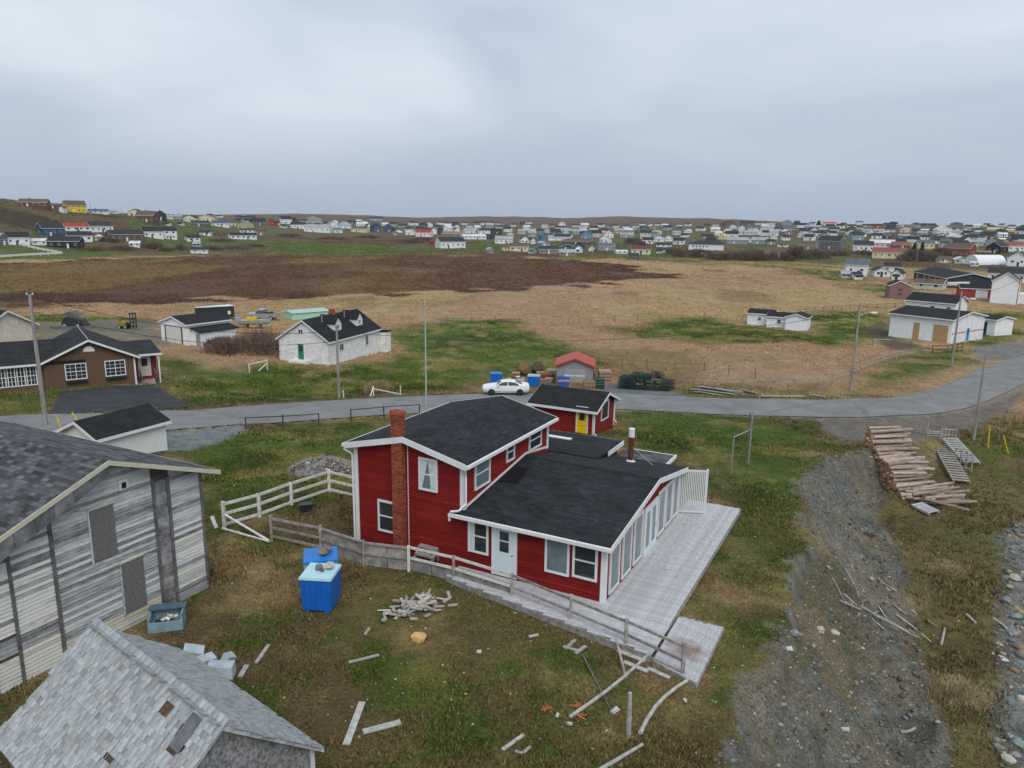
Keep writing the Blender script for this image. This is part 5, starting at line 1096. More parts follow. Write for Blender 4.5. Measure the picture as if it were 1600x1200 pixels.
v(1494, 400, 42, 20, 'barnred', 'brown', 'x', 'dark red two-storey house with brown roof on the right of the village'); v(1551, 396, 28, 18, 'black', 'charcoal', 'y', 'black gabled house on the far right of the village'); v(1522, 391, 12, 12, 'white', 'charcoal', 'y'); v(1583, 393, 36, 15, 'white', 'redbrown', 'x', 'big white house with red-brown roof at the right edge'); v(1588, 416, 26, 22, 'white', 'charcoal', 'y', 'white gabled house behind the blue tarp at the right edge'); v(1478, 411, 22, 10, 'beige', 'brown'); v(1502, 412, 22, 10, 'beige', 'white', 'y'); v(1523, 416, 12, 7, 'white', 'white'); v(1449, 452, 44, 15, 'palegreen', 'brown', 'x', 'old pale green low building in front of the dark bungalow'); v(1572, 441, 52, 22, 'white', 'charcoal', 'x', 'white two-storey house with charcoal roof behind the tall farmhouse'); v(1424, 385, 14, 10, 'orange', 'grey', 'x', 'orange house half hidden behind dark evergreens'); v(1447, 389, 26, 14, 'butter', 'slate'); v(1476, 366, 26, 12, 'white', 'white', 'y'); v(1497, 377, 22, 12, 'white', 'white', 'y'); v(1468, 376, 16, 7, 'white'); v(1512, 382, 18, 12, 'white', 'charcoal', 'y'); v(1413, 372, 18, 6, 'tarp', 'grey'); v(1407, 388, 26, 10, 'brown', 'redbrown'); v(1429, 364, 12, 6, 'taupe'); v(1446, 362, 12, 4, 'white', 'white'); v(1452, 353, 22, 4, 'charcoal'); v(1494, 353, 18, 6, 'slate', 'charcoal', 'y'); v(1555, 360, 22, 4, 'butter', 'butter'); v(1578, 362, 16, 4, 'butter', 'butter'); v(1534, 378, 14, 6, 'white', 'grey'); v(1560, 377, 20, 5, 'white', 'white'); v(1536, 398, 20, 6, 'brown', 'tan')
r2 = random.Random(3)
def free(cx, base, w_): return all(abs(cx-a[0]) > (w_+a[2])*.42 or abs(base-a[1]) > 4.5 for a in VH)
for x0, x1, y0, y1, n in ((600, 830, 351, 368, 32), (830, 1075, 352, 372, 36), (1190, 1400, 351, 376, 36), (1400, 1600, 354, 390, 46), (430, 600, 347, 357, 12), (1075, 1200, 354, 376, 11), (230, 420, 340, 352, 6)):
    k = 0; tries = 0
    while k < n and tries < 900:
        tries += 1; cx, b_ = r2.uniform(x0, x1), r2.uniform(y0, y1); sc = np.interp(b_, [350, 385], [.6, 1.35]); w_ = r2.uniform(11, 19)*sc
        if not free(cx, b_, w_): continue
        wl_ = r2.choice(('white', 'white', 'white', 'white', 'white', 'white', 'white', 'cream', 'greyblue', 'white', 'white', 'grey', 'darkgrey', 'beige', 'taupe', 'slate')); rf = r2.choice(('charcoal', 'charcoal', 'black', 'grey', 'slate', 'charcoal', 'white', 'black'))
        v(round(cx, 1), round(b_, 1), round(w_, 1), round(w_*r2.uniform(.42, .62), 1), wl_, rf, r2.choice('xxy')); k += 1
LMK = [(a[0], a[1], a[7]) for a in VH if a[7]]
seen_l = {}
def autolabel(a):
    cx, b_, w_, h_, wl_, rf, rg, lab = a
    if lab: return lab
    wn, rn = WORD.get(wl_, wl_), WORD.get(rf, rf)
    size = 'small ' if w_ < 12 else 'long low ' if w_/h_ > 3.2 else 'large ' if w_ > 28 else ''
    lx, ly, ll = min(LMK, key=lambda l: abs(l[0]-cx)+2.5*abs(l[1]-b_)); dx, dy = cx-lx, b_-ly
    pos = ('behind' if dy < -3 else 'in front of' if dy > 3 else 'beside')+(' and left of' if dx < -6 else ' and right of' if dx > 6 else '')
    pos = pos.replace('beside and left', 'just left').replace('beside and right', 'just right')
    import re
    wn = wn.replace('-', ' ') if False else wn
    short = ' '.join(re.split(r' (?:with|in|on|at|near|amid|cut|below|behind|right|left|running|along|against|standing|beside|above|half) ', ll)[0].split()[:4])
    pos = pos.replace('in front of and', 'before and').replace('in front of', 'before')
    hn = 'gabled house' if rg == 'y' else 'house'
    for txt in ('%s%s %s with %s roof %s the %s' % (size, wn, hn, rn, pos, short), '%s %s with %s roof %s the %s' % (wn, hn, rn, pos, short), '%s house with %s roof %s the %s' % (wn, rn, pos, short), '%s house %s the %s' % (wn, pos, short)):
        if len(txt.split()) <= 13: return txt
    return txt
VH.sort(key=lambda a: -(a[2]*a[3]) if not a[7] else -1e6)
FARV = VH[300:]; VH = VH[:300]
labs = [autolabel(a) for a in VH]
from collections import defaultdict
dup = defaultdict(list)
for i, l in enumerate(labs): dup[l].append(i)
ORD = ['first', 'second', 'third', 'fourth', 'fifth', 'sixth', 'seventh', 'eighth']
for l, ids in dup.items():
    if len(ids) > 1:
        for k, i in enumerate(sorted(ids, key=lambda i: VH[i][0])): labs[i] = l+', '+ORD[min(k, 7)]+' from left'
for a, lab in zip(VH, labs):
    cx, b_, w_, h_, wl_, rf, rg, _ = a
    p = G(cx, b_); ms = dist_scale(p); Wm, Hm = w_*ms, h_*ms
    los = math.atan2(p[1], p[0]); face = los-math.pi/2          # heading of a wall square to the sight line
    rot = face+R(r2.uniform(-28, 28)); dep = min(max(Wm*.6, 5), 9) if rg != 'y' else min(max(Wm*1.1, 6), 12)
    ca = abs(math.cos(rot-face)); sa = abs(math.sin(rot-face)); Wl = max((Wm-dep*sa*.8)/ca, Wm*.6)
    rise = Hm*(.38 if rg != 'hip' else .62); Hh = Hm-rise
    if rg == 'x': rise = min(rise, dep*.4); Hh = Hm-rise*1.0
    else: rise = min(rise, Wl*.4) if rg == 'y' else rise; Hh = Hm-rise
    c, s_ = math.cos(rot), math.sin(rot)
    o = (p[0]-Wl/2*c, p[1]-Wl/2*s_, p[2])
    wm_, rm_ = pm(wl_), pm(rf, True)
    wins = []
    if w_ >= 11:
        nst = 2 if Hh > 4.4 else 1; nw = int(np.clip(Wl/2.8, 2, 5))
        for st in range(nst):
            for k in range(nw): wins.append(('f', Wl*(k+.5)/nw+r2.uniform(-.25, .25), .95+st*2.6 if nst == 2 else max(Hh*.4, .7), r2.choice((.9, 1.1, 1.4)), 1.05, 'plain'))
        if w_ >= 18:
            wins += [(sd, dep*.5, max(Hh*.4, .8), 1.0, 1.05, 'plain') for sd in 'lr']
    if rg == 'hip':
        E_ = empty('village_hall', o, rot, lab, 'hall', 'buildings of the far village'); g = MB(); g.box(0, Wl, 0, dep*2, -2, Hh); g.build('wall', wm_, E_)
        g = MB(); z0, z1 = Hh, Hh+rise*.35; e = .6; D = dep*2
        g.hexa([(-e, -e, z0), (Wl+e, -e, z0), (Wl+e, D+e, z0), (-e, D+e, z0)], [(Wl*.3, D*.3, z1), (Wl*.85, D*.3, z1), (Wl*.85, D*.7, z1), (Wl*.3, D*.7, z1)])
        g.hexa([(Wl*.42, D*.3, z1-.4), (Wl*.82, D*.3, z1-.4), (Wl*.82, D*.7, z1-.4), (Wl*.42, D*.7, z1-.4)], [(Wl*.60, D*.48, Hh+rise), (Wl*.66, D*.48, Hh+rise), (Wl*.66, D*.52, Hh+rise), (Wl*.60, D*.52, Hh+rise)]); g.build('roof', rm_, E_)
        for k in range(5): window(E_, 'f', Wl*(.12+k*.1), Hh*.45, 1.1, 1.2, style='plain')
        continue
    hs = gable('village_house', lab, 'house', o, rot, Wl, dep, Hh, rise, wm_, rm_, ridge=rg, over=.3, wins=wins, group='buildings of the far village', fascia=W_TRIM if w_ > 24 else None, cut=2.5)
    if w_ >= 14 and Hh > 1.9:
        dm_ = MB(); ud = Wl*r2.uniform(.3, .7); dm_.box(ud-.45, ud+.45, -.06, .02, 0, 2.0); dm_.build('door', W_TRIM if wl_ not in ('white', 'cream') else mat('dark_door', (.06, .05, .05), .6), hs)
    if r2.random() < .3 and w_ > 10:
        g = MB(); xx = Wl*r2.uniform(.3, .7); g.box(xx-.3, xx+.3, dep*.45, dep*.45+.6, Hh+rise*.5, Hh+rise+.8); g.build('chimney', BRICK_M, hs)
fm = MB(); fmats = []; fidx = {}
def fslot(m_):
    if m_.name not in fidx: fidx[m_.name] = len(fmats); fmats.append(m_)
    return fidx[m_.name]
for cx, b_, w_, h_, wl_, rf, rg, _ in FARV:
    p = G(cx, b_); ms = dist_scale(p); Wm, Hm = w_*ms, h_*ms; face = math.atan2(p[1], p[0])-math.pi/2+R(r2.uniform(-28, 28)); dep = min(max(Wm*.6, 5), 9); rise = min(Hm*.38, dep*.4); Hh = Hm-rise
    M = Matrix.Translation(tuple(p)) @ Matrix.Rotation(face, 4, 'Z') @ Matrix.Translation((-Wm/2, 0, 0))
    t_ = MB(); t_.prismx([(0, -2), (dep, -2), (dep, Hh), (dep/2, Hh+rise), (0, Hh)], 0, Wm); fm.cur = fslot(pm(wl_)); fm.add([M @ Vector(q) for q in t_.v], t_.f)
    t_ = MB(); t_.slab([(-.3, -.3, Hh), (Wm+.3, -.3, Hh), (Wm+.3, dep/2, Hh+rise+.15), (-.3, dep/2, Hh+rise+.15)], .12); t_.slab([(-.3, dep+.3, Hh), (Wm+.3, dep+.3, Hh), (Wm+.3, dep/2, Hh+rise+.15), (-.3, dep/2, Hh+rise+.15)], .12); fm.cur = fslot(pm(rf, True)); fm.add([M @ Vector(q) for q in t_.v], t_.f)
    t_ = MB()
    for k in range(3): t_.box(Wm*(.2+.3*k)-.5, Wm*(.2+.3*k)+.5, -.06, 0, Hh*.4, Hh*.4+1.0)
    fm.cur = fslot(GLASS); fm.add([M @ Vector(q) for q in t_.v], t_.f)
tag(fm.build('distant_houses', fmats), 'mass of tiny farthest houses on the village skyline', 'houses', kind='stuff')
# dark bungalow with a gable end, white arched shed, blue tarp
p, a_, l_ = frame_from_px((1427, 437), (1478, 449)); q = G(1516, 441); dd = math.hypot(q[0]-G(1478, 449)[0], q[1]-G(1478, 449)[1])
gable('dark_bungalow', 'large charcoal bungalow with pale trim on the right near the boat', 'house', p, a_, l_, min(dd, 14), height_px(p, 424), 1.6, pm('slate') if False else mat('charcoal_siding', (.03, .036, .042), .6), ROOF_D, over=.5, wins=[('f', l_*f, 1.2, 1.3, 1.1, 'plain') for f in (.12, .35, .68, .88)], corner=W_TRIM)
p, a_, l_ = frame_from_px((1528, 414), (1550, 415)); n = 12; rr_ = dist_scale(p)*15
aw = empty('arched_shed', p, R(10), 'white round-topped arched shed on the right of the village', 'shed'); g = MB(); Lq = dist_scale(p)*50
g.prismx([(rr_*(1-math.cos(math.pi*k/n)), rr_*math.sin(math.pi*k/n)) for k in range(n+1)], 0, Lq); g.build('shell', mat('white_fabric', (.72, .74, .78), .6, var=.04), aw)
g = MB(); g.box(Lq+.01, Lq+.06, rr_*.6, rr_*1.4, 0, rr_*.7); g.build('end_door', W_OLD, aw)
p = G(1588, 413); g = MB(); s_ = dist_scale(p); g.hexa([(-11*s_, 0, -1), (11*s_, 0, -1), (11*s_, 4, -1), (-11*s_, 4, -1)], [(-10*s_, .3, 8*s_), (9*s_, .2, 7*s_), (10*s_, 3.6, 8.5*s_), (-9*s_, 3.4, 9.5*s_)]); tag(g.build('tarp_cover', pm('tarp'), None, tuple(p)), 'bright blue tarp-covered pile at the right edge', 'tarp')
# white picket boundary fence at far left
fpx = [(-20, 405), (40, 401), (98, 398)]; fp2 = [(30, 384), (60, 391), (98, 398)]
for pts, lab in ((fpx, 'pale fence along the edge of the bog at the far left'), (fp2, 'pale fence running down from the white bungalow to the bog at far left')):
    P = [G(*q) for q in pts]; E_ = empty('boundary_fence', tuple(P[0]), 0, lab, 'fence')
    for a, b in zip(P[:-1], P[1:]):
        n = max(2, int(np.linalg.norm(b-a)/3))
        g = MB(); a0, b0 = a-P[0], b-P[0]; g.bar(a0+[0, 0, .9], b0+[0, 0, .9], .06, .9); g.build('panel', W_OLD, E_)
        for k in range(n):
            c = a0+(b0-a0)*k/n; g = MB(); g.box(c[0]-.1, c[0]+.1, c[1]-.1, c[1]+.1, c[2]-.3, c[2]+1.5); g.build('post', W_OLD, E_)
# ------------------------------------------------------------------ utility poles and wires
def pole(base, toppy, label, r=.14, name='utility_pole', m_=POLE_M, lean=None, arm=False, lamp=False, cap=False):
    p = G(*base); h = height_px(p, toppy); E_ = empty(name, tuple(p), 0, label, 'pole', None)
    tx = 0
    if lean: tx = (lean-base[0])*dist_scale(p)-h*(base[0]-705)/-6500*-0
    g = MB(); g.tube((0, 0, -.4), (tx, 0, h), r, r*.68, 10); g.build('shaft', m_, E_)
    if arm:
        g = MB(); g.box(tx-.9, tx+.9, -.06, .06, h-.5, h-.38); ar = g.build('crossarm', WOOD, E_)
        for k in (-.8, 0, .8):
            g = MB(); g.tube((tx+k, 0, h-.38), (tx+k, 0, h-.2), .04, .03, 6); g.build('insulator', W_OLD, ar)
    if cap:
        g = MB(); g.tube((tx-.2, 0, h-.02), (tx-.2, 0, h+.12), .05, .05, 6); g.build('insulator', W_OLD, E_)
        g = MB(); g.tube((tx+.2, 0, h-.02), (tx+.2, 0, h+.12), .05, .05, 6); g.build('insulator', W_OLD, E_)
    if lamp:
        g = MB(); g.path([(tx, 0, h-1.3), (tx+.7, 0, h-1.0), (tx+1.3, 0, h-.95)], .03, 6); la = g.build('lamp_arm', GALV, E_)
        g = MB(); g.hexa([(tx+1.2, -.13, h-1.02), (tx+1.9, -.1, h-1.0), (tx+1.9, .1, h-1.0), (tx+1.2, .13, h-1.02)], [(tx+1.2, -.1, h-.86), (tx+1.85, -.07, h-.88), (tx+1.85, .07, h-.88), (tx+1.2, .1, h-.86)]); g.build('lamp_head', W_TRIM, la)
    return p, h
P1 = pole((72, 668), 460, 'tall grey utility pole in front of the brown house', .16, cap=True)
P2 = pole((530, 625), 508, 'wooden utility pole at the roadside before the dormer house', .14)
P3 = pole((666, 640), 467, 'slim pale green mast rising behind the red house', .085, 'mast', mat('pale_green_mast', (.32, .44, .38), .6))
P4 = pole((1329, 610), 474, 'utility pole with street lamp beside the road bend', .15, lamp=True)
P5 = pole((1487, 568), 455, 'utility pole in front of the long white building', .15, lamp=True)
P6 = pole((1521, 686), 553, 'bare utility pole on the shore side of the road', .12)
P7 = pole((1587, 482), 431, 'utility pole before the tall white farmhouse', .13)
for b_, t_, l_ in (((1432, 409), 382, 'thin pole beside the evergreens at the edge of the bog'), ((1486, 418), 392, 'thin pole by the beige sheds at the edge of the bog'), ((925, 400), 372, 'thin pole at the bog edge in the middle of the village'), ((630, 366), 350, 'thin pole above the green slope of the village'), ((142, 334), 316, 'skyline pole right of the yellow house'), ((191, 338), 322, 'skyline pole left of the brown steep-roofed building'), ((279, 342), 325, 'skyline pole near the small grey houses'), ((343, 344), 331, 'skyline pole above the long white house'), ((355, 342), 329, 'second skyline pole above the long white house'), ((407, 346), 332, 'skyline pole left of the red barn'), ((416, 346), 330, 'taller skyline pole left of the red barn'), ((430, 350), 334, 'skyline pole right of the red barn'), ((461, 346), 331, 'skyline pole behind the white dormered house'), ((569, 350), 337, 'skyline pole on the knoll left of centre'), ((1058, 372), 350, 'thin pole left of the white hall'), ((1316, 392), 368, 'thin pole right of the slate house')):
    pole(b_, t_, l_, .16)
def wire(label, a, b, sag, r=.026, name='power_line'):
    a, b = np.array(a, float), np.array(b, float); c = (a+b)/2; n = 14; pts = []
    for k in range(n+1):
        t_ = k/n; p = a+(b-a)*t_; p[2] -= sag*4*t_*(1-t_); pts.append(tuple(p-c))
    g = MB(); g.path(pts, r, 4); return tag(g.build(name, mat('cable', (.03, .03, .032), .6), None, tuple(c)), label, 'cable')
def ptop(P, d): return np.array([P[0][0], P[0][1], P[0][2]+P[1]-d])
wire('power line from the tall left pole to the dormer house pole', ptop(P1, .1), ptop(P2, .5), 1.2)
wire('lower cable from the tall left pole to the dormer house pole', ptop(P1, 1.2), ptop(P2, 1.5), 1.2)
wire('power line from the dormer house pole to the lamp pole at the bend', ptop(P2, .6), ptop(P4, .8), 1.9)
wire('power line from the lamp pole to the pole by the long white building', ptop(P4, .3), ptop(P5, .5), .7)
wire('power line running off to the left from the tall left pole', ptop(P1, .1), ptop(P1, .1)+[-45, -6, -.5], 1.0)
wire('power line from the white building pole off to the right edge', ptop(P5, .4), ptop(P7, .4), .9)
# yellow guy-wire guards
YEL = mat('yellow_plastic', (.62, .42, .02), .5)
def guard(a, b, zt, label):
    p, q = G(*a), G(*b); g = MB(); q = q-p; g.tube((0, 0, -.1), (q[0], q[1], zt), .06, .05, 8); tag(g.build('guy_guard', YEL, None, tuple(p)), label, 'marker')
guard((96, 671), (91, 671), 1.0, 'yellow guy-wire guard left of the white shed roof'); guard((126, 665), (115, 665), 1.0, 'leaning yellow guy-wire guard right of the other one near the driveway')
guard((1544, 700), (1541, 700), 1.8, 'upright yellow guard post on the shore side of the road'); guard((1576, 709), (1564, 709), 1.4, 'leaning yellow guard post at the right edge')
# ------------------------------------------------------------------ fences and rails in the middle distance
def railfence(label, pts, n_rail, h, m_, name='rail_fence', r=.045, pw=.06, closeposts=None, zr=None, cat='fence'):
    P = [G(*q) for q in pts]; E_ = empty(name, tuple(P[0]), 0, label, cat)
    if closeposts:
        Q = []
        for a, b in zip(P[:-1], P[1:]):
            n = max(1, int(round(np.linalg.norm(b-a)/closeposts)))
            for k in range(n):
                c = a+(b-a)*k/n; c[2] = TG(c[0], c[1]); Q.append(c)
        P2_ = Q+[P[-1]]
    else: P2_ = P
    for c in P2_:
        c0 = c-P[0]; hh = h*random.uniform(.92, 1.08); g = MB(); g.tube((c0[0], c0[1], c0[2]-.3), (c0[0]+random.uniform(-.05, .05), c0[1], c0[2]+hh), pw, pw*.9, 6); g.build('post', m_, E_)
    for a, b in zip(P2_[:-1], P2_[1:]):
        for k in range(n_rail):
            z_ = h*(.92-k*.42) if zr is None else zr[k]
            g = MB(); g.tube(tuple(a-P[0]+[0, 0, z_]), tuple(b-P[0]+[0, 0, z_]), r, r, 5); g.build('rail' if r > .02 else 'strand', m_ if r > .02 else GALV, E_)
    return E_
PIPE = mat('dark_green_rail', (.045, .06, .055), .6)
railfence('dark green pipe rail beside the road, left section', [(385, 671), (442, 668), (498, 664)], 1, 1.0, PIPE)
railfence('dark green pipe rail beside the road behind the chimney', [(549, 657), (600, 652), (655, 648)], 1, 1.0, PIPE)
railfence('weathered rail fence along the road verge left of the lamp pole', [(1060, 600), (1120, 604), (1200, 607), (1277, 604), (1300, 598), (1329, 590)], 2, 1.0, WOOD, closeposts=3.2)
railfence('weathered rail fence climbing from the lamp pole to the long white building', [(1331, 589), (1355, 577), (1385, 566), (1415, 558), (1456, 551)], 2, 1.1, WOOD, closeposts=3.0)
railfence('brown rail fence behind the three joined white sheds', [(1258, 491), (1300, 487), (1355, 484), (1412, 481)], 2, 1.2, mat('red_brown_fence', (.14, .075, .05), .8), closeposts=3.2)
railfence('dark red slat fence beside the long white building', [(1456, 552), (1480, 552), (1503, 548)], 3, 1.2, mat('dark_red_fence', (.10, .04, .03), .8), closeposts=1.6, r=.06)
railfence('wire fence on grey posts across the field behind the grey shed', [(660, 512), (715, 508), (770, 520), (830, 548)], 2, 1.2, WOOD_D, r=.008, closeposts=4)
railfence('wire fence on thin posts along the bog behind the lobster pots', [(935, 570), (1010, 575), (1100, 580), (1180, 592)], 2, 1.2, WOOD_D, r=.008, closeposts=3.5)
railfence('long wire fence crossing the bog in the middle distance', [(700, 503), (850, 508), (960, 503), (1100, 498), (1160, 500)], 2, 1.2, WOOD_D, r=.008, closeposts=5)
railfence('short fence stubs on the dirt by the long white building', [(1363, 540), (1392, 541), (1422, 545)], 1, 1.1, WOOD_D, closeposts=5, r=.02)
def loose(name, label, cat, segs, m_, org):
    P0_ = G(*org); E_ = empty(name, tuple(P0_), 0, label, cat)
    for a, za, b, zb, w_ in segs:
        A_, B_ = G(*a)-P0_, G(*b)-P0_; A_[2] += za; B_[2] += zb; g = MB(); g.bar(A_, B_, w_, w_); g.build('bar', m_, E_)
loose('broken_gate', 'remains of a white gate standing in the grass left of the dormer house', 'gate', [((390, 582), 0, (390, 582), 1.0, .12), ((418, 578), 0, (418, 578), 1.2, .12), ((390, 582), .95, (418, 578), 1.1, .12), ((404, 581), .1, (418, 578), .8, .1)], W_OLD, (390, 582))
loose('broken_fence', 'broken white fence pieces by the road below the dormer house', 'fence', [((537, 624), 0, (537, 624), .9, .1), ((578, 622), 0, (584, 619), 1.0, .1), ((584, 622), 0, (584, 622), 1.1, .1), ((584, 622), .95, (625, 620), .3, .1), ((626, 621), 0, (626, 621), 1.2, .1), ((545, 624), .05, (580, 623), .05, .08)], W_OLD, (537, 624))
# clothes line frame
c1, c2 = G(1142, 741), G(1167, 726); E_ = empty('laundry_frame', tuple(c1), 0, 'galvanised laundry drying frame standing on the lawn', 'frame')
h1, h2 = height_px(c1, 683), height_px(c2, 645)
g = MB(); g.tube((0, 0, -.2), (0, 0, h1), .05, .05, 8); g.build('post', GALV, E_); d = c2-c1
g = MB(); g.box(d[0]-.09, d[0]-.02, d[1]-.04, d[1]+.04, d[2]-.2, d[2]+h2); g.build('post', WOOD_D, E_); g = MB(); g.box(d[0]+.05, d[0]+.13, d[1]-.04, d[1]+.04, d[2]-.2, d[2]+h2+.1); g.build('post', GALV, E_)
g = MB(); g.tube((0, 0, h1), (d[0], d[1], d[2]+height_px(c2, 672)), .04, .04, 8); g.build('crossbar', GALV, E_)
hp = np.array(HW(6.1, 7.9, 4.0)); e2 = c2+[0, 0, h2-.15]
wire('upper clothesline from the red house to the frame on the lawn', hp, e2, .25, .010, 'clothesline'); wire('lower clothesline from the red house to the frame on the lawn', hp-[0, 0, .45], e2-[0, 0, .35], .25, .010, 'clothesline')
# ------------------------------------------------------------------ vehicles
def wheels(E_, xs, r, ws, tyre_w=.2):
    for x in xs:
        for y in ws:
            s_ = 1 if y > 0 else -1
            g = MB(); g.tube((x, y-tyre_w/2, r), (x, y+tyre_w/2, r), r, r, 18); wl_ = g.build('wheel', RUBBER, E_)
            g = MB(); yo = y+s_*(tyre_w/2); g.tube((x, yo, r), (x, yo+s_*.012, r), r*.66, r*.6, 14); g.build('rim', DARKMETAL if r < .36 else GALV, wl_)
CARG = mat('car_glass', (.02, .023, .027), .12, spec=.15); CARW = mat('white_car_paint', (.72, .73, .75), .25, var=.02, spec=.6)
cpx = G(790, 624); cpx[2] = road_dist(np.array([cpx[0]]), np.array([cpx[1]]))[1][0]+.02; car = empty('parked_car', tuple(cpx), R(3), 'white sedan parked on the road edge behind the red house', 'car')
S = 1.0
st = [(-2.34, .45, .66, .68, .70), (-2.22, .34, .78, .80, .81), (-1.7, .27, .89, .92, .87), (-1.05, .25, .96, 1.0, .89), (-.45, .24, .97, 1.34, .90), (.25, .24, .97, 1.43, .90), (.95, .24, .98, 1.36, .90), (1.55, .26, 1.0, 1.10, .89), (2.05, .30, 1.0, 1.05, .86), (2.32, .42, .94, .98, .78)]
rings = []
for x, zl, zb, zt, hw in st:
    tw = hw*(.70 if zt-zb > .15 else .86)
    rings.append([(x, -hw*.86, zl), (x, -hw, zl+.22), (x, -hw, (zl+zb)/2+.1), (x, -hw*.95, zb), (x, -tw, zt-.03), (x, -tw*.6, zt), (x, tw*.6, zt), (x, tw, zt-.03), (x, hw*.95, zb), (x, hw, (zl+zb)/2+.1), (x, hw, zl+.22), (x, hw*.86, zl)])
g = MB(); g.loft(rings); g.build('body', CARW, car, smooth=False)
for s_ in (-1, 1):
    for pts in (((-.92, 1.0), (-.40, 1.29), (.15, 1.36), (.15, 1.0)), ((.22, 1.0), (.22, 1.36), (.92, 1.29), (1.32, 1.08), (1.25, 1.0))):
        g = MB(); f = lambda z: s_*(.90*.95-(z-.97)*.46+.022); n = len(pts); g.add([(x, f(z), z) for x, z in pts]+[(x, f(z)-s_*.05, z) for x, z in pts], [tuple(range(n)), tuple(range(2*n-1, n-1, -1))]+[(k, k+n, (k+1) % n+n, (k+1) % n) for k in range(n)]); g.build('side_window', CARG, car)
    g = MB(); g.box(-2.28, -2.0, s_*.62-.14, s_*.62+.14, .62, .74); g.build('headlight', mat('lamp_glass', (.5, .52, .55), .1), car)
    g = MB(); g.box(2.18, 2.32, s_*.58-.16, s_*.58+.16, .74, .86); g.build('tail_light', mat('tail_red', (.3, .01, .01), .3), car)
    g = MB(); g.box(-.85, -.68, s_*.98-.07, s_*.98+.07, .95, 1.07); g.build('mirror', CARW, car)
g = MB(); g.add([(-1.0, -.72, .97), (-1.0, .72, .97), (-.47, .56, 1.33), (-.47, -.56, 1.33)], [(0, 1, 2, 3)]); o = g.build('windscreen', CARG, car); o.location = (-.03, 0, .025)
g = MB(); g.add([(1.58, -.68, 1.08), (1.58, .68, 1.08), (1.0, .56, 1.34), (1.0, -.56, 1.34)], [(3, 2, 1, 0)]); o = g.build('rear_window', CARG, car); o.location = (.02, 0, .03)
wheels(car, (-1.45, 1.38), .335, (-.83, .83))
SIL = mat('silver_paint', (.40, .41, .42), .3, metal=.4, var=.05)
p = G(412, 499); pk = empty('pickup_truck', tuple(p), R(-4), 'silver pickup truck parked at the edge of the bog', 'truck')
hb = lambda x0, x1, z0, z1, y=.95, ti=.0, t0=0, t1=0: [[(x0, -y, z0), (x1, -y, z0), (x1, y, z0), (x0, y, z0)], [(x0+t0, -y+ti, z1), (x1-t1, -y+ti, z1), (x1-t1, y-ti, z1), (x0+t0, y-ti, z1)]]
g = MB(); g.hexa(*hb(-2.8, -1.2, .45, 1.12, .95, .08, .12, 0)); g.build('hood', SIL, pk); g = MB(); g.hexa(*hb(-1.22, .55, .45, 1.15)); g.build('cab', SIL, pk)
g = MB(); g.hexa(*hb(-1.2, .5, 1.15, 1.80, .93, .16, .55, .18)); g.build('cab_glass', GLASS, pk); g = MB(); g.hexa(*hb(-.62, .30, 1.76, 1.88, .80, .05, .05, .05)); g.build('roof', SIL, pk)
g = MB(); g.box(.56, 2.75, -.95, -.85, .5, 1.18); g.box(.56, 2.75, .85, .95, .5, 1.18); g.box(2.66, 2.75, -.85, .85, .5, 1.15); g.box(.56, 2.66, -.85, .85, .5, .66); tag(g.build('bed', SIL, pk), 'open cargo bed')
g = MB(); g.box(.7, 1.6, -.7, .7, .66, 1.4); g.build('load', DARKMETAL, pk); g = MB(); g.box(-2.88, -2.78, -.9, .9, .4, .75); g.build('bumper', DARKMETAL, pk)
wheels(pk, (-1.85, 1.75), .40, (-.86, .86), .26)
p, a_, l_ = frame_from_px((318, 501), (367, 500)); tr = empty('cargo_trailer', p, a_, 'long dark enclosed cargo trailer with pale roof behind the white garage', 'trailer')
g = MB(); g.hexa([(0, 0, .5), (l_, 0, .5), (l_, 2.3, .5), (0, 2.3, .5)], [(0, 0, 2.5), (l_, 0, 2.5), (l_, 2.3, 2.5), (0, 2.3, 2.5)]); g.hexa([(-.9, .9, .5), (0, 0, .5), (0, 2.3, .5), (-.9, 1.4, .5)], [(-.9, .9, 2.5), (0, 0, 2.5), (0, 2.3, 2.5), (-.9, 1.4, 2.5)]); g.build('box', mat('dark_trailer', (.03, .035, .035), .4), tr)
g = MB(); g.hexa([(-.9, .9, 2.5), (l_, -.03, 2.5), (l_, 2.33, 2.5), (-.9, 1.4, 2.5)], [(-.8, .95, 2.58), (l_, 0, 2.58), (l_, 2.3, 2.58), (-.8, 1.35, 2.58)]); g.build('roof', mat('pale_roof', (.6, .63, .66), .5), tr)
g = MB(); g.box(l_*.78, l_*.88, -.03, .0, 1.1, 1.7); g.build('side_vent', W_OLD, tr); wheels(tr, (l_*.45, l_*.6), .36, (-.05, 2.35), .2); g = MB(); g.bar((-2, 1.15, .55), (-.8, 1.15, .6), .12, .12); g.build('hitch', DARKMETAL, tr)
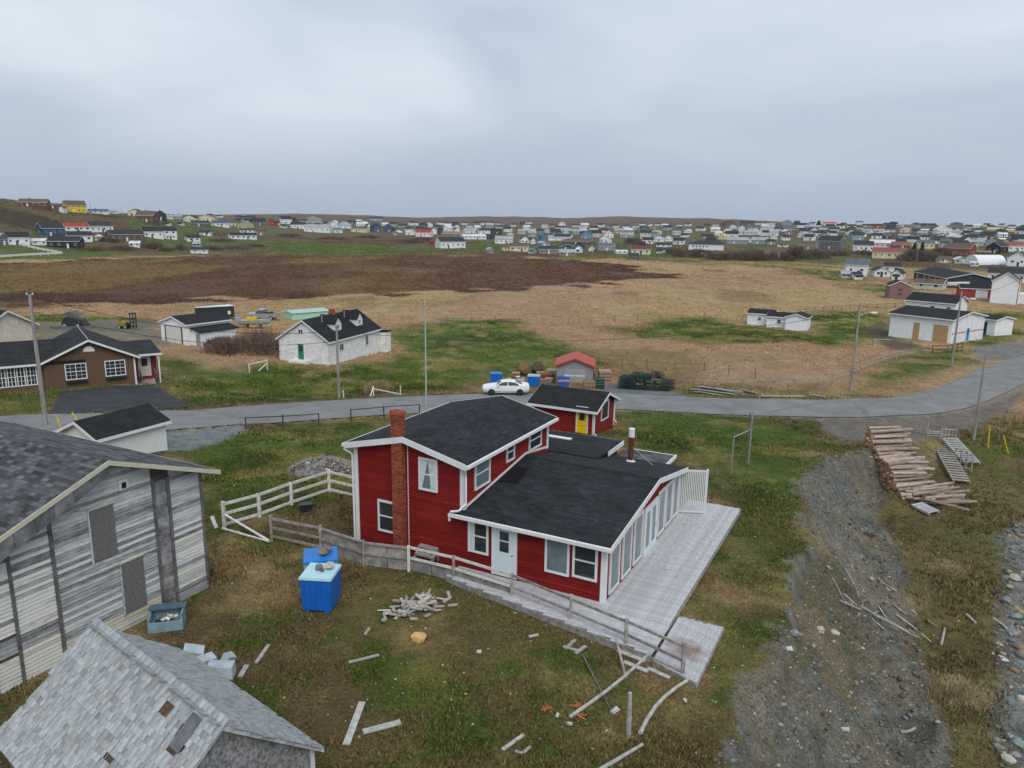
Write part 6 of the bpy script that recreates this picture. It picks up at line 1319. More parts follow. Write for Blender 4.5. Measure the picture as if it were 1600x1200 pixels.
# hulls
def hull(name, label, base, az, L, B, D, m_, cabin=None, lift=.5):
    p = G(*base); E_ = empty(name, (p[0], p[1], p[2]+lift), az, label, 'boat'); R_ = []
    for t_ in np.linspace(0, 1, 9):
        w_ = B/2*(1-max(0, (t_-.45)/.55)**2.2)+.02; zk = D*.45*max(0, (t_-.6)/.4)**2; sh = D+.25*t_**2
        R_.append([(t_*L, -w_, sh), (t_*L, -w_*.85, zk+D*.35), (t_*L, 0, zk), (t_*L, w_*.85, zk+D*.35), (t_*L, w_, sh), (t_*L, w_*.8, sh-.03), (t_*L, 0, sh-.25), (t_*L, -w_*.8, sh-.03)])
    g = MB(); g.loft(R_); g.build('hull', m_, E_)
    if cabin: g = MB(); g.hexa([(L*.35, -B*.3, D-.1), (L*.62, -B*.28, D-.1), (L*.62, B*.28, D-.1), (L*.35, B*.3, D-.1)], [(L*.37, -B*.26, D+cabin), (L*.58, -B*.24, D+cabin), (L*.58, B*.24, D+cabin), (L*.37, B*.26, D+cabin)]); g.build('cabin', W_TRIM, E_)
    for xx in (L*.25, L*.65):
        g = MB(); g.box(xx-.1, xx+.1, -B*.35, B*.35, -lift-.1, .25); g.build('cradle', WOOD_D, E_)
    return E_
hull('boat', 'white boat laid up on land beside the charcoal bungalow', (1477, 450), R(8), 8, 2.4, 1.2, W_TRIM, None)
E_ = hull('boat', 'small grey boat with yellow box among the clutter by the pickup', (374, 512), R(5), 5.2, 1.8, .75, mat('grey_hull', (.33, .34, .35), .6, var=.2), None)
g = MB(); g.box(1.2, 2.9, -.5, .5, .7, 1.25); g.build('engine_box', YEL, E_); g = MB(); g.hexa([(-.2, -.5, .2), (.5, -.5, .2), (.5, .5, .2), (-.2, .5, .2)], [(-.5, -.4, 1.3), (0, -.4, 1.2), (0, .4, 1.2), (-.5, .4, 1.3)]); g.build('stern_cover', mat('blue_grey_cover', (.25, .30, .36), .7), E_)
# clutter by the gravel yard: forklift-like machine and an old machine heap
p = G(203, 514); E_ = empty('forklift', tuple(p), R(5), 'black masted forklift with yellow body behind the brown house', 'machine'); E_.scale = (.75, .75, .85)
g = MB(); g.box(-2.1, -.5, -.6, .6, .5, 1.3); g.box(-1.9, -1.7, -.6, .6, 1.3, 2.2); g.build('body', mat('worn_yellow', (.30, .20, .03), .6, var=.3), E_)
for x in (.2, .75, 1.3): g = MB(); g.box(x-.07, x+.07, -.1, .1, .2, 2.9); g.build('mast', DARKMETAL, E_)
for z_ in (.5, 1.2, 1.9, 2.7): g = MB(); g.box(.1, 1.4, -.12, .12, z_-.08, z_+.08); g.build('mast_crossbar', DARKMETAL, E_)
g = MB(); g.box(-.5, .1, -.5, .5, .9, 1.1); g.build('carriage', DARKMETAL, E_); wheels(E_, (-1.8, -.6), .42, (-.65, .65), .3)
p = G(118, 512); E_ = empty('old_machine', tuple(p), R(0), 'dark heap of an old machine under a small roof behind the brown house', 'machine')
g = MB(); g.hexa([(-1.6, -.8, .3), (1.8, -.8, .3), (1.8, .8, .3), (-1.6, .8, .3)], [(-1.2, -.7, 1.5), (1.3, -.7, 1.3), (1.3, .7, 1.3), (-1.2, .7, 1.6)]); g.build('body', DARKMETAL, E_)
g = MB(); g.prism([(-1.7, 1.9), (1.2, 1.9), (-.2, 2.5)], -.9, .9); g.build('cover', mat('grey_cover', (.10, .10, .105), .8), E_)
for x in (-1.5, 1.0): g = MB(); g.box(x-.05, x+.05, -.8, -.7, 0, 1.95); g.build('post', WOOD_D, E_)
g = MB(); g.box(-3, 3.4, -1.3, -1.0, 0, .35); g.build('timber', WOOD_D, E_); wheels(E_, (-1.0, .9), .4, (-.85, .85), .3)
# ------------------------------------------------------------------ blue fish tubs
BLUE = mat('blue_tub_plastic', (.012, .13, .50), .4, var=.08, vscale=2); BLUE_L = mat('pale_blue_lid', (.40, .62, .68), .45, var=.06); GREYP = mat('grey_tub_plastic', (.33, .37, .40), .5, var=.1)
def tub(base, label, body, lid, az, sx=1.2, sy=1.05, sz=1.0, ribs=True, open_=False):
    p = G(*base); E_ = empty('fish_tub', tuple(p), az, label, 'tub')
    g = MB(); t_ = .05; g.hexa([(-sx/2+t_, -sy/2+t_, .1), (sx/2-t_, -sy/2+t_, .1), (sx/2-t_, sy/2-t_, .1), (-sx/2+t_, sy/2-t_, .1)], [(-sx/2, -sy/2, sz), (sx/2, -sy/2, sz), (sx/2, sy/2, sz), (-sx/2, sy/2, sz)]); bd = g.build('body', body, E_)
    if ribs:
        for k in range(5):
            x = -sx*.36+k*sx*.18
            for s_ in (-1, 1):
                g = MB(); g.bar((x, s_*(sy/2-t_+.01), .14), (x, s_*(sy/2+.012), sz-.12), .05, .03, (0, s_, 0)); g.build('rib', body, bd)
    for x in (-sx*.33, sx*.33): g = MB(); g.box(x-.09, x+.09, -sy*.45, sy*.45, 0, .11); g.build('foot', body, E_)
    g = MB(); o_2 = .03; bmv = [(-sx/2-o_2, -sy/2-o_2), (sx/2+o_2, -sy/2-o_2), (sx/2+o_2, sy/2+o_2), (-sx/2-o_2, sy/2+o_2)]
    g.hexa([(x, y, sz+.002) for x, y in bmv], [(x*.97, y*.97, sz+.09) for x, y in bmv]); ld = g.build('lid', lid, E_)
    return p, sz+.09
def rock(name, label, loc, r, m_, flat=.7, group=None, seed=None, cat='rock'):
    bm = bmesh.new(); bmesh.ops.create_icosphere(bm, subdivisions=2, radius=1); rr2 = random.Random(seed if seed is not None else hash(label) % 999)
    ph = [rr2.uniform(0, 6) for _ in range(6)]
    for v_ in bm.verts:
        c = v_.co; k = 1+.22*math.sin(2.3*c.x+ph[0])*math.cos(2.1*c.y+ph[1])+.15*math.sin(3.7*c.z+ph[2]+2*c.x)+rr2.uniform(-.06, .06); v_.co = Vector((c.x*k*r, c.y*k*r*.8, c.z*k*r*flat))
    me = bpy.data.meshes.new(name); bm.to_mesh(me); bm.free(); me.materials.append(m_); o = inst(name, me, None, tuple(loc), (0, 0, rr2.uniform(0, 6)))
    return tag(o, label, cat, group)
RK = [mat('rock_grey', (.20, .20, .20), .9, .4, 12, var=.35, vscale=4), mat('rock_brown', (.22, .16, .11), .9, .4, 12, var=.35, vscale=4), mat('rock_pale', (.42, .39, .34), .9, .4, 12, var=.25, vscale=4), mat('rock_green', (.20, .25, .24), .9, .4, 12, var=.3, vscale=4)]
pA, zA = tub((503, 946), 'bright blue fish tub with pale lid, nearer of the two by the fence', BLUE, BLUE_L, R(-5), 1.15, 1.2, 1.3)
pB, zB = tub((503, 914), 'grey fish tub with blue lid behind the pale-lidded one', GREYP, mat('blue_lid', (.015, .17, .55), .4, var=.06), R(14), 1.25, 1.2, 1.2, ribs=False)
rock('stone', 'grey stone on the pale tub lid, left one', pA+[-.08, .12, zA+.1], .17, RK[0], .65); rock('stone', 'pale grey stone on the pale tub lid, right one', pA+[.28, .2, zA+.12], .2, RK[2], .6); rock('stone', 'small reddish stone between the two stones on the pale lid', pA+[.08, -.06, zA+.07], .1, mat('rock_red', (.2, .07, .04), .9), .6)
rock('stone', 'dark brown stone lying on the blue lid, front one', pB+[.1, -.05, zB+.1], .2, RK[1], .6); rock('stone', 'dark stone lying on the blue lid, back one', pB+[.25, .22, zB+.1], .18, RK[0], .8)
tub((775, 600), 'blue tub left of the other tubs behind the white car', BLUE, BLUE, R(4), 1.35, 1.2, 1.25); tub((834, 603), 'blue tub with pale cover right of the white car', BLUE, mat('pale_cover', (.3, .42, .5), .6), R(-4), 1.4, 1.2, 1.2)
E_ = tub((880, 603), 'blue tub with pink band in front of the grey shed', BLUE, BLUE, R(2), 1.3, 1.2, 1.1)[0]
g = MB(); g.box(-.64, .64, -.63, -.60, .62, .85); tag(g.build('pink_crate_lid', mat('pink_plastic', (.6, .25, .26), .5), None, tuple(E_)), 'pink plastic panel on the front of the banded blue tub', 'panel')
# open bin of junk by the barn and broken tubs by the shingled shed
p = G(262, 978); E_ = empty('junk_bin', tuple(p), R(15), 'open blue-grey bin full of rubbish beside the barn', 'bin'); E_.scale = (.85, .8, .8); BG = mat('blue_grey_plastic', (.20, .30, .36), .5, var=.2)
for x0, x1, y0, y1, z0, z1 in ((-.65, .65, -.5, -.44, 0, .45), (-.65, .65, .44, .5, 0, .72), (-.65, -.59, -.44, .44, 0, .6), (.59, .65, -.44, .44, 0, .72), (-.59, .59, -.44, .44, .05, .12)):
    g = MB(); g.box(x0, x1, y0, y1, z0, z1); g.build('side', BG, E_)
g = MB(); g.box(-.7, .72, .1, .55, .73, .80); g.build('lid', mat('dark_blue_grey', (.08, .13, .17), .5), E_)
for k in range(9):
    g = MB(); x, y = random.uniform(-.45, .4), random.uniform(-.35, .05); g.box(-.13, .13, -.08, .08, -.05, .06); o = g.build('rubbish', random.choice((W_OLD, WOOD_D, WOOD, DARKMETAL)), E_, (x, y, .42+random.random()*.12), (random.random(), random.random(), random.random()*3))
for k, (px_, py_, s_, az) in enumerate(((300, 1028, .34, .3), (322, 1043, .30, .9), (345, 1056, .42, .1), (352, 1040, .24, 1.3))):
    p = G(px_, py_); g = MB(); g.hexa([(-s_, -s_*.6, 0), (s_, -s_*.6, 0), (s_, s_*.6, 0), (-s_, s_*.6, 0)], [(-s_*.9, -s_*.5, .4), (s_*.92, -s_*.55, .34), (s_*.9, s_*.5, .42), (-s_*.92, s_*.5, .46)]); o = tag(g.build('plastic_tub', mat('pale_grey_plastic', (.36, .42, .46), .5, var=.18), None, tuple(p+[0, 0, -.03])), ('pale grey broken tub lying left-most behind the shingled shed', 'small tilted grey tub behind the shingled shed', 'large grey tub nearest the yard behind the shingled shed', 'grey tub fragment standing up behind the shingled shed')[k], 'tub'); o.rotation_euler = (random.uniform(-.3, .3), random.uniform(-.35, .35), az)
# ------------------------------------------------------------------ lobster pots and gear across the road
POT = mat('green_wire_pot', (.012, .055, .045), .6, var=.3); POT2 = mat('dark_pot_wood', (.06, .06, .055), .8)
def pot_mesh(L, W, H, m_, slat):
    g = MB(); e = .035
    for y in (0, W):
        for z in (0, H): g.bar((0, y, z), (L, y, z), e, e)
    for x in (0, L*.33, L*.66, L):
        for z in (0, H): g.bar((x, 0, z), (x, W, z), e, e)
        for y in (0, W): g.bar((x, y, 0), (x, y, H), e, e)
    for k in range(1, slat):
        z = H*k/slat; g.bar((0, -.005, z), (L, -.005, z), .012, .03); g.bar((-.005, 0, z), (-.005, W, z), .012, .03)
    for k in range(1, 6): g.bar((0, W*k/6, H), (L, W*k/6, H), .02, .012)
    g.box(.05, L-.05, .05, W-.05, .03, .07); g.box(L*.35, L*.6, .06, W-.06, .08, H-.06)
    return g.mesh('lobster_pot', m_)
PM = [pot_mesh(1.15, .62, .42, POT, 4), pot_mesh(1.15, .62, .42, POT2, 4)]
p0_, pa, pl_ = frame_from_px((966, 607), (1046, 612)); pa_d = np.array([math.cos(pa), math.sin(pa)]); pn = np.array([-math.sin(pa), math.cos(pa)])
nx = max(5, int(pl_/1.2)+1)
for ix in range(nx):
    for iy in range(3):
        top = random.choice((3, 4, 4, 5)) if 0 < ix < nx-1 else 3
        for iz in range(top):
            q = np.array(p0_[:2])+pa_d*(ix*1.2+random.uniform(-.08, .08))+pn*(iy*.68+random.uniform(-.05, .05))
            if iy == 0 or ix in (0, nx-1) or iz == top-1:
                o = inst('lobster_pot', PM[0 if random.random() < .72 else 1], None, (q[0], q[1], p0_[2]+.05+iz*.43), (random.uniform(-.02, .02), random.uniform(-.03, .03), pa+random.uniform(-.09, .09))); tag(o, 'green wire lobster pot in the big stack right of the grey shed', 'lobster pot', 'lobster pots stacked right of the grey shed')
CR = mat('crate_wood', (.30, .19, .11), .85, var=.25, vscale=4, objvar=.3)
def crate(base, label, s_, m_=CR, h_=None, az=0, z=0):
    p = G(*base); h_ = h_ or s_*.7; E_ = empty('crate', (p[0], p[1], p[2]+z), az, label, 'crate')
    n = 4
    for k in range(n):
        z_ = h_*(k+.1)/n
        for a in ((-s_/2, s_/2, -s_/2-.02, -s_/2), (-s_/2, s_/2, s_/2, s_/2+.02)): g = MB(); g.box(a[0], a[1], a[2], a[3], z_, z_+h_/n*.72); g.build('slat', m_, E_)
        for a in ((-s_/2-.02, -s_/2, -s_/2, s_/2), (s_/2, s_/2+.02, -s_/2, s_/2)): g = MB(); g.box(a[0], a[1], a[2], a[3], z_, z_+h_/n*.72); g.build('slat', m_, E_)
    g = MB(); g.box(-s_/2, s_/2, -s_/2, s_/2, h_*.9, h_*.96); g.build('top', m_, E_)
crate((920, 608), 'brown slatted crate stack right of the banded tub', 1.3, h_=1.0); crate((921, 600), 'rust brown net heap crate behind the slatted crate', 1.2, mat('rust_net', (.22, .10, .04), .9), h_=1.5); crate((944, 597), 'pinkish pallet stack beside the lobster pots', 1.4, mat('pinkish_wood', (.36, .24, .19), .9), h_=1.5); crate((935, 606), 'dark green net heap beside the pallets', 1.2, POT, h_=1.1)
for k, (bx, by, s_, c) in enumerate(((799, 598, .8, CR), (812, 597, .9, W_OLD), (806, 590, .9, CR), (848, 600, .8, CR), (858, 599, .9, WOOD), (862, 588, 1.2, WOOD), (845, 590, 1.0, CR), (900, 604, .8, CR))):
    crate((bx, by), ('small brown gear crate just behind the white car', 'white gear crate behind the white car', 'brown crate farther behind the white car', 'brown crate right of the covered blue tub', 'grey crate left of the grey shed', 'grey crate leaning by the grey shed wall', 'brown crate behind the covered blue tub', 'small crate in front of the grey shed door')[k], s_, c, h_=s_*(.75 if s_ < 1.5 else 1.25), az=random.uniform(-.4, .4))
rock('net_heap', 'large brown heap of nets behind the white car', G(818, 587)+[0, 0, .5], 1.1, mat('brown_net', (.16, .10, .05), .95, .6, 20, var=.4, vscale=8), .8, cat='net heap'); rock('net_heap', 'tall dark heap of nets behind the covered tub', G(839, 583)+[0, 0, .6], .95, mat('dark_net', (.08, .06, .04), .95, .6, 20, var=.4, vscale=8), .95, cat='net heap'); rock('net_heap', 'low rusty heap of nets left of the grey shed', G(858, 592)+[0, 0, .3], .9, mat('rust_net', (.22, .10, .04), .9), .7, cat='net heap')
for k, (bx, by) in enumerate(((803, 600), (811, 601), (816, 599))):
    p = G(bx, by); g = MB(); g.tube((0, 0, 0), (0, 0, .8), .27, .27, 14); E_ = g.build('barrel', W_OLD if k else mat('rust_barrel', (.28, .14, .08), .7), None, tuple(p)); tag(E_, ('rusty', 'first white', 'second white')[k]+' barrel standing behind the white car', 'barrel'); g = MB(); g.tube((0, 0, .8), (0, 0, .84), .29, .29, 14); g.build('rim', DARKMETAL, E_)
# ------------------------------------------------------------------ log stack, ramps and pallets on the shore bench
LOGB = mat('log_bark', (.34, .27, .22), .9, .4, 14, var=.4, vscale=5, streak=(.4, 3, 3), objvar=.35); LOGE = mat('log_end', (.36, .19, .09), .85, var=.35, vscale=9, objvar=.25)
lg = []
for k in range(6):
    g = MB(); r_ = (.11, .125, .10, .135, .115, .09)[k]; L = (3.0, 3.2, 2.8, 3.4, 2.6, 3.3)[k]; n = 9
    g.tube((0, 0, 0), (L, random.uniform(-.06, .06), random.uniform(-.04, .04)), r_, r_*.8, n); me = g.mesh('log', [LOGB, LOGE])
    for pg in me.polygons:
        if len(pg.vertices) > 4: pg.material_index = 1
    lg.append((me, r_))
la = G(1346, 695); ld = np.array([math.cos(R(-89)), math.sin(R(-89))]); ln = np.array([math.cos(R(14)), math.sin(R(14))]); lL = 6.8
lc = la[:2]+ld*lL/2+ln*1.5; lz = TG(lc[0], lc[1]); laz = R(14); cnt = 0
for row in range(9):
    y0 = row*.10; n = int((lL*.95-row*.36)/.265)
    for k in range(n):
        t_ = .15+row*.07+k*.265+random.uniform(-.04, .04); q = la[:2]+ld*t_-ln*random.uniform(.0, .25)+ln*row*.03; me, r_ = random.choice(lg); gz_ = max(lz, TG(q[0]+ln[0]*1.5, q[1]+ln[1]*1.5)-.1)
        o = inst('log', me, None, (q[0], q[1], gz_+.10+row*.205+random.uniform(-.02, .02)), (0, random.uniform(-.04, .05), laz+random.choice((random.uniform(-.1, .1), random.uniform(-.1, .1), random.uniform(-.32, .3))))); tag(o, 'peeled reddish log in the big stack on the shore side of the road', 'log', 'logs of the shore stack'); cnt += 1
for k in range(24):
    t_ = lL*random.uniform(.8, 1.12); q = la[:2]+ld*t_+ln*random.uniform(.2, 1.6); me, r_ = random.choice(lg)
    o = inst('log', me, None, (q[0], q[1], TG(q[0], q[1])+.12+random.random()*.5), (0, random.uniform(-.15, .12), laz+random.uniform(-.7, .5))); tag(o, 'log slid off the near end of the shore stack', 'log', 'logs slid off the shore stack')
def slatrack(name, label, p0, p1, width, n, m_, z=.12, cat='ramp', legs=False, zt=None):
    a, b = G(*p0), G(*p1); d = b-a; L = float(np.linalg.norm(d[:2])); az = math.atan2(d[1], d[0]); E_ = empty(name, tuple(a), az, label, cat); dz = d[2]
    for s_ in (0, 1):
        g = MB(); g.bar((0, s_*width, z), (L, s_*width, z+dz), .09, .12); g.build('stringer', m_, E_)
    for k in range(n):
        x = L*(k+.5)/n; g = MB(); g.box(x-L/n*.38, x+L/n*.38, -.08, width+.08, z+dz*(k+.5)/n+.065, z+dz*(k+.5)/n+.095); g.build('slat', m_, E_)
    return E_
slatrack('slat_ramp', 'long grey slatted ramp beside the log stack', (1446, 676), (1490, 756), 1.0, 22, WOOD, .15); slatrack('slat_ramp', 'grey plank ramp right of the slatted one', (1472, 692), (1508, 732), 1.1, 14, DECK, .35)
slatrack('pallet', 'grey wooden pallet lying alone on the shore grass', (1424, 792), (1452, 806), .9, 7, DECK, .1, 'pallet'); slatrack('flake_rack', 'collapsed grey slat rack under the slid logs', (1392, 744), (1452, 786), .8, 14, WOOD, .12, 'rack')
def frame_fence(label, pts, h, n):
    P = [G(*q) for q in pts]; E_ = empty('hurdle', tuple(P[0]), 0, label, 'hurdle'); d = P[1]-P[0]
    for k in range(n+1): c = d*k/n; g = MB(); g.bar((c[0], c[1], c[2]-.1), (c[0], c[1], c[2]+h), .07, .07, (1, 0, 0)); g.build('upright', WOOD, E_)
    for z_ in (.15, .55, .95): g = MB(); g.bar((0, 0, h*z_), (d[0], d[1], d[2]+h*z_), .05, .07); g.build('rail', WOOD, E_)
frame_fence('grey wooden hurdle standing behind the log stack', [(1426, 676), (1448, 680)], 1.1, 4); frame_fence('grey wooden hurdle at the top of the plank ramp', [(1469, 690), (1492, 692)], 1.1, 4); frame_fence('grey braced hurdle at the foot of the plank ramp', [(1490, 728), (1517, 738)], 1.4, 3)
# ------------------------------------------------------------------ loose things in the yard and on the bank
def stick(label, a, b, za, zb, r, m_=WOOD, group=None, name='driftwood_pole', cat='pole', bend=.0):
    A_, B_ = G(*a), G(*b); A_[2] += za; B_[2] += zb; c = (A_+B_)/2; d = B_-A_; n = 5; pts = []
    sdv = np.array([-d[1], d[0], 0])/(np.linalg.norm(d)+1e-6)
    for k in range(n+1):
        t_ = k/n; pts.append(A_+d*t_+sdv*bend*math.sin(math.pi*t_)-c)
    g = MB()
    for k in range(n): g.tube(pts[k], pts[k+1], r*(1-.25*k/n), r*(1-.25*(k+1)/n), 7, k in (0, n-1))
    return tag(g.build(name, m_, None, tuple(c)), label, cat, group)
DRIFT = mat('driftwood', (.36, .35, .33), .9, .3, 20, var=.25, vscale=5, objvar=.15)
stick('long bent driftwood pole lying right of the fence end', (1000, 1149), (1079, 1064), .08, .1, .065, DRIFT, bend=.22)
stick('long grey pole leaning from the rotten post near the platform', (890, 1124), (1016, 1051), .08, .75, .055, DRIFT, bend=-.1)
stick('upright rotten post stub below the platform', (982, 1151), (981, 1150), -.2, 1.35, .075, DRIFT, name='post', cat='post')
stick('driftwood pole at the bottom edge below the fence end', (930, 1210), (1004, 1168), .06, .1, .06, DRIFT)
stick('thin dark stick slanting across the yard debris', (910, 1027), (940, 1085), .1, .05, .03, WOOD_D); stick('thin branch lying near the rotten post', (940, 1085), (955, 1113), .05, .05, .025, WOOD_D)
stick('slanted short post under the boardwalk edge', (978, 1060), (962, 1020), .0, .5, .05, WOOD, name='post', cat='post')
for k, (a, b, w_, l) in enumerate((((541, 1166), (566, 1100), .2, 'thick pale plank lying alone at the bottom centre'), ((567, 1146), (626, 1131), .2, 'short pale plank right of the thick one'), ((545, 1037), (592, 1026), .1, 'thin board lying in the grass below the blue tubs'), ((880, 1012), (905, 1020), .12, 'left board of the broken frame near the boardwalk'), ((883, 1016), (899, 1002), .12, 'upper board of the broken frame near the boardwalk'), ((899, 1023), (915, 1012), .12, 'right board of the broken frame near the boardwalk'),
                                   ((965, 1018), (1008, 1036), .16, 'upper rotten plank lying below the boardwalk edge'), ((975, 1036), (1012, 1052), .16, 'lower rotten plank lying below the boardwalk edge'), ((1012, 1046), (1046, 1062), .14, 'grey board by the last fence post'), ((1010, 1030), (1058, 1056), .12, 'long grey board tucked under the fence end'), ((785, 1174), (818, 1151), .1, 'thin pale lath at the bottom right of the yard'), ((805, 1176), (816, 1180), .08, 'left arm of the pale bent lath at the bottom'), ((816, 1180), (829, 1170), .08, 'right arm of the pale bent lath at the bottom'),
                                   ((375, 1060), (386, 1042), .16, 'short board beside the grey tubs'), ((400, 1038), (420, 1010), .12, 'narrow board upslope of the grey tubs'), ((826, 997), (841, 994), .1, 'small white lath in the dry grass below the door'), ((700, 948), (715, 947), .12, 'small pale board right of the shingle heap'))):
    board('loose_board', l, 'board', a, b, .05, .06, w_, .045, DRIFT if k not in (3, 4, 5) else WOOD)
c0 = G(640, 955); SPL = mat('split_wood', (.40, .37, .34), .9, .3, 20, var=.25, objvar=.3)
spm = []
for k in range(4):
    g = MB(); l = (.38, .45, .3, .5)[k]; g.hexa([(-l/2, -.06, 0), (l/2, -.05, 0), (l/2, .06, 0), (-l/2, .05, 0)], [(-l/2, -.04, .05), (l/2, -.05, .06), (l/2, .03, .05), (-l/2, .05, .045)]); spm.append(g.mesh('wood_scrap', SPL))
dA, dB = G(600, 968), G(682, 940)
for k in range(95):
    t_ = np.clip(random.gauss(.55, .24), 0, 1); q = dA+(dB-dA)*t_; q[0] += random.gauss(0, .25); q[1] += random.gauss(0, .38); hgt_ = max(0, .28*(1-abs(t_-.55)*2))*random.random()
    o = inst('wood_scrap', random.choice(spm), None, (q[0], q[1], TG(q[0], q[1])+.02+hgt_), (random.uniform(-.5, .5), random.uniform(-.4, .4), random.uniform(0, 6.28))); tag(o, 'pale wood scrap in the heap on the grass in front of the fence', 'wood scrap', 'heap of wood scraps in the yard')
rock('foam_block', 'ochre yellow foam buoy lying in the yard', G(653, 1000)+[0, 0, .12], .26, mat('ochre_foam', (.55, .36, .14), .8, var=.15), .75, cat='buoy')
for k, (px_, py_, l) in enumerate(((852, 1110, 'orange rope tangle left of centre at the bottom'), (905, 1120, 'orange rope tangle beside the leaning pole'), (903, 1105, 'small orange rope scrap above the other tangle'))):
    g = MB(); pts = [(random.gauss(0, .12), random.gauss(0, .09), .03+random.random()*.06) for _ in range(14)]; g.path(pts, .014, 5); tag(g.build('rope_tangle', mat('orange_rope', (.36, .13, .06), .8), None, tuple(G(px_, py_))), l, 'rope')
for k, (px_, py_, s_, l) in enumerate(((748, 1021, .17, 'white plastic scrap in the middle of the yard'), (871, 1121, .16, 'pale green scrap of plastic by the orange tangle'), (890, 1134, .15, 'pale plastic scrap below the orange tangle'), (961, 1113, .3, 'white plastic slipper-like scrap near the rotten post'), (1070, 1097, .14, 'white scrap right of the long bent pole'), (1232, 1016, .3, 'pale slab standing at the top of the bank'), (1567, 1031, .5, 'white plastic sheet on the shore grass at the right edge'), (1320, 1142, .3, 'pale flat stone at the foot of the bank'))):
    s_ *= .5; g = MB(); g.hexa([(-s_, -s_*.5, 0), (s_*.9, -s_*.6, 0), (s_, s_*.4, 0), (-s_*.8, s_*.6, 0)], [(-s_*.9, -s_*.4, .07), (s_*.8, -s_*.5, .05), (s_*.9, s_*.35, .09), (-s_*.7, s_*.5, .06)]); o = g.build('litter', mat('pale_plastic', (.48, .49, .49), .5, var=.1), None, tuple(G(px_, py_)+[0, 0, .04])); o.rotation_euler = (.08, .12, k*1.3); tag(o, l, 'litter')
# wooden stool-like pallet and black box by the house
p = HW(7.6, -.35, -.02); E_ = empty('step_stool', p, -HB, 'small grey wooden step stool standing against the red front wall', 'stool')
for z_, y_ in ((.55, .18), (.3, -.05), (.1, -.2)): g = MB(); g.box(-.42, .42, y_-.14, y_+.14, z_-.03, z_+.03); g.build('tread', WOOD, E_)
for x in (-.4, .4): g = MB(); g.bar((x, .25, .55), (x*1.08, -.32, .0), .06, .16); g.bar((x, .28, .55), (x, .30, 0), .06, .08); g.build('side', WOOD, E_)
p = G(478, 798); g = MB(); g.hexa([(-.3, -.22, 0), (.3, -.22, 0), (.3, .22, 0), (-.3, .22, 0)], [(-.27, -.2, .32), (.27, -.2, .32), (.27, .2, .34), (-.27, .2, .34)]); E_ = g.build('black_box', mat('black_plastic', (.02, .02, .022), .5), None, tuple(p), (0, 0, .3)); tag(E_, 'black plastic box on the lawn behind the front fence', 'box'); g = MB(); g.box(-.3, .3, -.23, .23, .345, .38); g.build('lid', mat('black_plastic2', (.03, .03, .033), .4), E_)
# driftwood strewn down the bank
for k, (a, b, r) in enumerate((((1312, 940), (1345, 955), .05), ((1318, 930), (1380, 985), .045), ((1345, 950), (1420, 990), .05), ((1360, 960), (1432, 998), .05), ((1372, 948), (1390, 975), .035), ((1320, 890), (1342, 935), .05), ((1330, 885), (1350, 925), .035), ((1385, 920), (1430, 960), .06), ((1372, 905), (1400, 925), .05), ((1395, 945), (1415, 962), .05), ((1400, 962), (1455, 1006), .04), ((1350, 965), (1372, 958), .04), ((1408, 1146), (1430, 1140), .07), ((1470, 1010), (1476, 984), .07), ((1510, 962), (1524, 976), .09), ((1450, 970), (1462, 980), .05), ((1340, 965), (1350, 940), .03), ((1300, 905), (1318, 940), .03), ((1420, 985), (1440, 1002), .035), ((1552, 968), (1580, 995), .06))):
    stick('grey driftwood stick strewn down the stony bank', a, b, .06, .08, r*.9, DRIFT, 'driftwood sticks on the bank', 'driftwood_stick', 'driftwood', random.uniform(-.12, .12))
for k, (a, b) in enumerate((((1075, 610), (1140, 616)), ((1085, 606), (1150, 612)), ((1080, 614), (1120, 618)), ((1100, 608), (1155, 616)), ((1180, 621), (1250, 619)), ((1150, 611), (1180, 616)), ((1260, 619), (1290, 622)))):
    for j in range(3): stick('weathered pole in the low pile along the far road verge', (a[0]+j*5, a[1]+j), (b[0]+j*6, b[1]+j*1.2), .1+.1*j, .12, .07, DRIFT if j else WOOD_D, 'poles along the far verge', 'driftwood_pole', 'pole')
for k, (px_, py_, r, m_, l) in enumerate(((1585, 905, .5, 2, 'pale boulder at the right edge of the shore'), (1570, 940, .45, 0, 'grey boulder below the pale one on the shore'), (1590, 965, .4, 3, 'greenish boulder at the right edge'), (1582, 990, .45, 0, 'grey boulder left of the orange stone'), (1592, 1012, .38, 1, 'ochre orange boulder at the right edge'), (1595, 1040, .4, 3, 'teal grey boulder under the ochre one'), (1598, 1095, .4, 2, 'pale boulder low on the right edge'), (1590, 1165, .5, 3, 'greenish boulder in the bottom right corner'), (1575, 1190, .45, 2, 'cream boulder at the bottom right corner'), (1560, 1170, .35, 0, 'dark boulder near the bottom right corner'), (1280, 985, .32, 2, 'pale pinkish stone at the top of the bank'), (1302, 990, .3, 2, 'long pale stone beside the pinkish one'), (1240, 990, .28, 3, 'grey stone on the bank edge below the deck'), (1362, 905, .2, 2, 'yellowish stone among the driftwood'))):
    rock('boulder', l, G(px_, py_)+[0, 0, r*.15], r*.62, RK[m_], .62, seed=k)
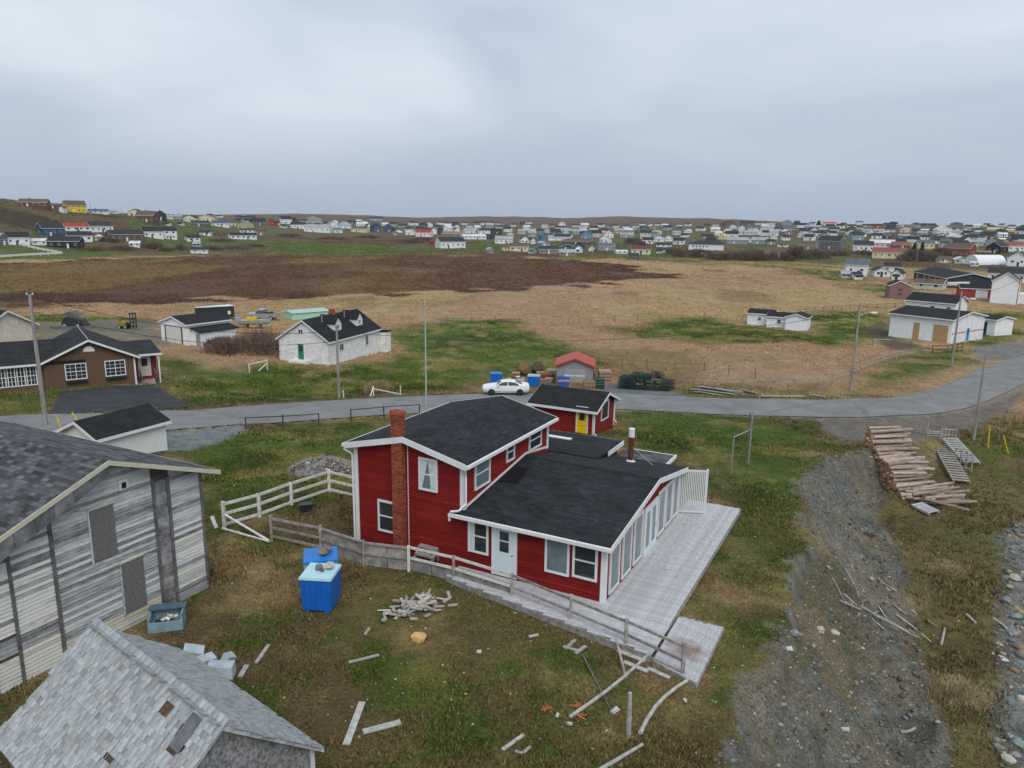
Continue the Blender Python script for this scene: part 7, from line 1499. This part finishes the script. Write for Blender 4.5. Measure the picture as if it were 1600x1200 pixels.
# ------------------------------------------------------------------ shrubs and trees
TWIG = {}
def twig_mat(c):
    k = tuple(c)
    if k not in TWIG: TWIG[k] = mat('twigs_%d' % len(TWIG), c, .95, var=.35, vscale=1.2)
    return TWIG[k]
def shrub(label, base, wpx, hpx, col, n=900, name='bare_shrub', depth=None, leaf=.0, group=None, cat='shrub'):
    """bare thicket: stems fanning from the ground with many thin twigs spread through an uneven crown"""
    p = G(*base); ms = dist_scale(p); W_m, H_m = wpx*ms, hpx*ms; D_m = depth or W_m*.5; E_ = empty(name, tuple(p), 0, label, cat, group)
    lobes = [(rng.uniform(-.4, .4), rng.uniform(-.4, .4), rng.uniform(.65, 1.0), rng.uniform(.18, .34)) for _ in range(max(4, int(W_m/1.5)))]
    V = []; Fc = []
    for k in range(n):
        lx, ly, lh, lr = lobes[rng.integers(len(lobes))]
        u = rng.normal(lx, lr*.6); v_ = rng.normal(ly, lr*.6); u = np.clip(u, -.55, .55); v_ = np.clip(v_, -.55, .55)
        h0 = H_m*lh*rng.uniform(.05, .75)*math.sqrt(max(.05, 1-(abs(u)*1.7)**2)); L = H_m*rng.uniform(.15, .4)*lh; w_ = max(ms*.45, .012)*rng.uniform(.6, 1.4)
        a = np.array([u*W_m, v_*D_m, h0]); d = np.array([rng.normal(u*.9, .35), rng.normal(v_*.9, .35), 1.0]); d /= np.linalg.norm(d); e = a+d*L; sd_ = np.cross(d, [rng.normal(), rng.normal(), .1]); sd_ /= np.linalg.norm(sd_)+1e-6
        b = len(V); V += [tuple(a-sd_*w_), tuple(a+sd_*w_), tuple(e)]; Fc.append((b, b+1, b+2))
        if leaf: V += [tuple(e-sd_*leaf), tuple(e+sd_*leaf), tuple(e+d*leaf*2)]; Fc.append((b+3, b+4, b+5))
    me = bpy.data.meshes.new('twigs'); me.from_pydata(V, [], Fc); me.materials.append(twig_mat(col)); tag(inst('twigs', me, E_), kind='stuff')
    g = MB()
    for lx, ly, lh, lr in lobes: g.tube((lx*W_m*.6, ly*D_m*.6, -.1), (lx*W_m, ly*D_m, H_m*lh*.55), max(.03, ms*.4), max(.012, ms*.2), 5)
    g.build('stems', twig_mat(tuple(np.array(col)*.6)), E_)
    return E_
BRN = (.13, .085, .065); BRN2 = (.16, .11, .085); GRYB = (.15, .125, .11)
shrub('wide brown leafless thicket left of the dormer house', (385, 553), 110, 40, BRN2, 5000, depth=9); shrub('smaller brown thicket in front of the white garage', (345, 545), 50, 24, BRN, 1800)
shrub('dry tan reeds behind the broken white fence', (600, 614), 52, 22, (.30, .21, .13), 2600, name='reed_clump', depth=2.5, cat='reeds')
shrub('tall dry straw grass clump on the shore bench at the right', (1490, 1095), 120, 34, (.36, .28, .16), 7000, name='dry_grass_clump', depth=2.6, cat='grass clump'); shrub('smaller dry straw grass patch above the tall clump on the shore', (1480, 900), 70, 13, (.32, .25, .14), 2600, name='dry_grass_clump', depth=2.5, cat='grass clump')
usedb = set()
for k, (bx, by, w_, h_, c) in enumerate(((140, 392, 60, 9, BRN), (185, 391, 50, 10, BRN), (240, 389, 45, 14, BRN2), (265, 393, 30, 9, BRN), (283, 391, 24, 12, GRYB), (330, 391, 36, 9, BRN), (370, 390, 44, 10, GRYB), (395, 386, 30, 7, BRN), (170, 378, 26, 10, BRN), (345, 378, 44, 7, BRN), (450, 370, 40, 7, BRN), (520, 374, 44, 6, BRN2), (575, 372, 40, 6, BRN), (610, 362, 16, 11, GRYB), (640, 380, 40, 8, BRN), (660, 376, 36, 7, BRN), (1050, 398, 36, 16, BRN2), (1075, 402, 40, 14, BRN), (1115, 405, 40, 14, BRN), (1145, 407, 46, 18, BRN), (1180, 408, 46, 18, BRN), (1215, 408, 40, 20, BRN), (1248, 406, 44, 24, BRN), (1272, 405, 40, 20, BRN2), (1310, 400, 50, 12, BRN2), (1345, 398, 40, 10, BRN), (1365, 400, 30, 9, BRN), (1430, 408, 46, 22, GRYB), (1455, 408, 40, 20, GRYB), (1470, 404, 36, 22, BRN), (1420, 404, 34, 18, BRN), (988, 382, 24, 14, GRYB), (1000, 386, 22, 12, BRN), (1520, 412, 24, 10, BRN), (1285, 385, 20, 8, BRN), (1185, 398, 60, 10, BRN2), (1090, 396, 40, 10, BRN))):
    lx, ly, ll = min(LMK, key=lambda l: abs(l[0]-bx)+2.5*abs(l[1]-by)); import re
    short = ' '.join(re.split(r' (?:with|in|on|at|near|amid|cut|below|behind|right|left|running|along|against|standing|beside|above|half) ', ll)[0].split()[:5])
    bl_ = '%s leafless bush %s the %s' % ('brown' if c != GRYB else 'grey', ('left of' if bx < lx-8 else 'right of' if bx > lx+8 else 'before' if by > ly else 'behind'), short)
    while bl_ in usedb: bl_ = bl_.replace('bush', 'bush nearer the bog', 1) if 'nearer' not in bl_ else bl_.replace('leafless', 'dense leafless', 1)
    usedb.add(bl_)
    shrub(bl_, (bx, by), w_, h_, c, int(350+w_*h_*1.1), group='leafless bushes along the village edge')
def conifer(label, base, hpx, wpx):
    p = G(*base); ms = dist_scale(p); H_m, W_m = hpx*ms, wpx*ms; E_ = empty('evergreen_tree', tuple(p), 0, label, 'tree', 'dark evergreens of the village'); V = []; Fc = []
    for k in range(700):
        t_ = rng.random()**.8; a = rng.uniform(0, 6.28); r_ = W_m/2*(1-t_)*rng.uniform(.3, 1.05)+.1; z_ = H_m*(.1+.9*t_); c = np.array([r_*math.cos(a), r_*math.sin(a), z_]); s_ = ms*rng.uniform(.5, 1.1); d = np.array([math.cos(a), math.sin(a), -.4]); sd_ = np.array([-math.sin(a), math.cos(a), .1]); b = len(V); V += [tuple(c-sd_*s_), tuple(c+sd_*s_), tuple(c+d*s_*2.4)]; Fc.append((b, b+1, b+2))
    me = bpy.data.meshes.new('crown'); me.from_pydata(V, [], Fc); me.materials.append(mat('conifer_needles', (.018, .032, .02), .9, var=.4)); inst('crown', me, E_)
    g = MB(); g.tube((0, 0, -.3), (0, 0, H_m*.9), .2, .04, 6); g.build('trunk', WOOD_D, E_)
conifer('left dark evergreen in front of the orange house', (1427, 402), 22, 13); conifer('right dark evergreen in front of the butter yellow house', (1439, 402), 24, 14); conifer('dark evergreen beside the white modern house terrace', (1252, 402), 16, 12); conifer('small dark evergreen in the middle of the village', (982, 381), 9, 8); conifer('skyline evergreen right of the village', (1279, 354), 9, 9)
# ------------------------------------------------------------------ grass tufts (one mass) and scattered stones (one mass)
def keep_mask(x, y):
    r = np.hypot(x, y); d = road_dist(x, y)[0]; k = d > 3.4
    for n_ in ('gravel_drive', 'pot_yard', 'lot', 'fork'): k &= sdist(Z_[n_], x, y) < .2
    k &= sdist(W_([(95, 612), (160, 606), (243, 601), (297, 636), (230, 645), (75, 654)]), x, y) < .1
    s = bank_s(x, y); wb = np.interp(y, [15, 25, 40, 50], [5.6, 5.2, 4.6, 3.6]); scree = (s > -.1) & (s < wb) & (y < 52)
    peb = s > np.interp(y, [15, 22, 30, 42, 50], [6.9, 7.0, 7.8, 10.5, 15])
    k &= ~(scree & (rng.random(x.shape) > .10)) & ~(peb & (rng.random(x.shape) > .05))
    hx, hy = (x-HO[0])*math.cos(-HB)+(y-HO[1])*math.sin(-HB), -(x-HO[0])*math.sin(-HB)+(y-HO[1])*math.cos(-HB)
    k &= ~((hx > -.1) & (hx < 11.4) & (hy > 0) & (hy < 10)) & ~((hx > 11.3) & (hx < 13.95) & (hy > -.5) & (hy < 12)) & ~((hx > 5.2) & (hx < 14) & (hy > edge_b(11.35-hx)+.05) & (hy < .1))
    return k
def from_np(name, V, T, cols, m_):
    me = bpy.data.meshes.new(name); me.vertices.add(len(V)); me.vertices.foreach_set('co', V.astype(np.float32).ravel()); me.loops.add(T.size); me.loops.foreach_set('vertex_index', T.astype(np.int32).ravel())
    me.polygons.add(len(T)); me.polygons.foreach_set('loop_start', np.arange(0, T.size, 3, dtype=np.int32)); me.polygons.foreach_set('loop_total', np.full(len(T), 3, np.int32)); me.update(calc_edges=True)
    at = me.attributes.new('Col', 'FLOAT_COLOR', 'POINT'); at.data.foreach_set('color', np.concatenate([cols, np.ones((len(cols), 1))], 1).astype(np.float32).ravel()); me.materials.append(m_); return me
NT = 150000
az_ = np.radians(rng.uniform(-40, 40, NT)); rr_ = np.exp(rng.uniform(math.log(12), math.log(85), NT)); tx, ty = rr_*np.sin(az_), rr_*np.cos(az_)
k = keep_mask(tx, ty); tx, ty, rr_ = tx[k], ty[k], rr_[k]
clump = fbm(tx*.8, ty*.8, 61, 3); k = rng.random(len(tx)) < np.clip((clump-.30)*3.2, .12, 1); tx, ty, rr_ = tx[k], ty[k], rr_[k]
tz = terrain_g(tx, ty); tcol = gcol(tx, ty); n = len(tx); NB = 4
tall = np.clip(fbm(tx*.25, ty*.25, 62, 3)*1.7-.3, .25, 1.2)*np.where(bank_s(tx, ty) > 3, 1.5, 1.0)
V = np.zeros((n, NB, 3, 3)); 
for b in range(NB):
    a = rng.uniform(0, 2*np.pi, n); hgt_ = rng.uniform(.06, .17, n)*tall*(1+rr_/90); w_ = rng.uniform(.008, .02, n)*(1+rr_/30); lean_ = rng.uniform(.2, 1.0, n)*hgt_; ox, oy = rng.normal(0, .07, n), rng.normal(0, .07, n); a2 = rng.uniform(0, 2*np.pi, n)
    V[:, b, 0] = np.stack([tx+ox-w_*np.cos(a), ty+oy-w_*np.sin(a), tz-.01], 1); V[:, b, 1] = np.stack([tx+ox+w_*np.cos(a), ty+oy+w_*np.sin(a), tz-.01], 1); V[:, b, 2] = np.stack([tx+ox+lean_*np.cos(a2), ty+oy+lean_*np.sin(a2), tz+hgt_], 1)
var_ = np.exp(rng.normal(0, .30, (n, NB)))[..., None]; straw_ = (rng.random((n, NB)) < .24)[..., None]
cc = tcol[:, None, :]*var_*1.08; cc = np.where(straw_, cc*.45+lin((166, 146, 104))*.42, cc); cc = np.repeat(np.clip(cc, .004, .6)[:, :, None, :], 3, axis=2).reshape(-1, 3)
gme = from_np('grass', V.reshape(-1, 3), np.arange(n*NB*3).reshape(-1, 3), cc, attr_mat('grass_blades', .9, False, .1)); tag(inst('grass', gme), 'short rough grass of the yard, lawn and verges', 'grass', kind='stuff')
# bog tussocks and far ground cover
NT = 130000
az_ = np.radians(rng.uniform(-38, 38, NT)); rr_ = np.exp(rng.uniform(math.log(78), math.log(620), NT)); tx, ty = rr_*np.sin(az_), rr_*np.cos(az_)
k = road_dist(tx, ty)[0] > 4
for n_ in ('yard', 'pot_yard', 'fork', 'dirtyard', 'lot'): k &= sdist(Z_[n_], tx, ty) < 0
k &= rng.random(NT) < np.clip((fbm(tx*.09, ty*.05, 63, 4)-.32)*3.5, .10, 1)
tx, ty, rr_ = tx[k], ty[k], rr_[k]; tz = terrain_g(tx, ty); tcol = gcol(tx, ty); n = len(tx); NB = 3; V = np.zeros((n, NB, 3, 3))
for b in range(NB):
    a = rng.uniform(-.6, .6, n); hgt_ = rng.uniform(.08, .24, n)*(.45+rr_/260); w_ = rng.uniform(.06, .22, n)*(.4+rr_/190); ox, oy = rng.normal(0, .3, n), rng.normal(0, .3, n)
    V[:, b, 0] = np.stack([tx+ox-w_*np.cos(a), ty+oy-w_*np.sin(a), tz-.03], 1); V[:, b, 1] = np.stack([tx+ox+w_*np.cos(a), ty+oy+w_*np.sin(a), tz-.03], 1); V[:, b, 2] = np.stack([tx+ox+rng.normal(0, .15, n), ty+oy+hgt_*.8, tz+hgt_], 1)
cc = np.repeat(np.repeat(np.clip(tcol*np.exp(rng.normal(-.05, .19, (n, 1))), .004, .6)[:, None, None, :], NB, 1), 3, 2).reshape(-1, 3)
tme = from_np('tussocks', V.reshape(-1, 3), np.arange(n*NB*3).reshape(-1, 3), cc, attr_mat('tussock_blades', .95, False, .05)); tag(inst('tussocks', tme), 'tussocky dry grass and heath covering the bog and far slopes', 'grass', kind='stuff')
bm = bmesh.new(); bmesh.ops.create_icosphere(bm, subdivisions=1, radius=1); bm.verts.ensure_lookup_table(); IV = np.array([v_.co[:] for v_ in bm.verts]); IT = np.array([[v_.index for v_ in f.verts] for f in bm.faces]); bm.free()
def stones(name, label, x, y, size, pal, zoff=.0):
    n = len(x); z = terrain_g(x, y); ax = rng.uniform(.6, 1.3, (n, 1, 3))*size[:, None, None]; ax[..., 2] *= .6; jit = 1+rng.normal(0, .22, (n, len(IV), 1)); P = IV[None]*ax*jit
    a = rng.uniform(0, 6.28, n); c, s_ = np.cos(a)[:, None], np.sin(a)[:, None]; X = P[..., 0]*c-P[..., 1]*s_; Y = P[..., 0]*s_+P[..., 1]*c
    V_ = np.stack([X+x[:, None], Y+y[:, None], P[..., 2]+(z+size*.15+zoff)[:, None]], -1).reshape(-1, 3); T = (IT[None]+np.arange(n)[:, None, None]*len(IV)).reshape(-1, 3)
    col = np.array(pal)[rng.integers(len(pal), size=n)]*np.exp(rng.normal(0, .28, (n, 1))); cols = np.repeat(np.clip(col, .01, .75), len(IV), 0)
    me = from_np(name, V_, T, cols, attr_mat(name+'_surface', .9, False, .2)); return tag(inst(name, me), label, 'stones', kind='stuff')
GP = [lin(c) for c in ((120, 122, 120), (104, 106, 104), (140, 136, 126), (150, 132, 102), (112, 122, 122), (92, 90, 86), (168, 160, 146), (126, 112, 92))]
N = 26000; y = rng.uniform(14, 52, N); s = rng.uniform(-.4, 6, N); e = np.interp(y, _ey, _ex); x = e+s/.86; sb = bank_s(x, y); wbk = np.interp(y, [15, 25, 40, 50], [5.4, 5.0, 4.4, 3.4]); dens = np.where((sb > -.1) & (sb < wbk), .9, .05)*np.clip(fbm(x*.5, y*.5, 71, 3)*2.4-.45, .1, 1)
k = rng.random(N) < dens; x, y = x[k], y[k]; stones('bank_stones', 'loose grey and ochre stones covering the eroded bank', x, y, np.exp(rng.normal(-3.6, .55, len(x))).clip(.014, .15), [c*.85 for c in GP[:6]]+[GP[1]*.8, GP[5]*.8, GP[0]*.8, GP[4]*.8])
N = 9000; y = rng.uniform(16, 50, N); x = np.interp(y, _ey, _ex)+rng.uniform(7, 26, N); sb = bank_s(x, y); k = sb > np.interp(y, [15, 22, 30, 42, 50], [6.9, 7.0, 7.8, 10.5, 15])-.3; x, y = x[k], y[k]; stones('beach_stones', 'grey beach stones along the right edge', x, y, np.exp(rng.normal(-2.6, .5, len(x))).clip(.04, .3), [c*.8 for c in GP])
N = 1400; az_ = np.radians(rng.uniform(-36, 36, N)); r_ = rng.uniform(16, 45, N); x, y = r_*np.sin(az_), r_*np.cos(az_); k = keep_mask(x, y); stones('yard_stones', 'small stones and chips scattered over the yard', x[k], y[k], np.exp(rng.normal(-3.5, .4, k.sum())).clip(.015, .09), GP+[lin((200, 196, 186))])
# gravel heap left of the red house
hc = G(508, 735); hx_, hy_ = 2.4, 1.7; g = MB(); n1, n2 = 18, 8
for i in range(n2+1):
    for j in range(n1):
        t_ = i/n2; a = 2*math.pi*j/n1; k = 1+.18*math.sin(3*a+1)+.1*math.sin(5*a); g.v.append((hx_*k*t_*math.cos(a), hy_*k*t_*math.sin(a), .95*(1-t_**1.6)*(1+.15*math.sin(4*a+t_*5))-.12))
for i in range(n2):
    for j in range(n1): g.f.append([i*n1+j, (i+1)*n1+j, (i+1)*n1+(j+1) % n1, i*n1+(j+1) % n1]); g.mi.append(0)
hp_ = g.build('gravel_heap', mat('heap_gravel', (.17, .165, .155), .95, .9, 9, var=.45, vscale=5), None, tuple(hc), smooth=True); tag(hp_, 'heap of grey gravel behind the white rail fence', 'gravel heap')
N = 900; a = rng.uniform(0, 6.28, N); t_ = np.sqrt(rng.random(N)); xs, ys = hx_*t_*np.cos(a), hy_*t_*np.sin(a); zz = .95*(1-t_**1.6)-.1
P = IV[None]*np.exp(rng.normal(-3.0, .4, (N, 1, 1)))*rng.uniform(.7, 1.3, (N, 1, 3)); V_ = (P+np.stack([xs, ys, zz], -1)[:, None]).reshape(-1, 3); T = (IT[None]+np.arange(N)[:, None, None]*len(IV)).reshape(-1, 3); col = np.array(GP)[rng.integers(len(GP), size=N)]
me = from_np('heap_stones', V_, T, np.repeat(col, len(IV), 0), attr_mat('heap_stone_surface', .9, False)); tag(inst('heap_stones', me, hp_), kind='stuff')
# ------------------------------------------------------------------ thin sea haze
hm_ = bpy.data.materials.new('haze_air'); hm_.use_nodes = True; t = hm_.node_tree; t.nodes.remove(t.nodes['Principled BSDF'])
pv = t.nodes.new('ShaderNodeVolumePrincipled'); pv.inputs['Color'].default_value = (.80, .87, .95, 1); pv.inputs['Density'].default_value = .00006; pv.inputs['Anisotropy'].default_value = 0
t.links.new(pv.outputs[0], t.nodes['Material Output'].inputs['Volume'])
g = MB(); g.box(-7600, 7600, -7600, 7600, -75, 62); tag(g.build('haze', hm_), 'thin pale sea haze over the whole scene', 'haze', kind='stuff')
